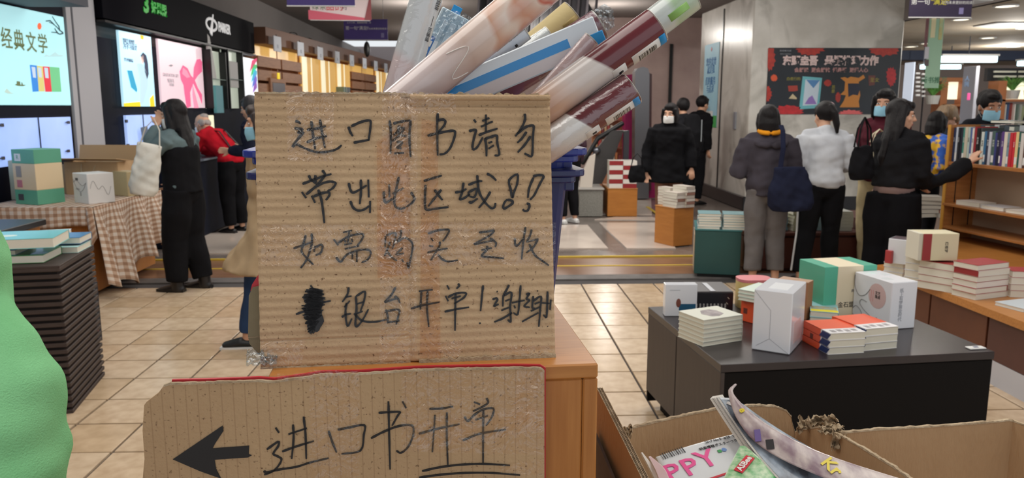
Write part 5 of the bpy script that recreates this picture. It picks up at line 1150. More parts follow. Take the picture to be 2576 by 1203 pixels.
for x, y in ((5, 315), (172, 308), (172, 380), (8, 398), (105, 400)):
    p = W(x, y, WX + .02); MB().mat(CHR).box((p.x, p.y, p.z), (.02, .035, .03), .004).box((p.x, p.y - .03, p.z), (.014, .04, .012), .002).obj('hinge', fa)
def wt(s, x, y, size, m, par, X=WX + .019, xs=1, bold=0, sp=1.0, depth=.002, name='lettering', al='CENTER'):
    p = W(x, y, X); return text(s, size, m, par, (p.x, p.y, p.z), (R(90), 0, R(90)), depth, name, al, xs, 0, bold, sp)
OLV = M('olive_lettering', (96, 108, 72), .5)
for ch, x, y in (('经', 17, 100), ('典', 48, 105), ('文', 79, 110), ('学', 108, 114)): wt(ch, x, y, .19, OLV, fa, xs=.9, bold=.002)
def wpoly(par, pts, m, X=WX + .018, th=.002, name='print'):
    b_ = m.node_tree.nodes['Principled BSDF']; b_.inputs['Emission Color'].default_value = b_.inputs['Base Color'].default_value; b_.inputs['Emission Strength'].default_value = .6
    P = [W(x, y, X) for x, y in pts]; a = [(p.x, p.y, p.z) for p in P]; b = [(p.x + th, p.y, p.z) for p in P]; n = len(a)
    mb = MB().mat(m); mb.add(a + b, [tuple(range(n)), tuple(range(n, 2 * n))[::-1]] + [(i, (i + 1) % n, n + (i + 1) % n, n + i) for i in range(n)]); return mb.obj(name, par)
for pts, c in (([(75,163),(92,165),(97,230),(82,231)], (44, 130, 214)), ([(92,165),(107,167),(112,230),(97,230)], (206, 196, 120)), ([(107,167),(124,168),(130,231),(114,231)], (216, 48, 66)), ([(124,168),(149,170),(154,231),(130,231)], (106, 190, 134))):
    wpoly(fa, pts, M('poster_book_%d' % c[0], c, .5))
for pts in ([(79,168),(88,169),(90,196),(83,195)], [(95,170),(103,171),(105,195),(98,194)], [(111,170),(120,171),(122,197),(114,196)]): wpoly(fa, pts, M('poster_pale_print', (190, 206, 224), .5), WX + .0205)
wpoly(fa, [(99 + 5 * math.cos(a / 2), 66 + 8.5 * math.sin(a / 2)) for a in range(12)], M('poster_orange_sun', (240, 104, 60), .5))
wpoly(fa, [(37,213),(42,211),(42,204),(50,205),(51,213),(54,213),(54,207),(56,208),(57,213),(65,214),(58,217),(44,216)], OLV)
for l in ([(158,82),(150,76),(143,68),(135,61),(124,56)], [(150,76),(148,66),(140,55),(132,42)], [(158,84),(150,86),(142,82),(130,81)], [(135,61),(126,52),(116,53)], [(146,84),(140,76),(138,72)]):
    q = [W(x, y, WX + .02) for x, y in l]; MB().mat(M('twig_ink', (84, 110, 120), .6)).loft(q, [.007 - .001 * i for i in range(len(q))], n=5).obj('print', fa)
wpoly(fa, [(108,143),(115,136),(124,140),(138,130),(146,137),(158,137),(158,143)], M('misty_hills', (176, 214, 218), .6))
wpoly(fa, [(10,232),(16,222),(26,232),(36,236),(20,236)], M('misty_hills_b', (178, 204, 196), .6))
# soffit over fixture A
o = MB().mat(M('dark_soffit', (62, 66, 78), .6)).prism([(WX - .2, 5.0), (WX + .55, 5.0), (WX + .55, W(222, 10, WX + .55).y), (WX - .2, W(222, 10, WX + .55).y)], .35, z=W(222, 18, WX + .55).z); o.obj('soffit', fa)
# -- white pilaster
PILW = M('pale_grey_paint', (186, 186, 192), .6)
pl0, pl1 = W(178, 200).y, W(250, 200).y
o = MB().mat(PILW).box((WX - .10, (pl0 + pl1) / 2, 1.75), (.22, pl1 - pl0 - .01, 3.5), .004).obj('wall_pilaster'); struct(o, 'pale grey wall strip between the two lit fixtures')
MB().mat(M('joint_dark', (90, 92, 100), .6)).box((WX + .012, W(192, 200).y, 1.75), (.006, .03, 3.5)).obj('joint', o)
# -- fixture B
fb = root('display_fixture', 'long black fixture with green and white brand lettering over lit posters', 'fixture', (0, 0, 0))
Yb0, Yb1 = W(250, 200).y + .01, 14.8
ztop = 3.02
MB().mat(NAVYB).box((WX - .08, (Yb0 + Yb1) / 2, 1.15), (.1, Yb1 - Yb0, 2.3)).obj('frame', fb)
zs = W(300, 66).z
MB().mat(DARKH).box((WX - .03, (Yb0 + Yb1) / 2, (zs + .03 + ztop) / 2), (.24, Yb1 - Yb0, ztop - zs - .03), .004).obj('header', fb)
MB().mat(BLACK).box((WX - .02, (Yb0 + Yb1) / 2, zs), (.26, Yb1 - Yb0, .03), .004).obj('header_lip', fb)
def lbox(x0, x1, yt, yb, m, name='lit_poster', th=.03, X=WX + .005):
    y0, y1 = W(x0, 170, X).y, W(x1, 170, X).y; zt = W(x0, yt, X).z; zb_ = W(x0, yb, X).z
    return MB().mat(m).box((X - th / 2 + .01, (y0 + y1) / 2, (zt + zb_) / 2), (th, y1 - y0, zt - zb_), .002).obj(name, fb)
lbox(303, 383, 77, 268, emis('lit_poster_cyan_white', (186, 232, 250), .7))
lbox(400, 508, 98, 272, emis('lit_poster_blush', (236, 208, 216), .6))
lbox(604, 645, 142, 243, emis('lit_poster_white', (236, 240, 244), .8))
VIT = emis('lit_vitrine_back', (176, 184, 168), .62)
for x0, x1 in ((512, 550), (557, 594)):
    lbox(x0, x1, 124, 273, VIT, 'vitrine_back', .02, WX + .005)
    y0, y1 = W(x0, 170).y, W(x1, 170).y
    for z in (W(x0, 198).z,): MB().mat(M('glass_shelf', (190, 210, 206), .1, trans=.4)).box((WX + .05, (y0 + y1) / 2, z), (.12, y1 - y0 - .02, .012), .002).obj('glass_shelf', fb)
    for yy in (y0, y1): MB().mat(BLACK).box((WX + .05, yy, (W(x0, 124).z + W(x0, 273).z) / 2), (.14, .03, W(x0, 124).z - W(x0, 273).z), .003).obj('post', fb)
yy = W(532, 200).y
MB().mat(WHITE).prism([(0, 0), (.32, 0), (.10, .62), (0, .66)], .03, X=frame((WX + .06, W(513, 199).y, W(513, 199).z), (0, 1, 0), (1, 0, 0))).obj('display_card', fb)
MB().mat(M('pale_teal_box', (120, 188, 200), .5)).box((WX + .05, W(541, 250).y, W(541, 250).z), (.05, .34, .42), .004).obj('display_box', fb)
MB().mat(WHITE).box((WX + .05, W(578, 188).y, W(578, 188).z), (.05, .42, .42), .004).obj('display_card', fb)
PK = M('pink_ribbon_print', (240, 98, 146), .5); PK2 = M('pale_pink_ribbon', (246, 150, 180), .5)
wpoly(fb, [(455,200),(452,180),(460,164),(472,172),(480,190),(486,196),(488,170),(495,150),(503,148),(508,156),(508,180),(498,190),(490,202),(498,222),(508,238),(508,262),(500,240),(488,214),(486,210),(478,232),(480,268),(470,272),(464,236),(462,215)], PK)
wpoly(fb, [(458,186),(460,170),(470,178),(478,194),(470,196)], PK2, WX + .021); wpoly(fb, [(484,212),(492,240),(500,272),(488,272),(484,240)], PK2, WX + .021)
GYI = M('grey_print', (150, 146, 150), .6); BLI = M('blue_grey_print', (74, 108, 148), .6)
wt('为学习设计', 328, 118, .085, BLI, fb, xs=.9); wt('智能学习好伙伴', 324, 104, .05, BLI, fb, xs=.9); wt('学习平板新品', 324, 152, .045, BLI, fb, xs=.9)
wt('GRADUATION GIFT', 430, 190, .062, GYI, fb); wt('甄选好礼', 430, 204, .06, GYI, fb); wt('为爱而礼', 432, 214, .045, GYI, fb); wpoly(fb, [(424, 165), (430, 162), (436, 165), (430, 168)], GYI)
wpoly(fb, [(320,177),(332,178),(345,225),(344,232),(330,220)], M('blue_tablet_print', (40, 160, 200), .5))
wpoly(fb, [(354,140),(360,132),(368,140),(372,160),(374,186),(370,200),(364,180),(364,160)], M('dark_hair_print', (60, 66, 90), .6)); wpoly(fb, [(353,145),(360,138),(363,152),(358,162)], M('face_print', (236, 206, 196), .6)); wpoly(fb, [(346,160),(358,160),(370,185),(372,215),(360,262),(352,262),(352,200)], M('dress_print', (190, 222, 236), .6))
YLP = M('yellow_print', (244, 214, 32), .5); wpoly(fb, [(311,260),(352,256),(354,268),(312,268)], YLP); wpoly(fb, [(377,248),(386,238),(389,268),(378,268)], YLP); wpoly(fb, [(353,88),(361,90),(361,100),(354,98)], YLP)
for i, c in enumerate(((232, 70, 120), (80, 200, 120), (70, 190, 220), (90, 120, 210), (150, 90, 190))):
    wpoly(fb, [(634 + i * 2.2, 152 + i * 9), (646, 146 + i * 17), (646, 153 + i * 17), (628 + i * 2, 182 + i * 13)], M('feather_%d' % i, c, .5))
# lower lit cabinet, behind the long haired person
z1, z0 = W(320, 290).z, W(320, 379).z; y0, y1 = W(314, 300).y, W(400, 300).y
MB().mat(LITW).box((WX - .0, (y0 + y1) / 2, (z0 + z1) / 2), (.03, y1 - y0, z1 - z0)).obj('lit_back', fb)
MB().mat(NAVYB).box((WX + .02, W(356, 300).y, (z0 + z1) / 2), (.008, .01, z1 - z0)).obj('door_joint', fb)
for x, y in ((318, 305), (386, 305), (384, 365), (322, 366)):
    p = W(x, y, WX + .02); MB().mat(CHR).box((p.x, p.y, p.z), (.02, .05, .035), .004).obj('hinge', fb)
MB().mat(M('white_base_cabinet', (196, 200, 206), .5)).box((WX + .02, (Yb0 + 9.6) / 2 + .3, .52), (.12, 9.6 - Yb0, .5), .004).obj('base_cabinet', fb)
# header lettering
GRL = emis('green_lettering', (20, 170, 44), .25)
hx = WX + .092
def ht(s, x, y, size, m, xs=1, bold=0, al='CENTER', sh=0, sp=1): p = W(x, y, hx); return text(s, size, m, fb, (p.x, p.y, p.z), (R(90), 0, R(90)), .01, 'lettering', al, xs, sh, bold, sp)
ht('3', 367, 13, .27, GRL, 1.3, .012); ht('好恩熙', 400, 25, .155, GRL, 1.05, .005)
WL = emis('white_lettering', (240, 240, 240), .35)
ht('PARKER', 549, 68, .21, WL, .9, .003, 'LEFT', 0, .85)
# round pen-nib style emblem: an open ring crossed by a slanting bar
c = W(532, 62, hx); mb = MB().mat(WL)
mb.loft([(c.x, c.y + .24 * math.cos(R(a)), c.z + .085 * math.sin(R(a))) for a in range(0, 361, 15)], [(.012, .022)] * 25, side=(1, 0, 0), n=8)
mb.obj('logo', fb, smooth=True); MB().mat(WL).loft([(c.x + .004, c.y - .06, c.z - .14), (c.x + .004, c.y + .01, c.z), (c.x + .004, c.y + .08, c.z + .15)], [(.012, .06), (.012, .035), (.012, .012)], side=(1, 0, 0), n=8).obj('logo', fb)
# counter the red jacket leans over, and a small lit mirror stand
kc = root('display_counter', 'dark glass-topped counter in front of the person in red', 'counter', (-3.63, 10.3, 0))
MB().mat(NAVYB).box((0, 0, .45), (.6, 3.0, .9), .006).obj('body', kc); MB().mat(M('counter_glass', (90, 100, 112), .08)).box((0, 0, .915), (.64, 3.04, .03), .004).obj('counter_top', kc)
mirr = root('mirror_stand', 'lit cream display panel standing on the dark glass counter', 'display', (W(530, 330, -3.75).x, W(530, 330, -3.75).y, .93))
MB().mat(emis('lit_cream', (226, 222, 190), .8)).box((0, 0, .26), (.03, .26, .48), .01).obj('panel', mirr); MB().mat(BLACK).box((0, 0, .01), (.1, .3, .02), .004).obj('foot', mirr)
# ---------------------------------------------------------------- timber wall bays beyond
WOODM = M('oak_wall_cladding', (190, 138, 100), .5, var=(5, (168, 118, 84), .3), stretch=(1, 1, 8))
WOODD = M('dark_brown_fascia', (122, 84, 62), .5)
GLOW = emis('warm_lit_back', (236, 186, 100), .45); GLOWW = emis('warm_white_panel', (250, 240, 206), .7)
ox, oy = -4.02, 15.05; dv = Vector((.0975, 1, 0)).normalized(); nv = Vector((dv.y, -dv.x, 0))
wrz = math.atan2(dv.y, dv.x)
tw = root('wood_shelving', 'timber clad wall shelving with small white tags along its dark fascia', 'shelving', (ox, oy + .1, 0), wrz)   # local x runs along, -y faces the aisle
LW = 12.6
MB().mat(WOODM).box((LW / 2, .3, 1.5), (LW, .1, 3.0)).obj('back_panel', tw)
MB().mat(WOODD).box((LW / 2, .02, 2.84), (LW, .3, .30), .004).obj('fascia', tw)
bays = [(0, 1.3, 'slat'), (1.3, 2.6, 'slat'), (2.6, 4.0, 'lit'), (4.0, 5.4, 'lit'), (5.4, 6.8, 'lit'), (6.8, 8.3, 'slat'), (8.3, 9.8, 'slat'), (9.8, 11.2, 'lit'), (11.2, 12.6, 'lit')]
for a, b, k in bays:
    MB().mat(WOODM).box((a + .02, .22, 1.35), (.05, .16, 2.7), .003).obj('upright', tw)
    if k == 'slat':
        MB().mat(GLOW).box(((a + b) / 2, .16, 2.54), (b - a - .02, .03, .28)).obj('lit_strip', tw)
        for i in range(9): MB().mat(WOODM).box(((a + b) / 2, .10 - .02 * (i % 2) * 0, 2.38 - i * .25), (b - a - .08, .10, .20), .006).obj('slat', tw)
        if a == 0:
            MB().mat(M('grey_screen', (112, 104, 106), .3)).box((a + .95, .02, 1.62), (.7, .05, .78), .01).obj('screen', tw); MB().mat(WOODM).box((a + .95, .03, 1.62), (.86, .05, .95), .01).obj('screen_frame', tw); MB().mat(YLP).box((a + .92, -.01, 2.14), (.12, .02, .12), .004).obj('tag_card', tw)
    else:
        MB().mat(GLOW).box(((a + b) / 2, .10, 2.2), (b - a - .08, .03, .86), .003).obj('lit_panel', tw)
        MB().mat(GLOWW).box((a + .28, .09, 2.2), (.34, .02, .86), .003).obj('lit_panel', tw); MB().mat(GLOWW).box((a + .78, .09, 2.2), (.08, .02, .86), .003).obj('lit_panel', tw)
        for z in (1.72, 1.30, .9): MB().mat(WOODM).box(((a + b) / 2, .05, z), (b - a - .05, .36, .04), .003).obj('shelf', tw)
        MB().mat(WOODD).box(((a + b) / 2, .24, 1.45), (b - a - .1, .02, .5)).obj('bay_back', tw)
TAGM = M('white_tag_card', (226, 232, 242), .5)
for i in range(9):
    x = .35 + i * 1.36
    t = root('shelf_tag', 'white numbered tag on the fascia, %s along the timber wall' % ['first', 'second', 'third', 'fourth', 'fifth', 'sixth', 'seventh', 'eighth', 'ninth'][i], 'tag', (ox + dv.x * x + nv.x * .24, oy + dv.y * x + nv.y * .24, 2.70), wrz, 'white tags along the timber wall')
    MB().mat(TAGM).box((0, 0, 0), (.40, .02, .28), .006).obj('card', t); MB().mat(CHR).loft([(0, 0, .13), (0, .02, .17)], [.006, .006], n=6).obj('hook', t)
    text('%02d' % (i + 1), .1, M('tag_print', (120, 130, 150), .5), t, (0, -.011, -.05), UP)
for i, (px_, yy) in enumerate(((736, 88), (776, 102))):
    c = PY(px_, yy, 17 + i * 1.5); lo = MB().mat(BLACK).loft([(c.x + .09 * math.cos(R(a)), c.y, c.z + .05 * math.sin(R(a))) for a in range(0, 200, 20)], [.008] * 10, n=6).obj('wire_loop', None, smooth=True); tag(lo, 'black wire loop above the dark fascia, %s one' % ('larger' if i == 0 else 'smaller'), 'wire', 'wire loops on the fascia')
# books in the third lit bay
g = random.Random(21)
x = 5.55
for i in range(7):
    c = [(150, 176, 160), (190, 196, 180), (90, 130, 120), (210, 208, 200), (60, 70, 70), (170, 180, 190), (120, 110, 100)][i]
    w_ = .10; t = MB().mat(M('far_book_%d' % i, c, .6)).box((0, 0, .15), (w_ - .01, .2, .30), .006).obj('book', None, (ox + dv.x * x + nv.x * .02 * -1, oy + dv.y * x, 1.742), (0, 0, wrz)); x += w_
    tag(t, 'book on the timber shelf, %s of seven' % ['first', 'second', 'third', 'fourth', 'fifth', 'sixth', 'last'][i], 'book', 'books on the timber wall shelf')
# ---------------------------------------------------------------- gingham table
def gingham():
    m = bpy.data.materials.new('beige_gingham_cloth'); m.use_nodes = True; nt = m.node_tree; b = nt.nodes['Principled BSDF']; b.inputs['Roughness'].default_value = .9
    uv = nt.nodes.new('ShaderNodeUVMap'); uv.uv_map = 'UVMap'; sp = nt.nodes.new('ShaderNodeSeparateXYZ'); nt.links.new(uv.outputs[0], sp.inputs[0]); outs = []
    for i in range(2):
        mm = nt.nodes.new('ShaderNodeMath'); mm.operation = 'MULTIPLY'; mm.inputs[1].default_value = 1 / .062; nt.links.new(sp.outputs[i], mm.inputs[0])
        fr_ = nt.nodes.new('ShaderNodeMath'); fr_.operation = 'FRACT'; nt.links.new(mm.outputs[0], fr_.inputs[0]); gt = nt.nodes.new('ShaderNodeMath'); gt.operation = 'GREATER_THAN'; gt.inputs[1].default_value = .5; nt.links.new(fr_.outputs[0], gt.inputs[0]); outs.append(gt.outputs[0])
    ad = nt.nodes.new('ShaderNodeMath'); ad.operation = 'ADD'; nt.links.new(outs[0], ad.inputs[0]); nt.links.new(outs[1], ad.inputs[1]); dv_ = nt.nodes.new('ShaderNodeMath'); dv_.operation = 'DIVIDE'; dv_.inputs[1].default_value = 2; nt.links.new(ad.outputs[0], dv_.inputs[0])
    r = nt.nodes.new('ShaderNodeValToRGB'); r.color_ramp.interpolation = 'CONSTANT'; e = r.color_ramp.elements; e[0].color = lin((216, 204, 192)); e[1].position = .75; e[1].color = lin((158, 124, 100)); q = e.new(.25); q.color = lin((190, 162, 140))
    nt.links.new(dv_.outputs[0], r.inputs[0]); nt.links.new(r.outputs[0], b.inputs['Base Color']); return m
GING = gingham()
gx1, gy0, gy1, gx0, gz = -3.10, 6.47, 7.80, -4.0, .75
gt_ = root('display_table', 'wooden table under the beige gingham cloth', 'table', ((gx0 + gx1) / 2, (gy0 + gy1) / 2, 0))
MB().mat(OAKH).box((0, 0, gz - .03), (gx1 - gx0 - .02, gy1 - gy0 - .02, .04), .003).obj('table_top', gt_)
MB().mat(OAKC).box((0, -.0, .37), (gx1 - gx0 - .12, gy1 - gy0 - .12, .66), .003).obj('body', gt_)
me_v = []; uvs = []
def cloth():
    mb = MB().mat(GING); U = []
    def sheet(P, nu, nv, uvf):
        n0 = len(mb.v); mb.grid(P, nu, nv); U.extend([uvf(i / nu, j / nv) for j in range(nv + 1) for i in range(nu + 1)])
    lx, ly = gx1 - gx0, gy1 - gy0
    sheet(lambda u, v: (gx0 + u * lx, gy0 + v * ly, gz + .002 + .002 * math.sin(u * 9 + v * 7)), 20, 24, lambda u, v: (u * lx, v * ly))
    def rdrop(t): return .70 - .09 * math.cos(t * 9) * (1 - t) - .22 * t + .04 * math.sin(t * 21)
    def rs(u, v):      # right side skirt, folds growing downwards
        d = rdrop(u) * v; a = (.022 + .05 * v) * math.sin(u * 24 + math.sin(u * 7)) * min(1, v * 3)
        return (gx1 + .012 + a + .06 * v + (.05 * v * (1 - u)), gy0 - .02 - .09 * v * (1 - u) + u * (ly + .04), gz + .003 - d)
    sheet(rs, 80, 26, lambda u, v: (lx + v * .72, u * ly * 1.15))
    def fs(u, v):      # short front flap
        a = .010 * math.sin(u * 22) * v; return (gx0 + u * lx + .0, gy0 - .014 - a, gz + .003 - (.17 + .02 * math.sin(u * 5)) * v)
    sheet(fs, 50, 6, lambda u, v: (u * lx, -v * .2))
    def cn(u, v):      # fold hanging at the corner
        w_ = .07 * (1 - v * .5); return (gx1 - .05 + .06 * u + .02 * v, gy0 - .03 - .02 * math.sin(u * 3.1), gz - .0 - (.34 - .1 * u) * v)
    sheet(cn, 6, 10, lambda u, v: (u * .07, -v * .35))
    me = mb.mesh('tablecloth', smooth=True); l = me.uv_layers.new(name='UVMap')
    for p in me.polygons:
        for li in p.loop_indices: l.data[li].uv = U[me.loops[li].vertex_index]
    return link('tablecloth', me)
tc_ = cloth(); md = tc_.modifiers.new('thick', 'SOLIDIFY'); md.thickness = .003; md.offset = 1
tag(tc_, 'beige and white gingham cloth draped unevenly over the table by the wall', 'tablecloth')
TEAL = M('jade_green_card', (98, 170, 142), .45, var=(6, (88, 158, 130), .3)); CREAM = M('cream_card', (222, 200, 164), .5); CREAM2 = M('pale_cream_card', (226, 214, 186), .5)
WBOX = M('white_gift_card', (222, 220, 218), .4); LINE = M('thin_grey_line', (130, 128, 130), .5)
def squiggle(par, pts, m, r=.0012, name='line_print'): MB().mat(m).loft(pts, [r] * len(pts), n=5).obj(name, par, smooth=True)
# striped box (three bands)
p = PZ(97, 517, gz + .004)
bx1 = root('gift_box', 'tall jade and cream banded gift box on the gingham cloth', 'box', (p.x - .07, p.y + .17, gz + .005), R(-24))
for z0_, z1_, m in ((0, .12, TEAL), (.12, .335, CREAM), (.335, .45, TEAL)): MB().mat(m).box((0, 0, (z0_ + z1_) / 2), (.26, .25, z1_ - z0_), .003).obj('band', bx1)
for z, w_, h_, m in ((.385, .07, .06, WHITE), (.27, .06, .09, M('grey_code_patch', (150, 146, 140), .6)), (.17, .06, .06, M('rosy_print', (190, 120, 130), .6)), (.06, .06, .05, M('dark_photo_print', (70, 70, 74), .6))): MB().mat(m).box((-.06, -.126, z), (w_, .002, h_)).obj('print', bx1)
text('R', .05, M('jade_ink', (90, 160, 134), .5), bx1, (-.06, -.1275, .385), UP)
# white box with necklace drawing
p = PZ(216, 515, gz + .004)
bx2 = root('gift_box', 'white gift box with a fine necklace line drawing, on the gingham cloth', 'box', (p.x - .0, p.y + .16, gz + .005), R(-38))
MB().mat(WBOX).box((0, 0, .125), (.24, .22, .25), .004).obj('box_body', bx2)
squiggle(bx2, [(-.11 + .011 * i, -.112, .10 + .12 * ((i - 10) / 10) ** 2 * .8) for i in range(20)], LINE)
squiggle(bx2, [(-.11 + .011 * i, -.112, .17 + .02 * math.sin(i * .35)) for i in range(20)], LINE)
squiggle(bx2, [(-.0 + .008 * math.cos(a), -.112, .08 + .016 * math.sin(a)) for a in range(8)], LINE)
squiggle(bx2, [(.122, -.09 + .009 * i, .13 + .07 * math.sin(i * .5) * math.cos(i * .17)) for i in range(20)], LINE)
MB().mat(M('dark_print_patch', (80, 80, 84), .6)).box((-.05, -.1115, .20), (.04, .002, .02)).obj('print', bx2)
text('necklace', .018, LINE, bx2, (-.04, -.1125, .12), UP)
for nm, lb, pxy, sz, rz_, m in (('carton', 'plain brown carton behind the jade banded box', (165, 495), (.24, .2, .27), -20, KRAFT_IN), ('gift_box', 'small cream box right of the white necklace box', (290, 500), (.22, .16, .22), -34, M('cream_box_card', (190, 172, 132), .6)), ('storage_box', 'pale green grey box at the far left behind the jade banded one', (40, 510), (.30, .16, .34), 6, M('pale_green_grey', (172, 182, 170), .6))):
    p = PZ(pxy[0], pxy[1], gz + .004); o = root(nm, lb, 'box', (p.x, p.y + .28, gz + .005), R(rz_)); MB().mat(m).box((0, 0, sz[2] / 2), sz, .004).obj('box_body', o); MB().mat(M('pale_tape', (200, 196, 180), .4)).box((0, 0, sz[2] + .0005), (sz[0] * .96, .04, .001)).obj('tape_strip', o)
p = PZ(300, 478, gz + .004); oc = root('open_carton', 'brown carton with its lid flaps raised, behind the white necklace box', 'box', (-3.50, 7.52, gz + .005), R(-6))
for c, s_ in (((0, -.16, .15), (.5, .006, .3)), ((0, .16, .15), (.5, .006, .3)), ((-.25, 0, .15), (.006, .32, .3)), ((.25, 0, .15), (.006, .32, .3)), ((0, 0, .004), (.5, .32, .006))): MB().mat(KRAFT_IN).box(c, s_, .001).obj('wall', oc)
MB().mat(KRAFT_IN).box((0, -.05, 0), (.62, .26, .006), .001, X=Matrix.Translation((0, -.1, .315)) @ Matrix.Rotation(R(-7), 4, 'X')).obj('flap', oc); MB().mat(M('kraft_outside', (176, 140, 100), .8)).box((0, .0, .06), (.62, .006, .14), .001, X=Matrix.Translation((0, .17, .31)) @ Matrix.Rotation(R(-14), 4, 'X')).obj('flap', oc)
squiggle(oc, [(-.08, -.17, .28), (-.07, -.20, .22), (-.03, -.21, .19), (.04, -.21, .20), (.06, -.19, .27)], M('string', (190, 176, 150), .8), .003, 'string')
# ---------------------------------------------------------------- wooden unit with black top at far left, with stacked books
u = PZ(62, 545, .83); un = root('shelf_unit', 'wooden unit with a black top at the left picture edge', 'shelving', (0, 0, 0))
za = .80; A = PZ(92, 555, za); B = PZ(75, 527, za)
ux1 = A.x; uy0 = A.y - 1.35
MB().mat(OAKC).box((ux1 - .55, uy0 + .72, (za - .04) / 2), (1.06, 1.40, za - .04), .004).obj('body', un); MB().mat(BLACK).box((ux1 - .53, uy0 + .70, za - .02), (1.1, 1.46, .04), .004).obj('unit_top', un)
def book(loc, rz, dims, cover, spine=None, label=None, group=None, rot=None, parent=None, pages=None, cache={}):
    """closed book lying flat: x = spine to fore edge, y = height of the page, z = thickness"""
    W_, H_, T_ = dims; key = (round(W_, 3), round(H_, 3), round(T_, 3), cover.name, spine.name if spine else '', pages.name if pages else '')
    if key not in cache:
        b = .0022 if T_ > .01 else .001; c = MB().mat(cover); c.box((0, 0, T_ - b / 2), (W_, H_, b), .0003).box((0, 0, b / 2), (W_, H_, b), .0003); c.mat(spine or cover).box((-W_ / 2 + b / 2, 0, T_ / 2), (b, H_, T_ - .0002), .0003)
        cache[key] = (c.mesh('cover'), MB().mat(pages or PAGES).box((.0005, 0, T_ / 2), (W_ - .006, H_ - .005, T_ - 2 * b)).mesh('pages'))
    o = root('book', label, 'book', loc, R(rz), group, rot)
    link('cover', cache[key][0], o); link('pages', cache[key][1], o); return o
WC = M('white_book_cover', (224, 224, 226), .35); PKC = M('pale_pink_cover', (226, 196, 196), .4); NVC = M('navy_spine', (40, 58, 110), .4)
ORDN = ['topmost', 'second from top', 'third from top', 'fourth from top', 'fifth from top', 'sixth from top', 'seventh from top', 'eighth from top', 'ninth from top', 'tenth from top']
sp_ = PZ(108, 590, .50)
shelfz = .56
MB().mat(BLACK).box((ux1 + .13, A.y - .08, shelfz - .01), (.34, .30, .02), .003).obj('side_shelf', un)
for i in range(5):
    t = .034; book((ux1 + .13 + .02 * (i % 2) + (.05 if i == 0 else 0), A.y - .06, shelfz + .001 + i * t), 8 + i * 3, (.19, .26, t - .001), PKC if i < 2 else WC, NVC if i == 3 else None, 'pale book at the gingham corner, %s of its stack' % ORDN[4 - i], 'pale books by the gingham cloth')
t = book((ux1 - .25, uy0 + .75, za + .001), 20, (.2, .28, .05), M('tan_cover', (176, 130, 80), .5), None, 'tan book lying on the black topped unit at the picture edge')
# ---------------------------------------------------------------- ribbed dark stand with books on it
RIB = M('dark_brown_ribbed_board', (66, 52, 46), .6, var=(8, (52, 40, 36), .4), stretch=(1, 1, 6)); RIBD = M('black_brown_core', (34, 26, 24), .8)
rA, rB = PZ(149, 668, .775), PZ(236, 616, .775); dirr = (rB - rA); dirr.z = 0; RL = dirr.length; rrz = math.atan2(dirr.y, dirr.x) - R(90)
rs = root('ribbed_stand', 'dark brown ribbed display stand stacked from horizontal boards', 'stand', (rA.x, rA.y, 0), rrz)   # local +y along the right face, x to the left negative
MB().mat(RIBD).box((-.45, RL / 2, .38), (.86, RL - .04, .76)).obj('core', rs)
nb = 22; hh = .775 / nb
for i in range(nb):
    w_ = .0 if i % 1 == 0 else .02
    MB().mat(RIB).box((-.45, RL / 2, hh * i + hh * .40), (.90, RL, hh * .62), .003).obj('board', rs)
MB().mat(RIB).box((-.45, RL / 2, .775 - .006), (.90, RL, .012), .002).obj('top_board', rs)
GB = M('green_cover', (30, 132, 60), .35, coat=.3); TB = M('teal_cover', (84, 182, 186), .3, coat=.3, var=(5, (104, 200, 200), .3)); BB = M('blue_cover', (44, 116, 168), .35, coat=.3)
zt = .7765
def bk(lx, ly, z, rz, dims, cov, lab, spine=None):
    p = rs.matrix_basis @ Vector((lx, ly, 0)) if False else Matrix.Translation((rA.x, rA.y, 0)) @ Matrix.Rotation(rrz, 4, 'Z') @ Vector((lx, ly, 0))
    return book((p.x, p.y, z), math.degrees(rrz) + rz, dims, cov, spine, lab, 'books on the ribbed stand')
b1 = bk(-.30, .22, zt, 88 + 180, (.26, .42, .040), GB, 'green book at the bottom of the pile on the ribbed stand')
b1b = bk(-.105, .46, zt, 88 + 180, (.22, .20, .032), M('pale_teal_cover2', (170, 208, 206), .4), 'pale book at the far edge beneath the blue one')
b2 = bk(-.40, .24, zt + .0405, 88 + 180, (.26, .36, .026), BB, 'blue book with a chequered spine in the middle of the pile')
b2b = bk(-.10, .50, zt + .0405, 88 + 180, (.2, .19, .035), BB, 'blue book poking out behind the teal one')
b3 = bk(-.26, .20, zt + .078, 92 + 180, (.29, .44, .050), TB, 'teal book with pale gold spine lettering on top of the pile')
YI = M('yellow_ink', (220, 214, 90), .5)
for b, s_, sz, yl, zz, m in ((b3, '敦煌飞天记', .034, .02, .025, M('pale_gold', (200, 196, 140), .5)), (b1, '食物之旅', .026, .05, .02, YI)):
    text(s_, sz, m, b, (-dict(b3=.145)['b3'] if b is b3 else -.13, yl, zz), (R(90), 0, R(-90)), .002)
mb = MB().mat(WHITE)
for i in range(12): mb.box((-.1305, -.16 + i * .012, .008 + .010 * (i % 2)), (.002, .006, .008))
o = mb.obj('print', b2)
MB().mat(M('pale_moon_print', (214, 236, 230), .4)).ell((.02, -.02, .0502), (.035, .045, .0008)).obj('print', b3)
# small dark poster leaning between the stand and the cloth
ps = root('leaning_poster', 'narrow dark poster with a red figure leaning by the gingham cloth', 'poster', Vector((PY(243, 690, 5.2).x, 5.2, .10)), R(70))
MB().mat(M('dark_navy_poster', (34, 38, 50), .5)).box((-.04, 0, .12), (.08, .006, .40), .002).obj('board', ps); MB().mat(REDI).box((-.04, -.004, .0), (.025, .002, .05)).obj('print', ps)
for i in range(3): text('书', .04, WHITE, ps, (-.05, -.005, .26 - i * .07), UP, .001)
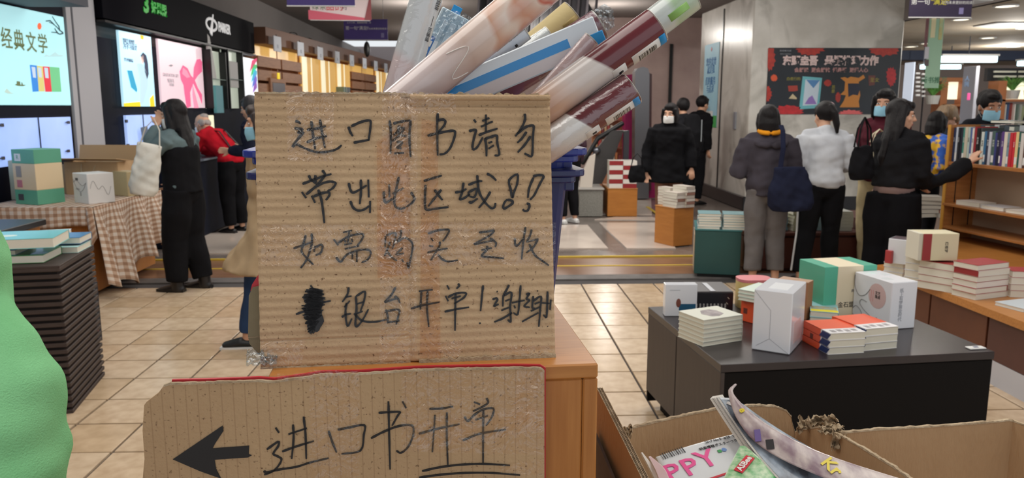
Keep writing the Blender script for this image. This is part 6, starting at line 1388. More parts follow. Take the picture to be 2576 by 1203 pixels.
# ---------------------------------------------------------------- hanging banners
PUR = M('purple_banner_print', (62, 52, 116), .6, var=(2, (84, 66, 140), .3)); DPUR = M('deep_purple_banner_print', (46, 36, 62), .6)
def banner(label, x0, x1, y0, y1, Y, m, rz=0, txt=True, cat='banner'):
    a, b = PY(x0, y1, Y), PY(x1, y1, Y); h_ = PY(x0, y0, Y).z - a.z; w_ = b.x - a.x
    o = root('hanging_banner', label, cat, ((a.x + b.x) / 2, Y, a.z), R(rz)); MB().mat(m).box((0, 0, h_ / 2), (w_, .01, h_), .001).obj('panel', o); MB().mat(WHITE).box((0, 0, -.004), (w_ * 1.01, .016, .012), .002).obj('bottom_rail', o)
    for q in (-1, 1): MB().mat(CHR).loft([(q * w_ * .4, 0, h_), (q * w_ * .4, 0, 3.58 - a.z)], [.003, .003], n=5).obj('cord', o)
    if txt:
        s_ = h_ * .2; text('第一句"满足"', s_, WHITE, o, (-w_ * .2, -.008, h_ * .55), UP, .001); text('满足', s_ * 1.02, M('gold_lettering', (200, 190, 60), .5), o, (-w_ * .12, -.0095, h_ * .55), UP, .001) if False else None
        text('只为未来更好的阅读！', s_ * .55, WHITE, o, (w_ * .27, -.008, h_ * .53), UP, .001); text('三十三年，感谢相伴每一天', s_ * .5, WHITE, o, (-w_ * .15, -.008, h_ * .82), UP, .001)
        MB().mat(M('pale_violet_block', (130, 124, 170), .5)).box((w_ * .38, -.007, h_ * .22), (w_ * .07, .002, h_ * .22)).obj('print', o)
    return o
banner('wide purple banner cut off by the top edge, left of the tubes', 722, 893, -80, 14, 8.5, PUR, 0, False)
bb1 = banner('small purple slogan banner hanging lowest, above the timber wall', 866, 976, 48, 100, 14.0, PUR)
PNK = M('pink_white_banner', (226, 206, 206), .6)
pb_ = banner('pink and white banner hanging crookedly behind the wide purple one', 782, 930, -60, 50, 11.5, PNK, 4, False)
MB().mat(M('rose_edge', (206, 90, 110), .6)).prism([(-.43, 0), (.43, 0), (.43, .02), (-.43, .13)], .003, X=Matrix.Translation((0, -.012, 0)) @ Matrix.Rotation(R(90), 4, 'X')).obj('print', pb_)
MB().mat(M('maroon_edge', (140, 66, 70), .6)).prism([(.33, 0), (.43, 0), (.43, .4)], .003, X=Matrix.Translation((0, -.014, 0)) @ Matrix.Rotation(R(90), 4, 'X')).obj('print', pb_)
text('绿茶', .10, M('green_print', (90, 120, 90), .5), pb_, (-.28, -.014, .17), UP); text('甜的', .12, M('red_print', (210, 60, 70), .5), pb_, (-.07, -.014, .17), UP); text('对', .09, M('dark_small_print', (110, 100, 110), .5), pb_, (.06, -.014, .17), UP)
# round black ceiling camera and a small lamp
pc_ = PY(923, 124, 18); cdm = root('speaker', 'small oval black speaker hanging before the grey rear wall', 'speaker', pc_); MB().mat(BLACK).ell((0, 0, 0), (.07, .05, .17)).obj('casing', cdm, smooth=True); MB().mat(BLACK).loft([(0, 0, .15), (0, 0, 3.6 - pc_.z)], [.008, .008], n=5).obj('cord', cdm)
# ================================================================= right: black table, base ledge, bookcase, column posters
def footprint(N, L, Rt, z):
    """near corner, left corner, right corner pixels on the plane z -> origin, rotation, width, depth"""
    n, l, r = PZ(N[0], N[1], z), PZ(L[0], L[1], z), PZ(Rt[0], Rt[1], z); u = r - n; W_ = u.length; u.normalize(); v = Vector((-u.y, u.x, 0)); return n, math.atan2(u.y, u.x), W_, max(.02, (l - n).dot(v))
def htop(N, ytop, z): n = PZ(N[0], N[1], z); return PY(N[0], ytop, n.y).z - z
def L2W(n, rz, x, y, z): return Matrix.Translation(n) @ Matrix.Rotation(rz, 4, 'Z') @ Vector((x, y, z))
# ---- black table
TBZ = .54
BT = M('espresso_laminate', (48, 42, 44), .3, var=(6, (42, 36, 38), .4), bump=(300, .05)); BTS = M('espresso_side_panel', (62, 54, 52), .5, var=(5, (54, 46, 45), .4), stretch=(8, 8, 1)); BTF = M('near_black_panel', (15, 13, 13), .6, spec=.15)
n_, rz_, w_, d_ = footprint((1814, 918), (1608, 773), (2503, 885), TBZ)
bt = root('black_table', 'low black laminate display table with stacked books and gift boxes', 'table', (n_.x, n_.y, 0), rz_)
MB().mat(BT).box((w_ / 2, d_ / 2, TBZ - .017), (w_, d_, .034), .002).obj('table_top', bt)
MB().mat(BTS).box((.010, d_ * .27 + .002, (TBZ - .034 + .10) / 2), (.018, d_ * .54, TBZ - .134), .002).obj('side_panel', bt)
MB().mat(BTS).box((.010, d_ * .775, (TBZ - .034 + .10) / 2), (.018, d_ * .45 - .006, TBZ - .134), .002).obj('side_panel', bt)
MB().mat(BTF).box((w_ / 2, .014, (TBZ - .034) / 2 + .02), (w_ - .004, .018, TBZ - .08), .002).obj('front_panel', bt)
MB().mat(BTF).box((w_ / 2, d_ - .014, (TBZ - .034) / 2 + .02), (w_ - .004, .018, TBZ - .08), .002).obj('back_panel', bt)
MB().mat(BTS).box((w_ - .010, d_ / 2, (TBZ - .034) / 2 + .02), (.018, d_ - .05, TBZ - .08), .002).obj('side_panel', bt)
MB().mat(BTF).box((w_ / 2, d_ / 2, .05), (w_ - .12, d_ - .12, .10)).obj('plinth', bt)
cpos = L2W(Vector((n_.x, n_.y, 0)), rz_, w_ - .05, .05, TBZ + .001)
ch = root('card_holder', 'small white card holder on the near right corner of the black table', 'card holder', cpos, rz_)
MB().mat(WHITE).box((0, 0, .003), (.075, .035, .006), .002).obj('base', ch); MB().mat(NVC).box((.0, 0, .0065), (.02, .012, .001)).obj('print', ch)
TZ = TBZ + .0008
def boxpx(name, label, cat, N, L, Rt, ytop, z, m, group=None, bev=.002, part='box_body', h=None):
    n, rz, w, d = footprint(N, L, Rt, z); hh_ = h if h else htop(N, ytop, z); o = root(name, label, cat, n, rz, group); MB().mat(m).box((w / 2, d / 2, hh_ / 2), (w, d, hh_), bev).obj(part, o); return o, w, d, hh_
GLW = M('glossy_white_card', (220, 224, 232), .22, coat=.4)
o, w, d, h = boxpx('boxed_book_set', 'white boxed set with a small blue and red picture, leftmost on the black table', 'box', (1672, 796), (1657, 789), (1752, 796), 716, TZ, GLW)
MB().mat(M('deep_blue_print', (30, 86, 120), .3)).box((w * .7, -.0006, h * .26), (w * .52, .001, h * .26)).obj('print', o); MB().mat(M('figure_print', (120, 70, 60), .4)).ell((w * .42, -.0008, h * .42), (.012, .001, .022)).obj('print', o); MB().mat(M('faint_grey_print', (170, 176, 184), .4)).box((w * .3, -.0006, h * .82), (.05, .001, .003)).obj('print', o)
o, w, d, h = boxpx('boxed_book_set', 'black boxed set with rows of tiny white titles and a white strap', 'box', (1741, 790), (1760, 762), (1843, 790), 737, TZ, M('black_set_card', (26, 26, 32), .3), h=None)
GREYC = M('charcoal_grey_card', (84, 82, 84), .45)
MB().mat(GREYC).box((w / 2, d / 2, h + .003), (w * .99, d * .97, .006), .001).obj('lid', o); MB().mat(GLW).box((w * .5, d * .42, h + .008), (w * .12, d * .8, .003), .001).obj('strap', o)
for i in range(9): text('经典丛书', .0095, WHITE, o, (w * (.10 + .088 * i), -.001, h * .32), (R(90), R(90), 0), .0004)
for x, z in ((.88, .75), (.85, .5)): MB().mat(M('pale_gold_mark', (200, 190, 170), .4)).box((0, 0, 0), (.012, .001, .003), X=Matrix.Translation((w * x, -.0008, h * z)) @ Matrix.Rotation(.8, 4, 'Y')).obj('print', o)
# stacks of books given by footprint pixels
def stack(labels, N, L, Rt, ytop, z, covers, group, jit=.004, seed=1, name='book', spines=None, rots=None, pages=None):
    n, rz, w, d = footprint(N, L, Rt, z); hh_ = htop(N, ytop, z); k = len(labels); t = hh_ / k; g = random.Random(seed); out = []
    for i in range(k):          # i = 0 is the lowest
        rr = math.degrees(rz) + g.uniform(-1, 1) * jit * 150 + (rots[i] if rots else 0)
        c = L2W(n, rz, w / 2 + g.uniform(-jit, jit), d / 2 + g.uniform(-jit, jit), 0)
        dims = (w, d, t * .985)
        if rots and abs(rots[i]) in (90, 270): dims = (d, w, t * .985)
        out.append(book((c.x, c.y, z + i * t), rr, dims, covers[i % len(covers)], spines[i % len(spines)] if spines else None, labels[i], group, pages=pages))
    return out, w, d, t
PG2 = M('cream_pages_striped', (222, 218, 202), .85, bump=(500, .4), stretch=(1, 1, 40))
def names(desc, k): return ['%s, %s of %d' % (desc, ORDN[k - 1 - i], k) for i in range(k)]
st_, w, d, t = stack(names('white paperback in the pile before the black box', 6), (1768, 873), (1709, 846), (1866, 857), 806, TZ, [M('off_white_cover', (206, 208, 196), .5)], 'paperbacks piled before the black boxed set', .0015, 3, rots=[180] * 6, pages=PG2)
tb = st_[-1]; MB().mat(M('dark_photo_print2', (96, 84, 90), .4, var=(30, (170, 160, 160), .2))).prism([(-.03, -.05), (.02, -.045), (.05, .0), (.035, .05), (0, .06), (-.045, .035), (-.05, -.02)], .0006, z=t * .985).obj('print', tb)
# tall shrink wrapped white box
o, w, d, h = boxpx('wrapped_box', 'tall white paper wrapped box with diagonal folds, upright on the black table', 'box', (1985, 893), (1966, 850), (2010, 855), 738, TZ, GLW) if False else (None,) * 4
n1, n2_, n3 = PZ(1890, 879, TZ), PZ(1986, 894, TZ), PZ(2010, 854, TZ)
u = n2_ - n1; w = u.length; u.normalize(); rzb = math.atan2(u.y, u.x); v = Vector((-u.y, u.x, 0)); d = (n3 - n2_).dot(v); h = PY(1990, 738, n2_.y).z - TZ
o = root('wrapped_box', 'tall white paper wrapped box with diagonal folds, upright on the black table', 'box', n1, rzb)
MB().mat(GLW).box((w / 2, d / 2, h / 2), (w, d, h), .004).obj('box_body', o)
LG = M('fold_grey', (160, 164, 172), .5)
def line(par, a, b, r=.0009, m=LG, name='fold'): MB().mat(m).loft([a, b], [r, r], n=5).obj(name, par)
line(o, (.004, -.0003, h * .97), (w * .46, -.0003, h * .68)); line(o, (w * .46, -.0003, h * .68), (w * .46, -.0003, h * .22)); line(o, (w * .46, -.0003, h * .22), (w * .97, -.0003, .004)); line(o, (w * .46, -.0003, h * .22), (w * .12, -.0003, h * .08)); 
MB().mat(M('pale_sticker', (236, 240, 244), .2)).box((w * .55, d * .4, h + .0005), (w * .5, d * .5, .001)).obj('sticker', o); MB().mat(M('pinkish_reflective_film', (212, 190, 190), .3)).box((w + .0004, d * .45, h * .3), (.001, d * .5, h * .35)).obj('sticker', o)
# mint pile and orange set behind
OR = M('vermilion_cover', (232, 92, 54), .4, coat=.2); MINT = M('mint_white_cover', (206, 222, 210), .4)
o5, w5, d5, h5 = boxpx('boxed_book_set', 'vermilion boxed set under the mint books, behind the black boxed set', 'box', (1862, 806), (1848, 775), (1920, 822), 752, TZ, OR)
MB().mat(M('dim_brown_print', (110, 56, 46), .5)).box((.028, -.0006, h5 * .5), (.022, .001, .026)).obj('print', o5)
zz = TZ + h5 + .001
st_, w, d, t = stack(names('mint and white book on the vermilion set', 3), (1856, 754), (1846, 726), (1915, 765), 727, zz, [MINT], 'mint books on the vermilion set', .0015, 8, rots=[180, 180, 180])
# brown carton, pink and yellow tin
o, w, d, h = boxpx('carton', 'sealed brown carton behind the tall white wrapped box', 'box', (2028, 806), (1985, 775), (2041, 798), 712, TZ, M('brown_carton_card', (158, 112, 80), .7))
MB().mat(TAPE).box((w * .5, d * .5, h + .0006), (w, .03, .001)).obj('tape_strip', o)
MB().mat(M('tan_carton_top', (176, 144, 120), .5)).box((w * .5, d * .5, h + .0003), (w * .98, d * .98, .0008)).obj('top_flap', o)
p = PZ(1903, 778, TZ); tin = root('gift_tin', 'pink and yellow round cornered tin behind the mint books', 'tin', (p.x, p.y + .06, TZ)); hh_ = PY(1903, 712, p.y).z - TZ
MB().mat(M('pale_yellow_enamel', (226, 200, 130), .4)).ring_loft([ringz(.17, .13, .05, 0), ringz(.17, .13, .05, hh_)]).obj('tin_body', tin); MB().mat(M('dusty_pink_enamel', (214, 128, 134), .4)).ring_loft([ringz(.172, .132, .05, hh_), ringz(.172, .132, .05, hh_ + .014)]).obj('lid', tin)
# jade and cream gift box
n, rz, w, d = footprint((2068, 798), (2013, 770), (2198, 790), TZ); h = PY(2068, 673, n.y).z - TZ
o = root('gift_box', 'large jade and cream banded gift box at the back of the black table', 'box', n, rz)
JADE = M('jade_box_card', (82, 176, 148), .4, coat=.2)
for a, b, m in ((0, .25, JADE), (.25, .74, CREAM2), (.74, 1, JADE)): MB().mat(m).box((w * (a + b) / 2, d / 2, h / 2), (w * (b - a), d, h), .0015).obj('band', o)
text('金石盟', .030, INK, o, (w * .44, -.001, h * .22), UP, .0006); text('福', .018, INK, o, (w * .6, -.001, h * .78), UP, .0006); text('典藏', .016, LINE, o, (w * .58, -.001, h * .5), UP, .0006)
# yellow and blue pile
p1_, w, d, t = stack(names('pale book with a yellow and blue painted cover', 2), (2036, 812), (2040, 778), (2108, 818), 782, TZ, [M('sky_blue_cover', (160, 208, 216), .4)], 'painted cover books before the jade box', .001, 5, rots=[180, 180])
tb = p1_[-1]; MB().mat(M('yellow_stripe_print', (230, 214, 50), .4)).box((0, d * .42, t), (w * .96, d * .14, .001)).obj('print', tb); MB().mat(M('russet_print', (190, 140, 90), .5, var=(60, (140, 190, 190), .3))).box((.0, d * .22, t), (w * .9, d * .22, .001)).obj('print', tb)
# big white necklace box
n, rz, w, d = footprint((2236, 830), (2130, 795), (2300, 825), TZ); h = PY(2236, 712, n.y).z - TZ
o = root('gift_box', 'large white gift box with a pink disc and looping line on the black table', 'box', n, rz)
MB().mat(M('white_box_card', (224, 226, 232), .35, coat=.15)).box((w / 2, d / 2, h / 2), (w, d, h), .003).obj('box_body', o)
D = lambda y, z, e=.0006: (-e, d * y, h * z)
MB().mat(M('dusty_rose_disc', (206, 176, 174), .5)).ell(D(.36, .62), (.0008, d * .23, h * .27), n=24).obj('disc', o)
sq = [(.98, .93), (.97, .70), (.85, .52), (.68, .56), (.55, .72)]; q = catmull([(a, b) for a, b in sq], 5); squiggle(o, [D(p.x, p.y, .001) for p in q], LINE, .0016)
q = catmull([(.62, .42), (.76, .44), (.80, .34), (.66, .22), (.50, .14), (.44, -.0 + .02), (.30, .0 + .03), (.2, .02), (.16, -.0 + .06), (.34, .16)], 5); squiggle(o, [D(p.x, p.y, .001) for p in q], LINE, .0016)
q = catmull([(.99, .18), (.9, .26), (.78, .2), (.74, .1), (.9, .02), (.98, .06)], 5); squiggle(o, [D(p.x, p.y, .001) for p in q], LINE, .0016)
text('王小波', .022, INK, o, D(.34, .66, .0025), (R(90), R(90), R(-90)), .0006) if False else text('文艺\n集成', .018, INK, o, D(.34, .64, .0022), (R(90), 0, R(-90)), .0006)
for i in range(2): line(o, D(.46 + .05 * i, .72, .0016), D(.46 + .05 * i, .48, .0016), .0005, REDI, 'line_print')
for i, ch_ in enumerate('纸上有梦黄金时代'): text(ch_, .022, LG, o, (w * .38, -.001, h * (.82 - .088 * i)), UP, .0006)
for a, b in ((.25, .3), (.7, .65), (.4, .8)): MB().mat(M('bright_label', (238, 244, 248), .15)).box((w * a, d * b, h + .0006), (w * .3, d * .2, .001)).obj('sticker', o)
# two piles of vermilion books with striped edges
STR = M('white_striped_cover', (226, 226, 228), .4)
def orange_pile(N, L, Rt, ytop, desc, k, seed):
    n, rz, w, d = footprint(N, L, Rt, TZ); h = htop(N, ytop, TZ); t = h / k; g = random.Random(seed)
    for i in range(k):
        o = root('book', '%s, %s of %d' % (desc, ORDN[k - 1 - i], k), 'book', L2W(n, rz, g.uniform(-.001, .001), g.uniform(-.001, .001), i * t), rz, 'vermilion and striped books on the black table')
        MB().mat(PG2).box((w / 2 + .002, d / 2, t * .49), (w - .004, d - .004, t * .9)).obj('pages', o)
        c = MB().mat(OR); tt = t * .985
        for z in (tt - .0008, .0008): c.box((w / 2, d * .66, z), (w, d * .68, .0016))
        c.box((.001, d * .66, tt / 2), (.002, d * .68, tt)); c.mat(STR)
        for z in (tt - .0008, .0008): c.box((w / 2, d * .16, z), (w, d * .32, .0016))
        c.box((.001, d * .16, tt / 2), (.002, d * .32, tt)); c.obj('cover', o)
        c = MB().mat(NVC)
        for q in range(7): c.box((0, 0, 0), (.0012, .006, tt * 1.2), X=Matrix.Translation((-.0004, d * (.02 + .045 * q), tt / 2)) @ Matrix.Rotation(.75, 4, 'X'))
        c.obj('stripe_print', o)
        if i == k - 1:
            c = MB().mat(M('grey_photo_print', (150, 146, 150), .4))
            for q in range(4): c.box((w * (.2 + .2 * q), d * (.14 + .03 * (q % 2)), tt), (w * .13, d * .14, .0008))
            c.obj('print', o)
        elif i == k // 2: MB().mat(M('dim_brown_print', (110, 56, 46), .5)).box((-.0006, d * .66, tt * .4), (.001, .022, tt * .7)).obj('print', o)
orange_pile((2083, 893), (2009, 858), (2174, 888), 839, 'vermilion book with striped edge in the nearer pile', 3, 1)
orange_pile((2172, 884), (2096, 848), (2256, 876), 828, 'vermilion book with striped edge in the right hand pile', 3, 2)
# ---- base ledge with drawers
LZ = .44; bx0 = 2.85
ba = root('base_cabinet', 'low base cabinet with brown doors and a honey wood ledge', 'cabinet', (0, 0, 0))
def cornerprism(pts, z0, z1, m, nm): return MB().mat(m).prism(pts, z1 - z0, z=z0).obj(nm, ba)
fy = 5.42
led = [(bx0, 3.2), (4.75, 3.2), (4.75, 6.8), (3.86, 6.8), (3.84, 6.2), (3.2, 5.55), (bx0 - .06, fy)]
cornerprism(led, LZ - .045, LZ, OAKH, 'ledge')
BRD = M('reddish_brown_door', (112, 66, 44), .45, var=(3, (92, 52, 38), .35), bump=(200, .05)); BRD2 = M('dark_red_brown_door', (92, 56, 50), .45, var=(3, (78, 46, 42), .35))
for i, (xa, xb) in enumerate(((2285, 2343), (2345, 2493), (2496, 2700), (2702, 3100))):
    ya, yb = PZ(xa, 300 + 0, LZ).y if False else PX(xa, 720, bx0 + .02).y, PX(xb, 720, bx0 + .02).y
    MB().mat((BRD, BRD, BRD2, BRD2)[i]).box((bx0 + .035, (ya + yb) / 2, .27), (.03, abs(ya - yb) - .008, .25 + .0), .002).obj('door', ba)
MB().mat(BLACK).box((bx0 + .4, (3.2 + fy) / 2, .27), (.7, fy - 3.22, .25)).obj('carcass', ba)
MB().mat(M('kickboard_painted_reflection', (196, 198, 206), .3)).box((bx0 + .03, (3.2 + fy) / 2, .072), (.02, fy - 3.2, .144)).obj('kick_board', ba)  # kick board with a white reflection painted into its pale colour
MB().mat(BRD).prism([(bx0 + .12, fy - .02), (3.22, 5.6), (3.87, 6.24), (3.88, 6.76), (4.7, 6.76), (4.7, 3.22), (bx0 + .3, 3.22)], LZ - .05, z=.002).obj('body', ba)
LGZ = LZ + .0008
RS = M('crimson_cover', (166, 56, 60), .4); WV = M('cream_white_cover', (226, 220, 212), .4); RSP = M('crimson_spine', (150, 44, 48), .4)
stack(names('crimson edged hardback in the front ledge pile', 6), (2454, 756), (2401, 740), (2533, 746), 668, LGZ, [WV, RS], 'hardbacks in the front ledge pile', .006, 12, spines=[WV, RSP, WV], rots=[180, 180, 90, 180, 0, 180])
stack(names('cream hardback in the ledge pile with the inked spine', 4), (2401, 739), (2333, 715), (2440, 727), 668, LGZ, [WV, RS], 'hardbacks in the second ledge pile', .004, 13, spines=[RSP, WV], rots=[180, 90, 180, 180])
stack(names('white book in the tall blank pile below the upright slipcase', 4), (2330, 722), (2286, 708), (2352, 714), 650, LGZ, [GLW], 'blank white books on the ledge', .002, 14, rots=[180] * 4)
stack(names('white book in the low pile at the ledge far end', 3), (2270, 700), (2228, 690), (2292, 693), 665, LGZ, [GLW], 'white books at the ledge end', .002, 15, rots=[180] * 3)
zt_ = LGZ + htop((2270, 700), 665, LGZ) + .001
o, w, d, h = boxpx('boxed_book_set', 'white boxed set with a dark purple edge on the low pile at the ledge end', 'box', (2290, 668), (2242, 656), (2306, 660), 606, zt_, GLW)
MB().mat(M('dark_plum_print', (70, 50, 60), .4)).box((w * .5, d * .5, h + .0005), (w * .96, d * .9, .001)).obj('top_print', o)
o, w, d, h = boxpx('boxed_book_set', 'small crimson box poking out left of the white ledge piles', 'box', (2240, 664), (2226, 661), (2246, 663), 632, zt_, RS)
zu = LGZ + htop((2330, 722), 650, LGZ) + .002
n = PZ(2318, 656, zu); r = PZ(2408, 656, zu); w = (r - n).length; h = PY(2318, 588, n.y).z - zu
o = root('boxed_book_set', 'upright slipcase with a crimson band and cream front on the ledge piles', 'box', n, math.atan2(r.y - n.y, r.x - n.x))
MB().mat(PG2).box((-.012, .08, h / 2), (.022, .155, h), .001).obj('page_side', o); MB().mat(M('pale_cream_front', (220, 212, 178), .4)).box((w / 2, .08, h / 2), (w, .16, h), .002).obj('slipcase', o)
MB().mat(RSP).box((w * .12, -.0006, h * .5), (w * .24, .0016, h * .98)).obj('crimson_band', o); text('红楼梦', .022, INK, o, (w * .66, -.0015, h * .5), (R(90), R(90), 0), .0006); text('曹雪芹著', .010, INK, o, (w * .82, -.0015, h * .55), (R(90), R(90), 0), .0006) if False else None
stack(names('cream hardback in the pile at the right picture edge', 4), (2540, 748), (2536, 735), (2640, 752), 682, LGZ, [WV, RS], 'hardbacks at the right edge of the ledge', .003, 17, spines=[WV], rots=[180, 0, 180, 180])
stack(['blue and white magazine lying flat at the front of the ledge'], (2574, 786), (2532, 764), (2660, 776), 777, LGZ, [M('pale_blue_white_cover', (206, 218, 226), .3)], None, .001, 18, rots=[180])
# ---- bookcase
bo = Vector((3.93, 6.56, 0)); bdv = Vector((.1275, -1, 0)).normalized(); brz_ = math.atan2(bdv.y, bdv.x)   # local x runs towards the camera side
BW, BD = 2.1, .62; BZ = LZ + .001
bc_ = root('bookcase', 'honey wood double sided bookcase standing on the ledge', 'bookcase', (bo.x, bo.y, 0), brz_)
WM = M('bookcase_wood', (176, 118, 66), .4, var=(6, (158, 102, 54), .35), stretch=(1, 1, 8)); WML = M('yellow_wood_edge', (204, 150, 66), .35); WB = M('grey_beige_back', (176, 152, 128), .6)
Zt = 1.08
MB().mat(WM).box((.012, BD / 2, (BZ + 1.40) / 2), (.024, BD, 1.40 - BZ), .001).obj('end_panel', bc_)
MB().mat(WML).box((.012, -.004, (BZ + 1.40) / 2), (.030, .010, 1.40 - BZ), .001).obj('edge_strip', bc_)
MB().mat(WB).box((BW / 2, BD / 2 - .02, (BZ + Zt) / 2), (BW, .012, Zt - BZ)).obj('back_panel', bc_)
MB().mat(WM).box((BW / 2 + .02, .16, BZ + .10), (BW, .32, .02), .001).obj('shelf', bc_); MB().mat(WM).box((BW / 2 + .02, .30, BZ + .16), (BW, .012, .30)).obj('apron', bc_)
MB().mat(WM).box((BW / 2 + .012, BD / 2, Zt), (BW, BD, .028), .002).obj('shelf', bc_)
MB().mat(WM).box((BW / 2 + .012, .14, .735), (BW, .30, .022), .002).obj('shelf', bc_)
for xx in (.09, .235):
    MB().mat(BLACK).box((.0255, xx, (BZ + Zt) / 2), (.002, .008, Zt - BZ - .1)).obj('bracket_track', bc_)
bm = bc_.matrix_basis if False else Matrix.Translation((bo.x, bo.y, 0)) @ Matrix.Rotation(brz_, 4, 'Z')
# books standing on the top shelf
pal = [(40, 56, 90), (196, 204, 216), (36, 40, 48), (40, 44, 56), (70, 140, 126), (200, 190, 170), (180, 196, 190), (84, 106, 160), (222, 214, 206), (150, 40, 48), (24, 24, 26), (60, 66, 66), (206, 212, 204), (58, 110, 150), (50, 54, 76), (196, 200, 210), (70, 96, 90), (54, 60, 120), (30, 32, 60), (60, 50, 90), (90, 60, 130), (214, 206, 190), (120, 146, 160), (190, 46, 56), (202, 50, 60), (222, 196, 140), (40, 90, 80), (206, 200, 196), (90, 60, 50)]
g = random.Random(31); x = .035; zsh = Zt + .0145
nms = ['navy', 'pale blue', 'black', 'slate', 'green', 'beige', 'pale mint', 'mid blue', 'cream', 'crimson', 'glossy black', 'dark grey green', 'pale green', 'teal blue', 'dark slate', 'silver', 'sage', 'royal blue', 'midnight', 'plum', 'violet', 'ivory', 'steel blue', 'scarlet', 'bright red', 'buff', 'sea green', 'chalk', 'brown']
def upright(x, y, t, H, D_, m, label, group, lean=0, spine_label=None):
    p = bm @ Vector((x + t / 2, y, zsh)); key = ('up', round(t, 3), round(H, 3), m.name)
    o = root('book', label, 'book', p, brz_, group)
    c = MB().mat(m); c.box((-t / 2 + .001, D_ / 2, H / 2), (.002, D_, H), .0004).box((t / 2 - .001, D_ / 2, H / 2), (.002, D_, H), .0004).box((0, .001, H / 2), (t - .003, .002, H), .0004); c.obj('cover', o)
    MB().mat(PAGES).box((0, D_ / 2 + .001, H / 2 - .001), (t - .0042, D_ - .006, H - .006)).obj('pages', o); return o
for i in range(29):
    t = [.022, .03, .024, .03, .026, .034, .022, .030, .020, .026, .034][i % 11] * .92; H = (.29 if i < 12 else .262) + g.uniform(-.008, .006)
    m = M('shelf_book_%d' % i, pal[i], .4)
    o = upright(x, .02 + g.uniform(0, .008), t, H, .19, m, '%s spined book, %s on the bookcase top shelf' % (nms[i], ['first', 'second', 'third', 'fourth', 'fifth', 'sixth', 'seventh', 'eighth', 'ninth', 'tenth', '11th', '12th', '13th', '14th', '15th', '16th', '17th', '18th', '19th', '20th', '21st', '22nd', '23rd', '24th', '25th', '26th', '27th', '28th', '29th'][i]), 'books on the bookcase top shelf')
    if i % 3 == 1: MB().mat(WHITE).box((0, -.0006, .05), (t * .8, .0012, .055)).obj('spine_sticker', o)
    if i % 4 in (2, 0): text('丛书选', t * .6, WHITE if sum(pal[i]) < 400 else INK, o, (0, -.0012, H * .65), (R(90), R(90), 0), .0004)
    x += t + .0015
x = .04
for i in range(14):
    t = .05; H = .30 + g.uniform(-.006, .01); upright(x, .26, t, H, .2, M('rear_book_%d' % (i % 5), [(60, 70, 80), (206, 206, 196), (90, 100, 96), (170, 176, 180), (50, 56, 60)][i % 5], .5), 'book in the rear row of the top shelf, %s from the end panel' % ['first', 'second', 'third', 'fourth', 'fifth', 'sixth', 'seventh', 'eighth', 'ninth', 'tenth', '11th', '12th', '13th', '14th'][i], 'rear row on the bookcase'); x += t + .002
for i, (lx, ln, c, lb) in enumerate(((.62, .5, (214, 206, 190), 'long pale book lying across the tops of the shelved books'), (.30, .36, (52, 66, 70), 'dark slim book lying across the rear row'), )):
    p = bm @ Vector((lx, .36, zsh + .322)); book((p.x, p.y, p.z), math.degrees(brz_), (ln, .16, .022), M('lying_book_%d' % i, c, .5), None, lb)
# shelf below
for lx, ly, dims, c, lb in ((.24, .12, (.24, .17, .035), WV, 'thick cream book lying on the middle shelf of the bookcase'), (.50, .13, (.22, .18, .028), GLW, 'white book with blue ink on the middle shelf'), (.76, .13, (.22, .18, .024), WV, 'cream book beside the white one at the right picture edge'), (.10, .18, (.09, .12, .014), GLW, 'small white booklet at the shelf end')):
    p = bm @ Vector((lx, ly, .7465)); book((p.x, p.y, p.z), math.degrees(brz_) + 4, dims, c, None, lb)
# ---- dark stacks beyond the ledge
lt = root('low_table', 'low brown table of dark book stacks beyond the ledge', 'table', (3.92, 7.75, 0)); MB().mat(BRD2).box((0, 0, .24), (.5, .7, .48), .004).obj('body', lt)
for k, (x0, yN, cols, kk, desc) in enumerate(((2322, 596, [(60, 56, 60), (176, 170, 160), (80, 66, 66)], 5, 'dark book in the stack glimpsed beside the black skirt'), (2366, 590, [(206, 206, 200), (176, 110, 90), (60, 64, 70)], 3, 'book in the short stack next to the bookcase end'))):
    p = PY(x0, 500, 7.62); 
    for i in range(kk): book((p.x + .03 * (i % 2), 7.62, .481 + i * .041), 10 - 7 * i, (.3 if k == 0 else .2, .22, .040), M('dim_stack_%d_%d' % (k, i % 3), cols[i % 3], .5), None, '%s, %s of %d' % (desc, ORDN[kk - 1 - i], kk), 'dark stacks beyond the ledge')
# ---- brown plinth behind the readers
plx0 = PZ(1893, 690, 0).x; py0 = 7.36
pn = root('book_plinth', 'dark red brown low cabinet behind the people reading, with a cream knob', 'cabinet', (plx0, py0, 0))
MAH = M('mahogany_board', (74, 36, 30), .45, var=(4, (58, 28, 24), .3), stretch=(1, 1, 6))
MB().mat(MAH).box((.54, .45, .17), (1.08, .9, .34), .004).obj('body', pn); MB().mat(M('mahogany_top', (88, 46, 38), .4)).box((.54, .44, .355), (1.12, .96, .03), .004).obj('cabinet_top', pn)
for i in range(2): MB().mat(M('mahogany_door', (92, 48, 38), .45)).box((.27 + i * .54, -.006, .17), (.50, .014, .30), .003).obj('door', pn)
MB().mat(M('mahogany_side', (104, 58, 44), .45)).box((-.008, .45, .17), (.016, .86, .30), .003).obj('side_panel', pn); MB().mat(CREAM2).ell((.1, -.024, .27), (.018, .016, .018)).obj('knob', pn, smooth=True)
g = random.Random(41); gp = 'small book stacks on the dark red cabinet'
scol = [(210, 214, 206), (110, 140, 150), (196, 200, 170), (150, 186, 200), (170, 174, 168), (206, 204, 196), (90, 110, 110), (200, 206, 214)]
posn = ['nearest the green cabinet', 'second from the green cabinet', 'third from the green cabinet', 'behind the grey trousers', 'between the two readers', 'behind the white side stripe', 'behind the black trousers', 'by the cream trousers']
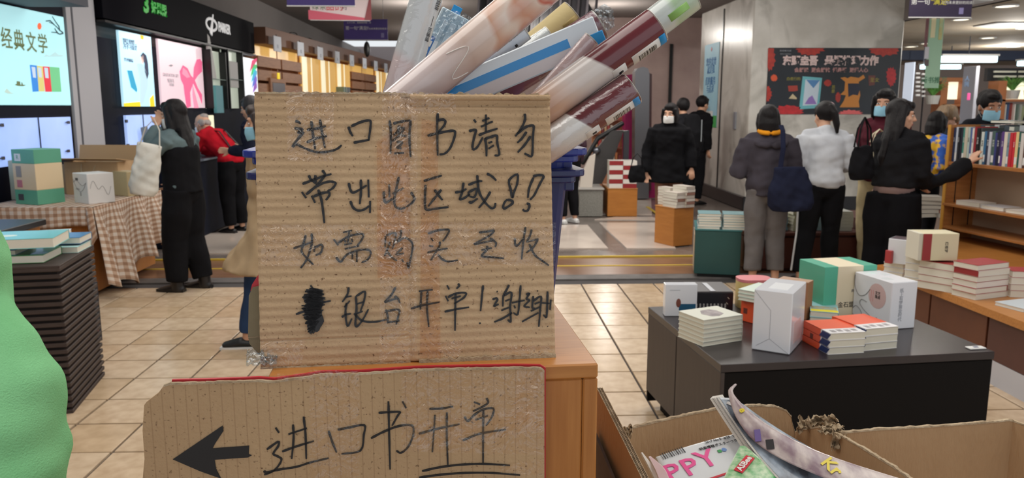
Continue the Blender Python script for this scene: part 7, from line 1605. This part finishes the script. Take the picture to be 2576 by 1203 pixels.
for k in range(5):
    for i in range(6): 
        lx = .12 + k * .205; book((plx0 + lx + g.uniform(-.006, .006), py0 + .16 + (.05 * (k % 2)), .3705 + i * .0315), 90 + g.uniform(-2, 2), (.24, .17, .031), M('plinth_book_%d' % k, scol[k], .5), None, 'book %s, %s of six in its stack' % (posn[k], ORDN[5 - i]), gp)
# ---- green cabinet
n, rz, w, d = footprint((1745, 699), (1713, 666), (1860, 704), 0.0); gh = PY(1745, 580, n.y).z
DG = M('deep_green_paint', (38, 82, 80), .45, var=(2, (32, 72, 70), .3)); gc = root('green_cabinet', 'deep green low cabinet with a cream side panel carrying thin teal books', 'cabinet', (n.x, n.y, 0), rz)
MB().mat(DG).box((w / 2, d / 2, .04 + (gh - .04) / 2), (w, d, gh - .04), .003).obj('body', gc); MB().mat(BLACK).box((w / 2, d / 2, .02), (w - .06, d - .06, .04)).obj('plinth', gc); MB().mat(M('teal_top', (52, 110, 112), .4)).box((w / 2, d / 2, gh + .006), (w + .012, d + .012, .012), .002).obj('cabinet_top', gc)
MB().mat(M('beige_panel', (204, 184, 158), .6)).box((-.003, d * .36, gh / 2), (.006, d * .46, gh - .10), .001).obj('side_panel', gc); MB().mat(M('beige_panel2', (196, 176, 150), .6)).box((-.003, d * .8, gh / 2), (.006, d * .3, gh - .10), .001).obj('side_panel', gc)
for k, (lx, ly, kk, desc) in enumerate(((.12, .14, 6, 'left thin teal book on the green cabinet'), (.34, .14, 6, 'right thin teal book on the green cabinet'))):
    p = L2W(Vector((n.x, n.y, 0)), rz, lx, ly, 0)
    for i in range(kk): book((p.x, p.y, gh + .0125 + i * .0235), math.degrees(rz) + g.uniform(-3, 3), (.20, .25, .023), M('thin_teal_%d' % (i % 3), [(150, 186, 190), (216, 220, 220), (120, 160, 166)][i % 3], .4), None, '%s, %s of six' % (desc, ORDN[kk - 1 - i]), 'thin books on the green cabinet')
# ---- column posters
cyf = CY0 - .008
def fp(x, y, Y=cyf): return PY(x, y, Y)
a, b = fp(1925, 288), fp(2262, 121); cx_ = (a.x + b.x) / 2
po = root('wall_poster', 'wide dark poster with red flowers and pale lettering on the marble column', 'poster', (cx_, CY0 - .004, a.z))
PW, PH = 0.0, 0.0; xl = fp(1930, 200).x; xr = fp(2262, 200).x; PWd = xr - xl; PHt = b.z - a.z; cx_ = (xl + xr) / 2; po.location = (cx_, CY0 - .004, a.z)
MB().mat(M('ink_blue_poster', (24, 32, 42), .35, var=(3, (18, 24, 32), .3))).box((0, 0, PHt / 2), (PWd, .008, PHt), .001).obj('sheet', po)
def q2(x, y): p = fp(x, y); return (p.x - cx_, p.z - a.z)
def flat(pts, m, e=.005, name='print', par=po, f=None):
    P = [(f or q2)(x, y) for x, y in pts]; return MB().mat(m).prism(P, .0012, X=Matrix.Translation((0, -e, 0)) @ Matrix.Rotation(R(90), 4, 'X')).obj(name, par)
FLW = M('red_flower_print', (196, 62, 44), .4, var=(18, (160, 40, 34), .3)); FLW2 = M('scarlet_flower_print', (210, 44, 50), .4, var=(16, (176, 34, 40), .3)); PKF = M('coral_pink_print', (240, 110, 110), .4)
def flower(cx, cy, rx, ry, m, seed, clip=None):
    g_ = random.Random(seed); pts = []
    for i in range(26):
        a_ = 2 * math.pi * i / 26; k = 1 + (.16 if i % 2 else -.08) + g_.uniform(-.08, .08); x, y = cx + rx * k * math.cos(a_), cy + ry * k * math.sin(a_); pts.append((min(max(x, 1927 + (288 - y) * .03), 2262), min(max(y, 121.5), 287.5)))
    flat(pts, m)
flower(1936, 145, 13, 30, FLW, 1); flower(2037, 124, 32, 14, FLW, 2); flower(2226, 124, 36, 16, FLW, 3); flower(2242, 193, 12, 22, FLW2, 4); flower(1947, 196, 8, 8, M('orange_bud_print', (222, 90, 50), .4), 5); flower(1930, 236, 10, 18, FLW, 6); flower(1984, 280, 36, 14, FLW2, 7); flower(2139, 285, 28, 8, PKF, 8); flower(2082, 209, 9, 8, FLW, 9); flower(2108, 245, 6, 12, FLW, 10); flower(2250, 262, 10, 22, FLW2, 11)
PW_ = M('pale_rose_lettering', (226, 200, 196), .4)
def pt(s, x, y, hpx, m, xs=1, bold=0, sp=1): p = q2(x, y); return text(s, hpx * CY0 / F, m, po, (p[0], -.0065, p[1]), UP, .0012, 'lettering', 'CENTER', xs, 0, bold, sp)
pt('东野圭吾', 2013, 154, 24, PW_, .93, .008); pt('悬疑推理力作', 2142, 154, 24, PW_, .95, .008); pt('会解谜  更会解忧  懂悬疑  更懂人心', 2091, 177, 12, M('dusty_rose_lettering', (190, 140, 136), .4), 1.0, .002); pt('新经典文库', 1976, 128, 5, LG, 1.2); pt('NEW CLASSICS', 1976, 136, 4, LG)
TQ = M('turquoise_print', (112, 190, 200), .4); flat([(2019,192),(2068,196),(2060,272),(2010,275)], TQ); flat([(2026,200),(2062,202),(2055,264),(2019,266)], M('pale_blue_print', (206, 222, 236), .4), .0065); flat([(2028,201),(2062,202),(2046,222)], M('mid_blue_print', (84, 140, 196), .4), .0075); flat([(2024,262),(2034,246),(2043,240),(2054,262)], M('lilac_print', (150, 120, 196), .4), .0075)
OP = M('amber_print', (214, 138, 52), .4); flat([(2114,196),(2125,194),(2132,197),(2140,193),(2160,196),(2172,188),(2176,196),(2160,206),(2164,240),(2160,255),(2162,270),(2112,270),(2122,255),(2128,240),(2114,238),(2124,228),(2126,206)], OP); flat([(2133,210),(2160,210),(2164,222),(2158,240),(2146,238),(2134,244)], M('ink_blue_print', (30, 32, 56), .4), .0065)
pt('嫌疑人', 2146, 227, 8, PW_); flat([(1982,216),(2006,215),(2007,228),(1998,230),(1984,230)], M('brick_print', (170, 60, 46), .4)); flat([(1984,248),(1994,236),(2004,246),(2004,250)], M('bone_print', (206, 190, 150), .4)); YEI = M('olive_yellow_lettering', (170, 160, 60), .4); pt('白夜行的', 1996, 199, 9, YEI); pt('恶\n意', 2096, 225, 10, YEI); pt('圣女', 2200, 202, 12, YEI); flat([(2184,190),(2202,190),(2200,214),(2186,216)], M('russet_block', (110, 56, 46), .4), .0045)
flat([(2064,270),(2066,262),(2076,256),(2092,262),(2096,270)], M('dusty_print', (190, 160, 160), .4)) if False else None
# vertical notice on the side of the column
sxp = CX0 - .006
c_ = [PX(x, y, sxp) for x, y in ((1776, 112), (1811, 107), (1801, 320), (1764, 319))]
y0 = (c_[1].y + c_[2].y) / 2; y1 = (c_[0].y + c_[3].y) / 2; z1 = (c_[0].z + c_[1].z) / 2; z0 = (c_[2].z + c_[3].z) / 2
vs = root('wall_notice', 'tall pale blue notice with a green foot on the side of the marble column', 'poster', (sxp, (y0 + y1) / 2, z0)); hh_ = z1 - z0; ww = y1 - y0
MB().mat(M('sky_blue_notice', (150, 206, 232), .5, var=(2, (176, 222, 238), .3))).box((0, 0, hh_ / 2), (.006, ww, hh_), .001).obj('sheet', vs); MB().mat(M('grass_green_print', (60, 176, 84), .5)).box((-.0035, 0, hh_ * .07), (.002, ww, hh_ * .14)).obj('print', vs); MB().mat(M('white_print_patch', (226, 232, 230), .5)).box((-.0045, 0, hh_ * .15), (.002, ww * .5, hh_ * .09)).obj('print', vs)
for i, s_ in enumerate(('您的需要', '就是我', '们的服务', '与追求')): text(s_, .15, M('blue_lettering', (64, 130, 190), .5), vs, (-.006, 0, hh_ * (.78 - .095 * i - (.04 if i > 1 else 0))), (R(90), 0, R(-90)), .002)
text('✚', .1, REDI, vs, (-.006, 0, hh_ * .93), (R(90), 0, R(-90)), .002)
# ---- background at upper right
def pxbox(name, x0, y0, x1, y1, Y, m, label=None, cat=None, depth=.1, parent=None, kind=None, group=None, bev=.004):
    a = PY(x0, y1, Y); b = PY(x1, y0, Y); o = MB().mat(m).box((0, 0, 0), (abs(b.x - a.x), depth, abs(b.z - a.z)), bev).obj(name, parent, ((a.x + b.x) / 2, Y + depth / 2, (a.z + b.z) / 2)); return tag(o, label, cat, group, kind)
pxbox('wall_beam', 2255, 128, 2760, 151, 15.5, M('navy_beam', (44, 52, 76), .5), kind='structure', depth=.3)
FLU = emis('fluorescent_white', (214, 246, 255), 2.2)
for i, (x0, y0, x1, y1, Y, lb) in enumerate(((2366, 142, 2506, 157, 14.2, 'long bright fluorescent light under the navy beam'), (2366, 163, 2415, 174, 16.5, 'short fluorescent light just below the long one'), (2317, 163, 2328, 174, 15, 'tiny blue white lamp left of the vertical banner'), (2562, 154, 2620, 166, 15, 'fluorescent light cut off by the right picture edge'))):
    a = PY(x0, y1, Y); b = PY(x1, y0, Y); o = root('fluorescent_light', lb, 'light', ((a.x + b.x) / 2, Y, a.z)); MB().mat(FLU).box((0, 0, (b.z - a.z) / 2), (b.x - a.x, .12, b.z - a.z), .01).obj('tube', o); MB().mat(WHITE).box((0, 0, (b.z - a.z) + .02), (b.x - a.x + .04, .16, .035), .004).obj('housing', o); MB().mat(CHR).loft([(0, 0, b.z - a.z + .03), (0, 0, 2.78 - a.z)], [.01, .01], n=6).obj('rod', o)
for i, (x, y, r_) in enumerate(((2530, 13, .115), (2418, 47, .105), (2485, 94, .115), (2580, 70, .11), (2291, 137, .11), (2390, 5, .1), (2330, 108, .1), (2550, 128, .1))):
    p = PZ(x, y, 2.80) if y < 100 else PZ(x, min(y, 116), 2.80); o = root('downlight', 'round ceiling downlight, %s' % ['largest, near the top right corner', 'just below the purple slogan banner', 'in the middle of the beige ceiling', 'at the right picture edge', 'beside the column edge', 'hidden high behind the purple banner', 'low beside the vertical banner', 'lowest at the right'][i], 'light', (p.x, p.y, 2.80), 0, 'round downlights'); MB().mat(emis('downlight_disc', (255, 246, 224), 3.0)).cyl((0, 0, -.012), (0, 0, -.004), r_, n=24).obj('lens', o); MB().mat(WHITE).ring_loft([[(rr * math.cos(2 * math.pi * k / 24), rr * math.sin(2 * math.pi * k / 24), zq) for k in range(24)] for rr, zq in ((r_, -.02), (r_ + .03, -.018), (r_ + .03, -.001), (r_, -.001))], close=False).obj('trim_ring', o)
for x, y in ((2525, 62), (2400, 8)):
    p = PZ(x, y, 2.79); o = MB().mat(M('white_vent_panel', (214, 216, 216), .6)).box((0, 0, 0), (.6, .6, .012), .003).obj('ceiling_vent', None, (p.x, p.y, 2.79)); tag(o, 'square pale ceiling panel, %s' % ('between two downlights' if x > 2450 else 'above the purple banner'), 'vent')
pxbox('lit_display_panel', 2276, 156, 2300, 495, 13.5, emis('pale_blue_lit_panel', (206, 216, 232), .6), 'narrow pale blue lit panel by the column edge', 'display', .3)
pc = pxbox('wall_pillar', 2432, 166, 2466, 430, 13, M('pale_grey_pillar', (186, 188, 200), .6), kind='structure', depth=.35)
o = pxbox('paper_note', 2432, 234, 2442, 252, 12.993, M('hot_pink_paper', (240, 96, 168), .6), 'hot pink paper note stuck on the grey pillar', 'note', .006)
p = PY(2448, 208, 12.98); text('人\n民', .09, BLI, o, (PY(2440, 212, 12.9).x - o.location.x, -.01, .24), UP)
# lit bookshelves far behind
fs_ = root('lit_bookshelf', 'far bookshelf with a glowing cream panel in an orange wood frame', 'bookshelf', PY(2395, 420, 15.2) * 1)
def fpart(nm, x0, y0, x1, y1, m, par, Y=15.2, dp=.1, dy=0): a = PY(x0, y1, Y + dy); b = PY(x1, y0, Y + dy); L = par.location; return MB().mat(m).box(((a.x + b.x) / 2 - L.x, Y + dy - L.y, (a.z + b.z) / 2 - L.z), (b.x - a.x, dp, b.z - a.z), .004).obj(nm, par)
OW = M('orange_wood', (176, 110, 66), .5); LCR = emis('cream_lit', (250, 244, 214), .95)
fpart('header', 2345, 196, 2432, 206, OW, fs_, dp=.3); fpart('side', 2352, 205, 2358, 468, OW, fs_, dp=.3); fpart('side', 2412, 205, 2417, 468, OW, fs_, dp=.3); fpart('lit_panel', 2359, 206, 2412, 250, LCR, fs_, dp=.05, dy=.1); fpart('lit_panel', 2417, 206, 2432, 245, LCR, fs_, dp=.05, dy=.1); fpart('shelf', 2358, 262, 2432, 268, OW, fs_, dp=.3)
fs2 = root('lit_bookshelf', 'far bookshelf of coloured books under a glowing cream panel at the right', 'bookshelf', PY(2540, 420, 14.6) * 1)
fpart('lit_panel', 2500, 204, 2640, 256, LCR, fs2, 14.6, .05, .12); fpart('board', 2496, 250, 2640, 256, OW, fs2, 14.6, .3); fpart('shelf', 2496, 318, 2640, 325, OW, fs2, 14.6, .3); fpart('dark_window', 2478, 172, 2640, 204, M('dark_louvre', (46, 46, 50), .5), fs2, 14.6, .1, .2)
for y in (178, 190): fpart('side', 2494, 204, 2500, 478, OW, fs2, 14.6, .3) if y < 180 else None; fpart('slat', 2500, y, 2556, y + 5, M('cream_slat', (226, 224, 206), .5), fs2, 14.6, .04); fpart('slat', 2562, y, 2640, y + 5, M('cream_slat', (226, 224, 206), .5), fs2, 14.6, .04)
g = random.Random(51); x = 2500; i = 0; on_ = ['%d' % k for k in range(1, 30)]
while x < 2600:
    wpx = g.choice([6, 7, 9]); a = PY(x, 317, 14.55); b = PY(x + wpx - 1.2, 317 - g.randint(50, 58), 14.55)
    o = MB().mat(M('far_spine_%d' % (i % 8), [(226, 226, 220), (180, 190, 150), (150, 160, 170), (220, 214, 200), (90, 120, 170), (196, 90, 80), (236, 236, 230), (120, 140, 130)][i % 8], .6)).box((0, 0, 0), (b.x - a.x, .2, b.z - a.z), .003).obj('book', None, ((a.x + b.x) / 2, 14.6, (a.z + b.z) / 2 + .002)); tag(o, '%s spined far book, %s on the shelf under the glowing cream panel' % (['white', 'pale olive', 'grey', 'cream', 'blue', 'red', 'bright white', 'sage'][i % 8], ['first', 'second', 'third', 'fourth', 'fifth', 'sixth', 'seventh', 'eighth', 'ninth', 'tenth', '11th', '12th', '13th', '14th', '15th', '16th', '17th'][i]), 'book', 'far books on the lit shelf'); x += wpx; i += 1
# louvred screen behind the vertical banner
lv = root('louvre_screen', 'dark screen with short white slats left of the vertical banner', 'screen', PY(2310, 300, 14) * 1)
fpart('backing', 2302, 175, 2328, 480, M('dark_louvre', (46, 46, 50), .5), lv, 14, .05, .1)
for k in range(6): fpart('slat', 2303, 182 + k * 11, 2314, 187 + k * 11, WHITE, lv, 14, .04); fpart('slat', 2318, 184 + k * 11, 2327, 189 + k * 11, WHITE, lv, 14, .04)
# plants
LEAF = M('fresh_green_leaf', (130, 180, 90), .5, var=(5, (90, 150, 70), .3)); 
def plant(label, x, y, Y, n, Rr, seed):
    p = PY(x, y, Y); o = root('potted_plant', label, 'plant', (p.x, p.y, p.z)); g_ = random.Random(seed)
    MB().mat(M('white_planter', (206, 204, 198), .5)).ring_loft([[(rr * math.cos(2 * math.pi * k / 16), rr * math.sin(2 * math.pi * k / 16), zq) for k in range(16)] for rr, zq in ((.10, 0), (.13, .16), (.11, .16), (.09, .02))]).obj('pot', o)
    for i in range(n):
        a_ = g_.uniform(0, 6.28); L_ = Rr * g_.uniform(.6, 1); up = g_.uniform(.7, 1.3); pts = []; 
        for q in range(6): t = q / 5; pts.append(Vector((math.cos(a_) * L_ * t * .7, math.sin(a_) * L_ * t * .5, .14 + L_ * up * (t - .55 * t * t * t))))
        MB().mat(LEAF).loft(pts, [(.008, .003), (.024, .003), (.028, .003), (.022, .003), (.012, .002), (.002, .001)], side=(-math.sin(a_), math.cos(a_), 0), n=6).obj('leaf', o, smooth=True)
plant('feathery green potted plant above the far coloured books', 2545, 249, 14.6, 34, .45, 1); plant('second green plant at the far right edge', 2592, 249, 14.6, 26, .4, 2); plant('green plant low behind the vertical banner', 2345, 262, 14.9, 30, .45, 3)
# vertical banner with a figure and pale green foot
vb = root('vertical_banner', 'narrow vertical banner, colourful above and pale green below', 'banner', PY(2348, 222, 10.5) * 1)
fpart('sheet', 2324, 48, 2376, 222, M('pale_green_sheet', (168, 206, 176), .6), vb, 10.5, .01); fpart('print', 2340, 20, 2358, 95, M('ivory_print', (236, 226, 180), .5), vb, 10.5, .004, -.008); fpart('print', 2324, 20, 2340, 118, M('plum_print', (150, 96, 92), .5, var=(6, (90, 56, 70), .4)), vb, 10.5, .004, -.008); fpart('print', 2360, 20, 2376, 100, M('mustard_print', (206, 176, 90), .5, var=(8, (196, 210, 160), .4)), vb, 10.5, .004, -.008)
fpart('print', 2325, 118, 2338, 148, M('white_sleeve_print', (206, 204, 210), .5), vb, 10.5, .004, -.008); fpart('print', 2325, 150, 2337, 166, M('brown_hand_print', (96, 80, 80), .5), vb, 10.5, .004, -.009)
p = PY(2350, 212, 10.48); text('新书推荐', .09, M('dark_green_lettering', (50, 120, 84), .5), vb, (p.x - vb.location.x, -.012, .10), UP); 
MB().mat(CHR).loft([(0, 0, .8), (0, 0, 3.6 - vb.location.z)], [.003, .003], n=5).obj('cord', vb)
bn_ = banner('deep purple slogan banner right of the column, at the top edge', 2292, 2452, -60, 43, 8.6, DPUR) if False else None
a, b = PY(2285, 43, 9.2), PY(2452, -60, 9.2); o = root('hanging_banner', 'deep purple slogan banner right of the column at the top edge', 'banner', ((a.x + b.x) / 2, 9.2, a.z)); w = b.x - a.x; h = b.z - a.z
MB().mat(DPUR).box((0, 0, h / 2), (w, .01, h), .001).obj('panel', o); MB().mat(WHITE).box((0, 0, -.004), (w, .016, .012), .002).obj('bottom_rail', o); MB().mat(CHR).loft([(0, 0, h), (0, 0, 3.6 - a.z)], [.003, .003], n=5).obj('cord', o)
text('第一句', .075, WHITE, o, (-w * .33, -.009, .165), UP); text('"满足"', .08, M('gold_lettering', (200, 190, 60), .5), o, (-w * .02, -.009, .165), UP); text('只为未来更好的阅读！', .040, WHITE, o, (w * .28, -.009, .16), UP); MB().mat(M('pale_violet_block', (130, 124, 170), .5)).box((w * .33, -.007, .07), (w * .07, .002, .07)).obj('print', o)
# ================================================================= middle distance seen right of the bins
def mb_poly(name, pts, Y, dp, m, label=None, cat=None, kind=None, parent=None, off=None):
    """upright plate with its own depth; outline surveyed at distance Y"""
    P = [PY(x, y, Y) for x, y in pts]; L = off or Vector((0, 0, 0)); a = [(p.x - L.x, Y - L.y, p.z - L.z) for p in P]; b = [(p.x - L.x, Y + dp - L.y, p.z - L.z) for p in P]; n = len(a)
    mb = MB().mat(m); mb.add(a + b, [tuple(range(n)), tuple(range(n, 2 * n))[::-1]] + [(i, (i + 1) % n, n + (i + 1) % n, n + i) for i in range(n)]); o = mb.obj(name, parent); return tag(o, label, cat, None, kind)
WD = M('pedestal_veneer', (192, 126, 58), .4, var=(4, (176, 112, 48), .3), stretch=(1, 1, 6))
def pedestal(label, N, L, Rt, ytop):
    n, rz, w, d = footprint(N, L, Rt, 0.0); h = PY(N[0], ytop, n.y).z; o = root('book_pedestal', label, 'pedestal', (n.x, n.y, 0), rz); MB().mat(WD).box((w / 2, d / 2, h / 2), (w, d, h - .001), .004).obj('body', o); MB().mat(OAKH).box((w / 2, d / 2, h + .004), (w + .01, d + .01, .01), .002).obj('top_board', o); return Vector((n.x, n.y, 0)), rz, w, d, h + .0095
n, rz, w, d, h = pedestal('small orange wood pedestal with white and red books, farther one', (1528, 545), (1530, 528), (1602, 545), 476)
for k in range(2):
    for i in range(6):
        p = L2W(n, rz, w * (.27 + .47 * k), .16, 0); book((p.x, p.y, h + i * .065), math.degrees(rz) + 90, (.28, w * .46, .0645), M('white_red_cover', (228, 222, 214), .4), RSP if (i + k) % 2 else None, 'white book with red spine, %s column, %s of six' % (('left', 'right')[k], ORDN[5 - i]), 'books on the farther pedestal')
n, rz, w, d, h = pedestal('taller orange wood pedestal with piled books, nearer one before the column', (1693, 621), (1662, 608), (1742, 616), 526)
for k in range(3):
    kk = (5, 7, 6)[k]
    for i in range(kk):
        p = L2W(n, rz, (.07, .19, .14)[k], (.10, .08, .30)[k], 0); book((p.x, p.y, h + i * .034), math.degrees(rz) + 90 + 3 * (i % 3), (.24 if k < 2 else .2, .12, .0335), M('ped_book_%d' % ((i + k) % 3), [(220, 214, 206), (196, 186, 176), (150, 110, 96)][(i + k) % 3], .5), None, 'book in the %s pile on the nearer pedestal, %s of %d' % (('left', 'right', 'rear')[k], ORDN[kk - 1 - i], kk), 'books on the nearer pedestal')
# stone plinth and escalator end
STN = M('speckled_grey_granite', (150, 148, 140), .6, var=(60, (118, 116, 110), .3)); n, rz, w, d = footprint((1456, 545), (1468, 520), (1516, 545), 0.0); h = PY(1456, 478, n.y).z
es = root('escalator', 'escalator end with a granite base, pale wedge and black handrail beyond the bins', 'escalator', (n.x, n.y, 0), rz)
MB().mat(STN).box((w / 2, .6, h / 2), (w, 1.2, h), .004).obj('granite_base', es); MB().mat(M('granite_cap', (176, 172, 166), .4)).box((w / 2, .6, h + .012), (w + .03, 1.24, .024), .004).obj('base_cap', es)
PLW = M('pale_cream_metal', (214, 204, 192), .5); mw = Matrix.Rotation(R(90), 4, 'X')
MB().mat(PLW).prism([(.02, h + .025), (.20, h + .025), (.24, h + .50), (.16, h + .46), (.04, h + .2)], .10, X=Matrix.Translation((0, .25, 0)) @ mw).obj('wedge', es)
MB().mat(M('dark_brushed_metal', (74, 72, 72), .4, metal=.4, bump=(30, .2))).prism([(.22, h + .025), (w + .05, h + .025), (w + .20, h + .35), (w + .36, h + .82), (w + .18, h + .82), (.24, h + .46)], .08, X=Matrix.Translation((0, .7, 0)) @ mw).obj('balustrade', es)
MB().mat(BLACK).loft([(.10, .62, h + .34), (.2, .62, h + .50), (w - .02, .64, h + .70), (w + .34, .66, h + .92)], [.035] * 4, n=10).obj('handrail', es, smooth=True); MB().mat(CHR).ell((w - .04, .60, h + .52), (.06, .06, .06)).obj('steel_cap', es, smooth=True)
# overhead dark escalator soffit behind the tubes
DK = M('black_ribbed_soffit', (40, 38, 42), .35, bump=(12, .4), stretch=(1, 1, .1)); oes = root('escalator_soffit', 'black ribbed escalator underside rising behind the tubes', 'escalator', (0, 0, 0))
mb_poly('soffit_panel', [(1176, 160), (1216, -60), (1440, -60), (1512, 60), (1440, 130), (1300, 180)], 15.2, .8, DK, parent=oes)
for i in range(14):
    x = 1192 + i * 23; mb_poly('rib', [(x, 150 - i * 5), (x + 14, -60), (x + 19, -60), (x + 6, 150 - i * 5)], 15.12, .08, M('grey_black_rib', (62, 58, 62), .3) if i % 3 else M('lit_streak_rib', (104, 100, 104), .3), parent=oes)  # every third rib is paler: lit streaks on the soffit, painted as colour
MAG = M('magenta_panel', (160, 24, 92), .5); mb_poly('wall_magenta', [(1573, 190), (1622, 180), (1622, 512), (1573, 512)], 14.0, .3, MAG, kind='structure'); mb_poly('wall_magenta', [(1600, 455), (1668, 455), (1668, 498), (1600, 498)], 13.4, .2, MAG, kind='structure')
STL = M('brushed_steel', (120, 120, 124), .35, metal=.7, bump=(30, .1), stretch=(1, 1, .1)); o = mb_poly('steel_pillar', [(1598, 180), (1604, 172), (1618, 168), (1630, 172), (1634, 184), (1632, 500), (1596, 500)], 13.2, .25, STL, 'tall brushed steel pylon with a rounded top beside the magenta wall', 'pylon')
mb_poly('door_frame', [(1634, 184), (1640, 186), (1638, 480), (1632, 480)], 13.3, .25, M('dark_red_frame', (74, 40, 40), .4), kind='structure')
o = mb_poly('black_post', [(1570, 330), (1583, 328), (1580, 480), (1568, 480)], 11.6, .08, M('black_grey_post', (52, 52, 58), .4), 'slim black post standing behind the farther pedestal', 'post')
ods = root('display_shelf', 'orange lit display shelf of small goods behind the tubes', 'shelving', (0, 0, 0)); OD = M('peach_shelf', (216, 150, 110), .5)
mb_poly('back_panel', [(1490, 262), (1566, 262), (1566, 480), (1490, 480)], 14.6, .1, OD, parent=ods)
for y in (300, 335, 370, 405): mb_poly('shelf', [(1492, y), (1566, y), (1566, y + 4), (1492, y + 4)], 14.3, .3, M('brown_shelf', (150, 96, 70), .5), parent=ods)
g = random.Random(61); k = 0
for r_, y in enumerate((300, 335, 370, 405)):
    x = 1496; q = 0
    while x < 1560:
        wpx = g.randint(7, 11); hp = g.randint(14, 24); o = mb_poly('packet', [(x, y - hp), (x + wpx - 2, y - hp), (x + wpx - 2, y - .2), (x, y - .2)], 14.4, .12, M('goods_%d' % (k % 5), [(236, 200, 150), (200, 90, 80), (240, 236, 210), (226, 150, 96), (150, 70, 70)][k % 5], .5), '%s packet, %s along the %s row of the peach shelf' % (['tan', 'red', 'ivory', 'orange', 'dark red'][k % 5], ['first', 'second', 'third', 'fourth', 'fifth', 'sixth', 'seventh', 'eighth', 'ninth'][q], ['top', 'second', 'third', 'bottom'][r_]), 'packet'); o['group'] = 'packets on the peach shelf, row %d' % (r_ + 1); x += wpx; k += 1; q += 1
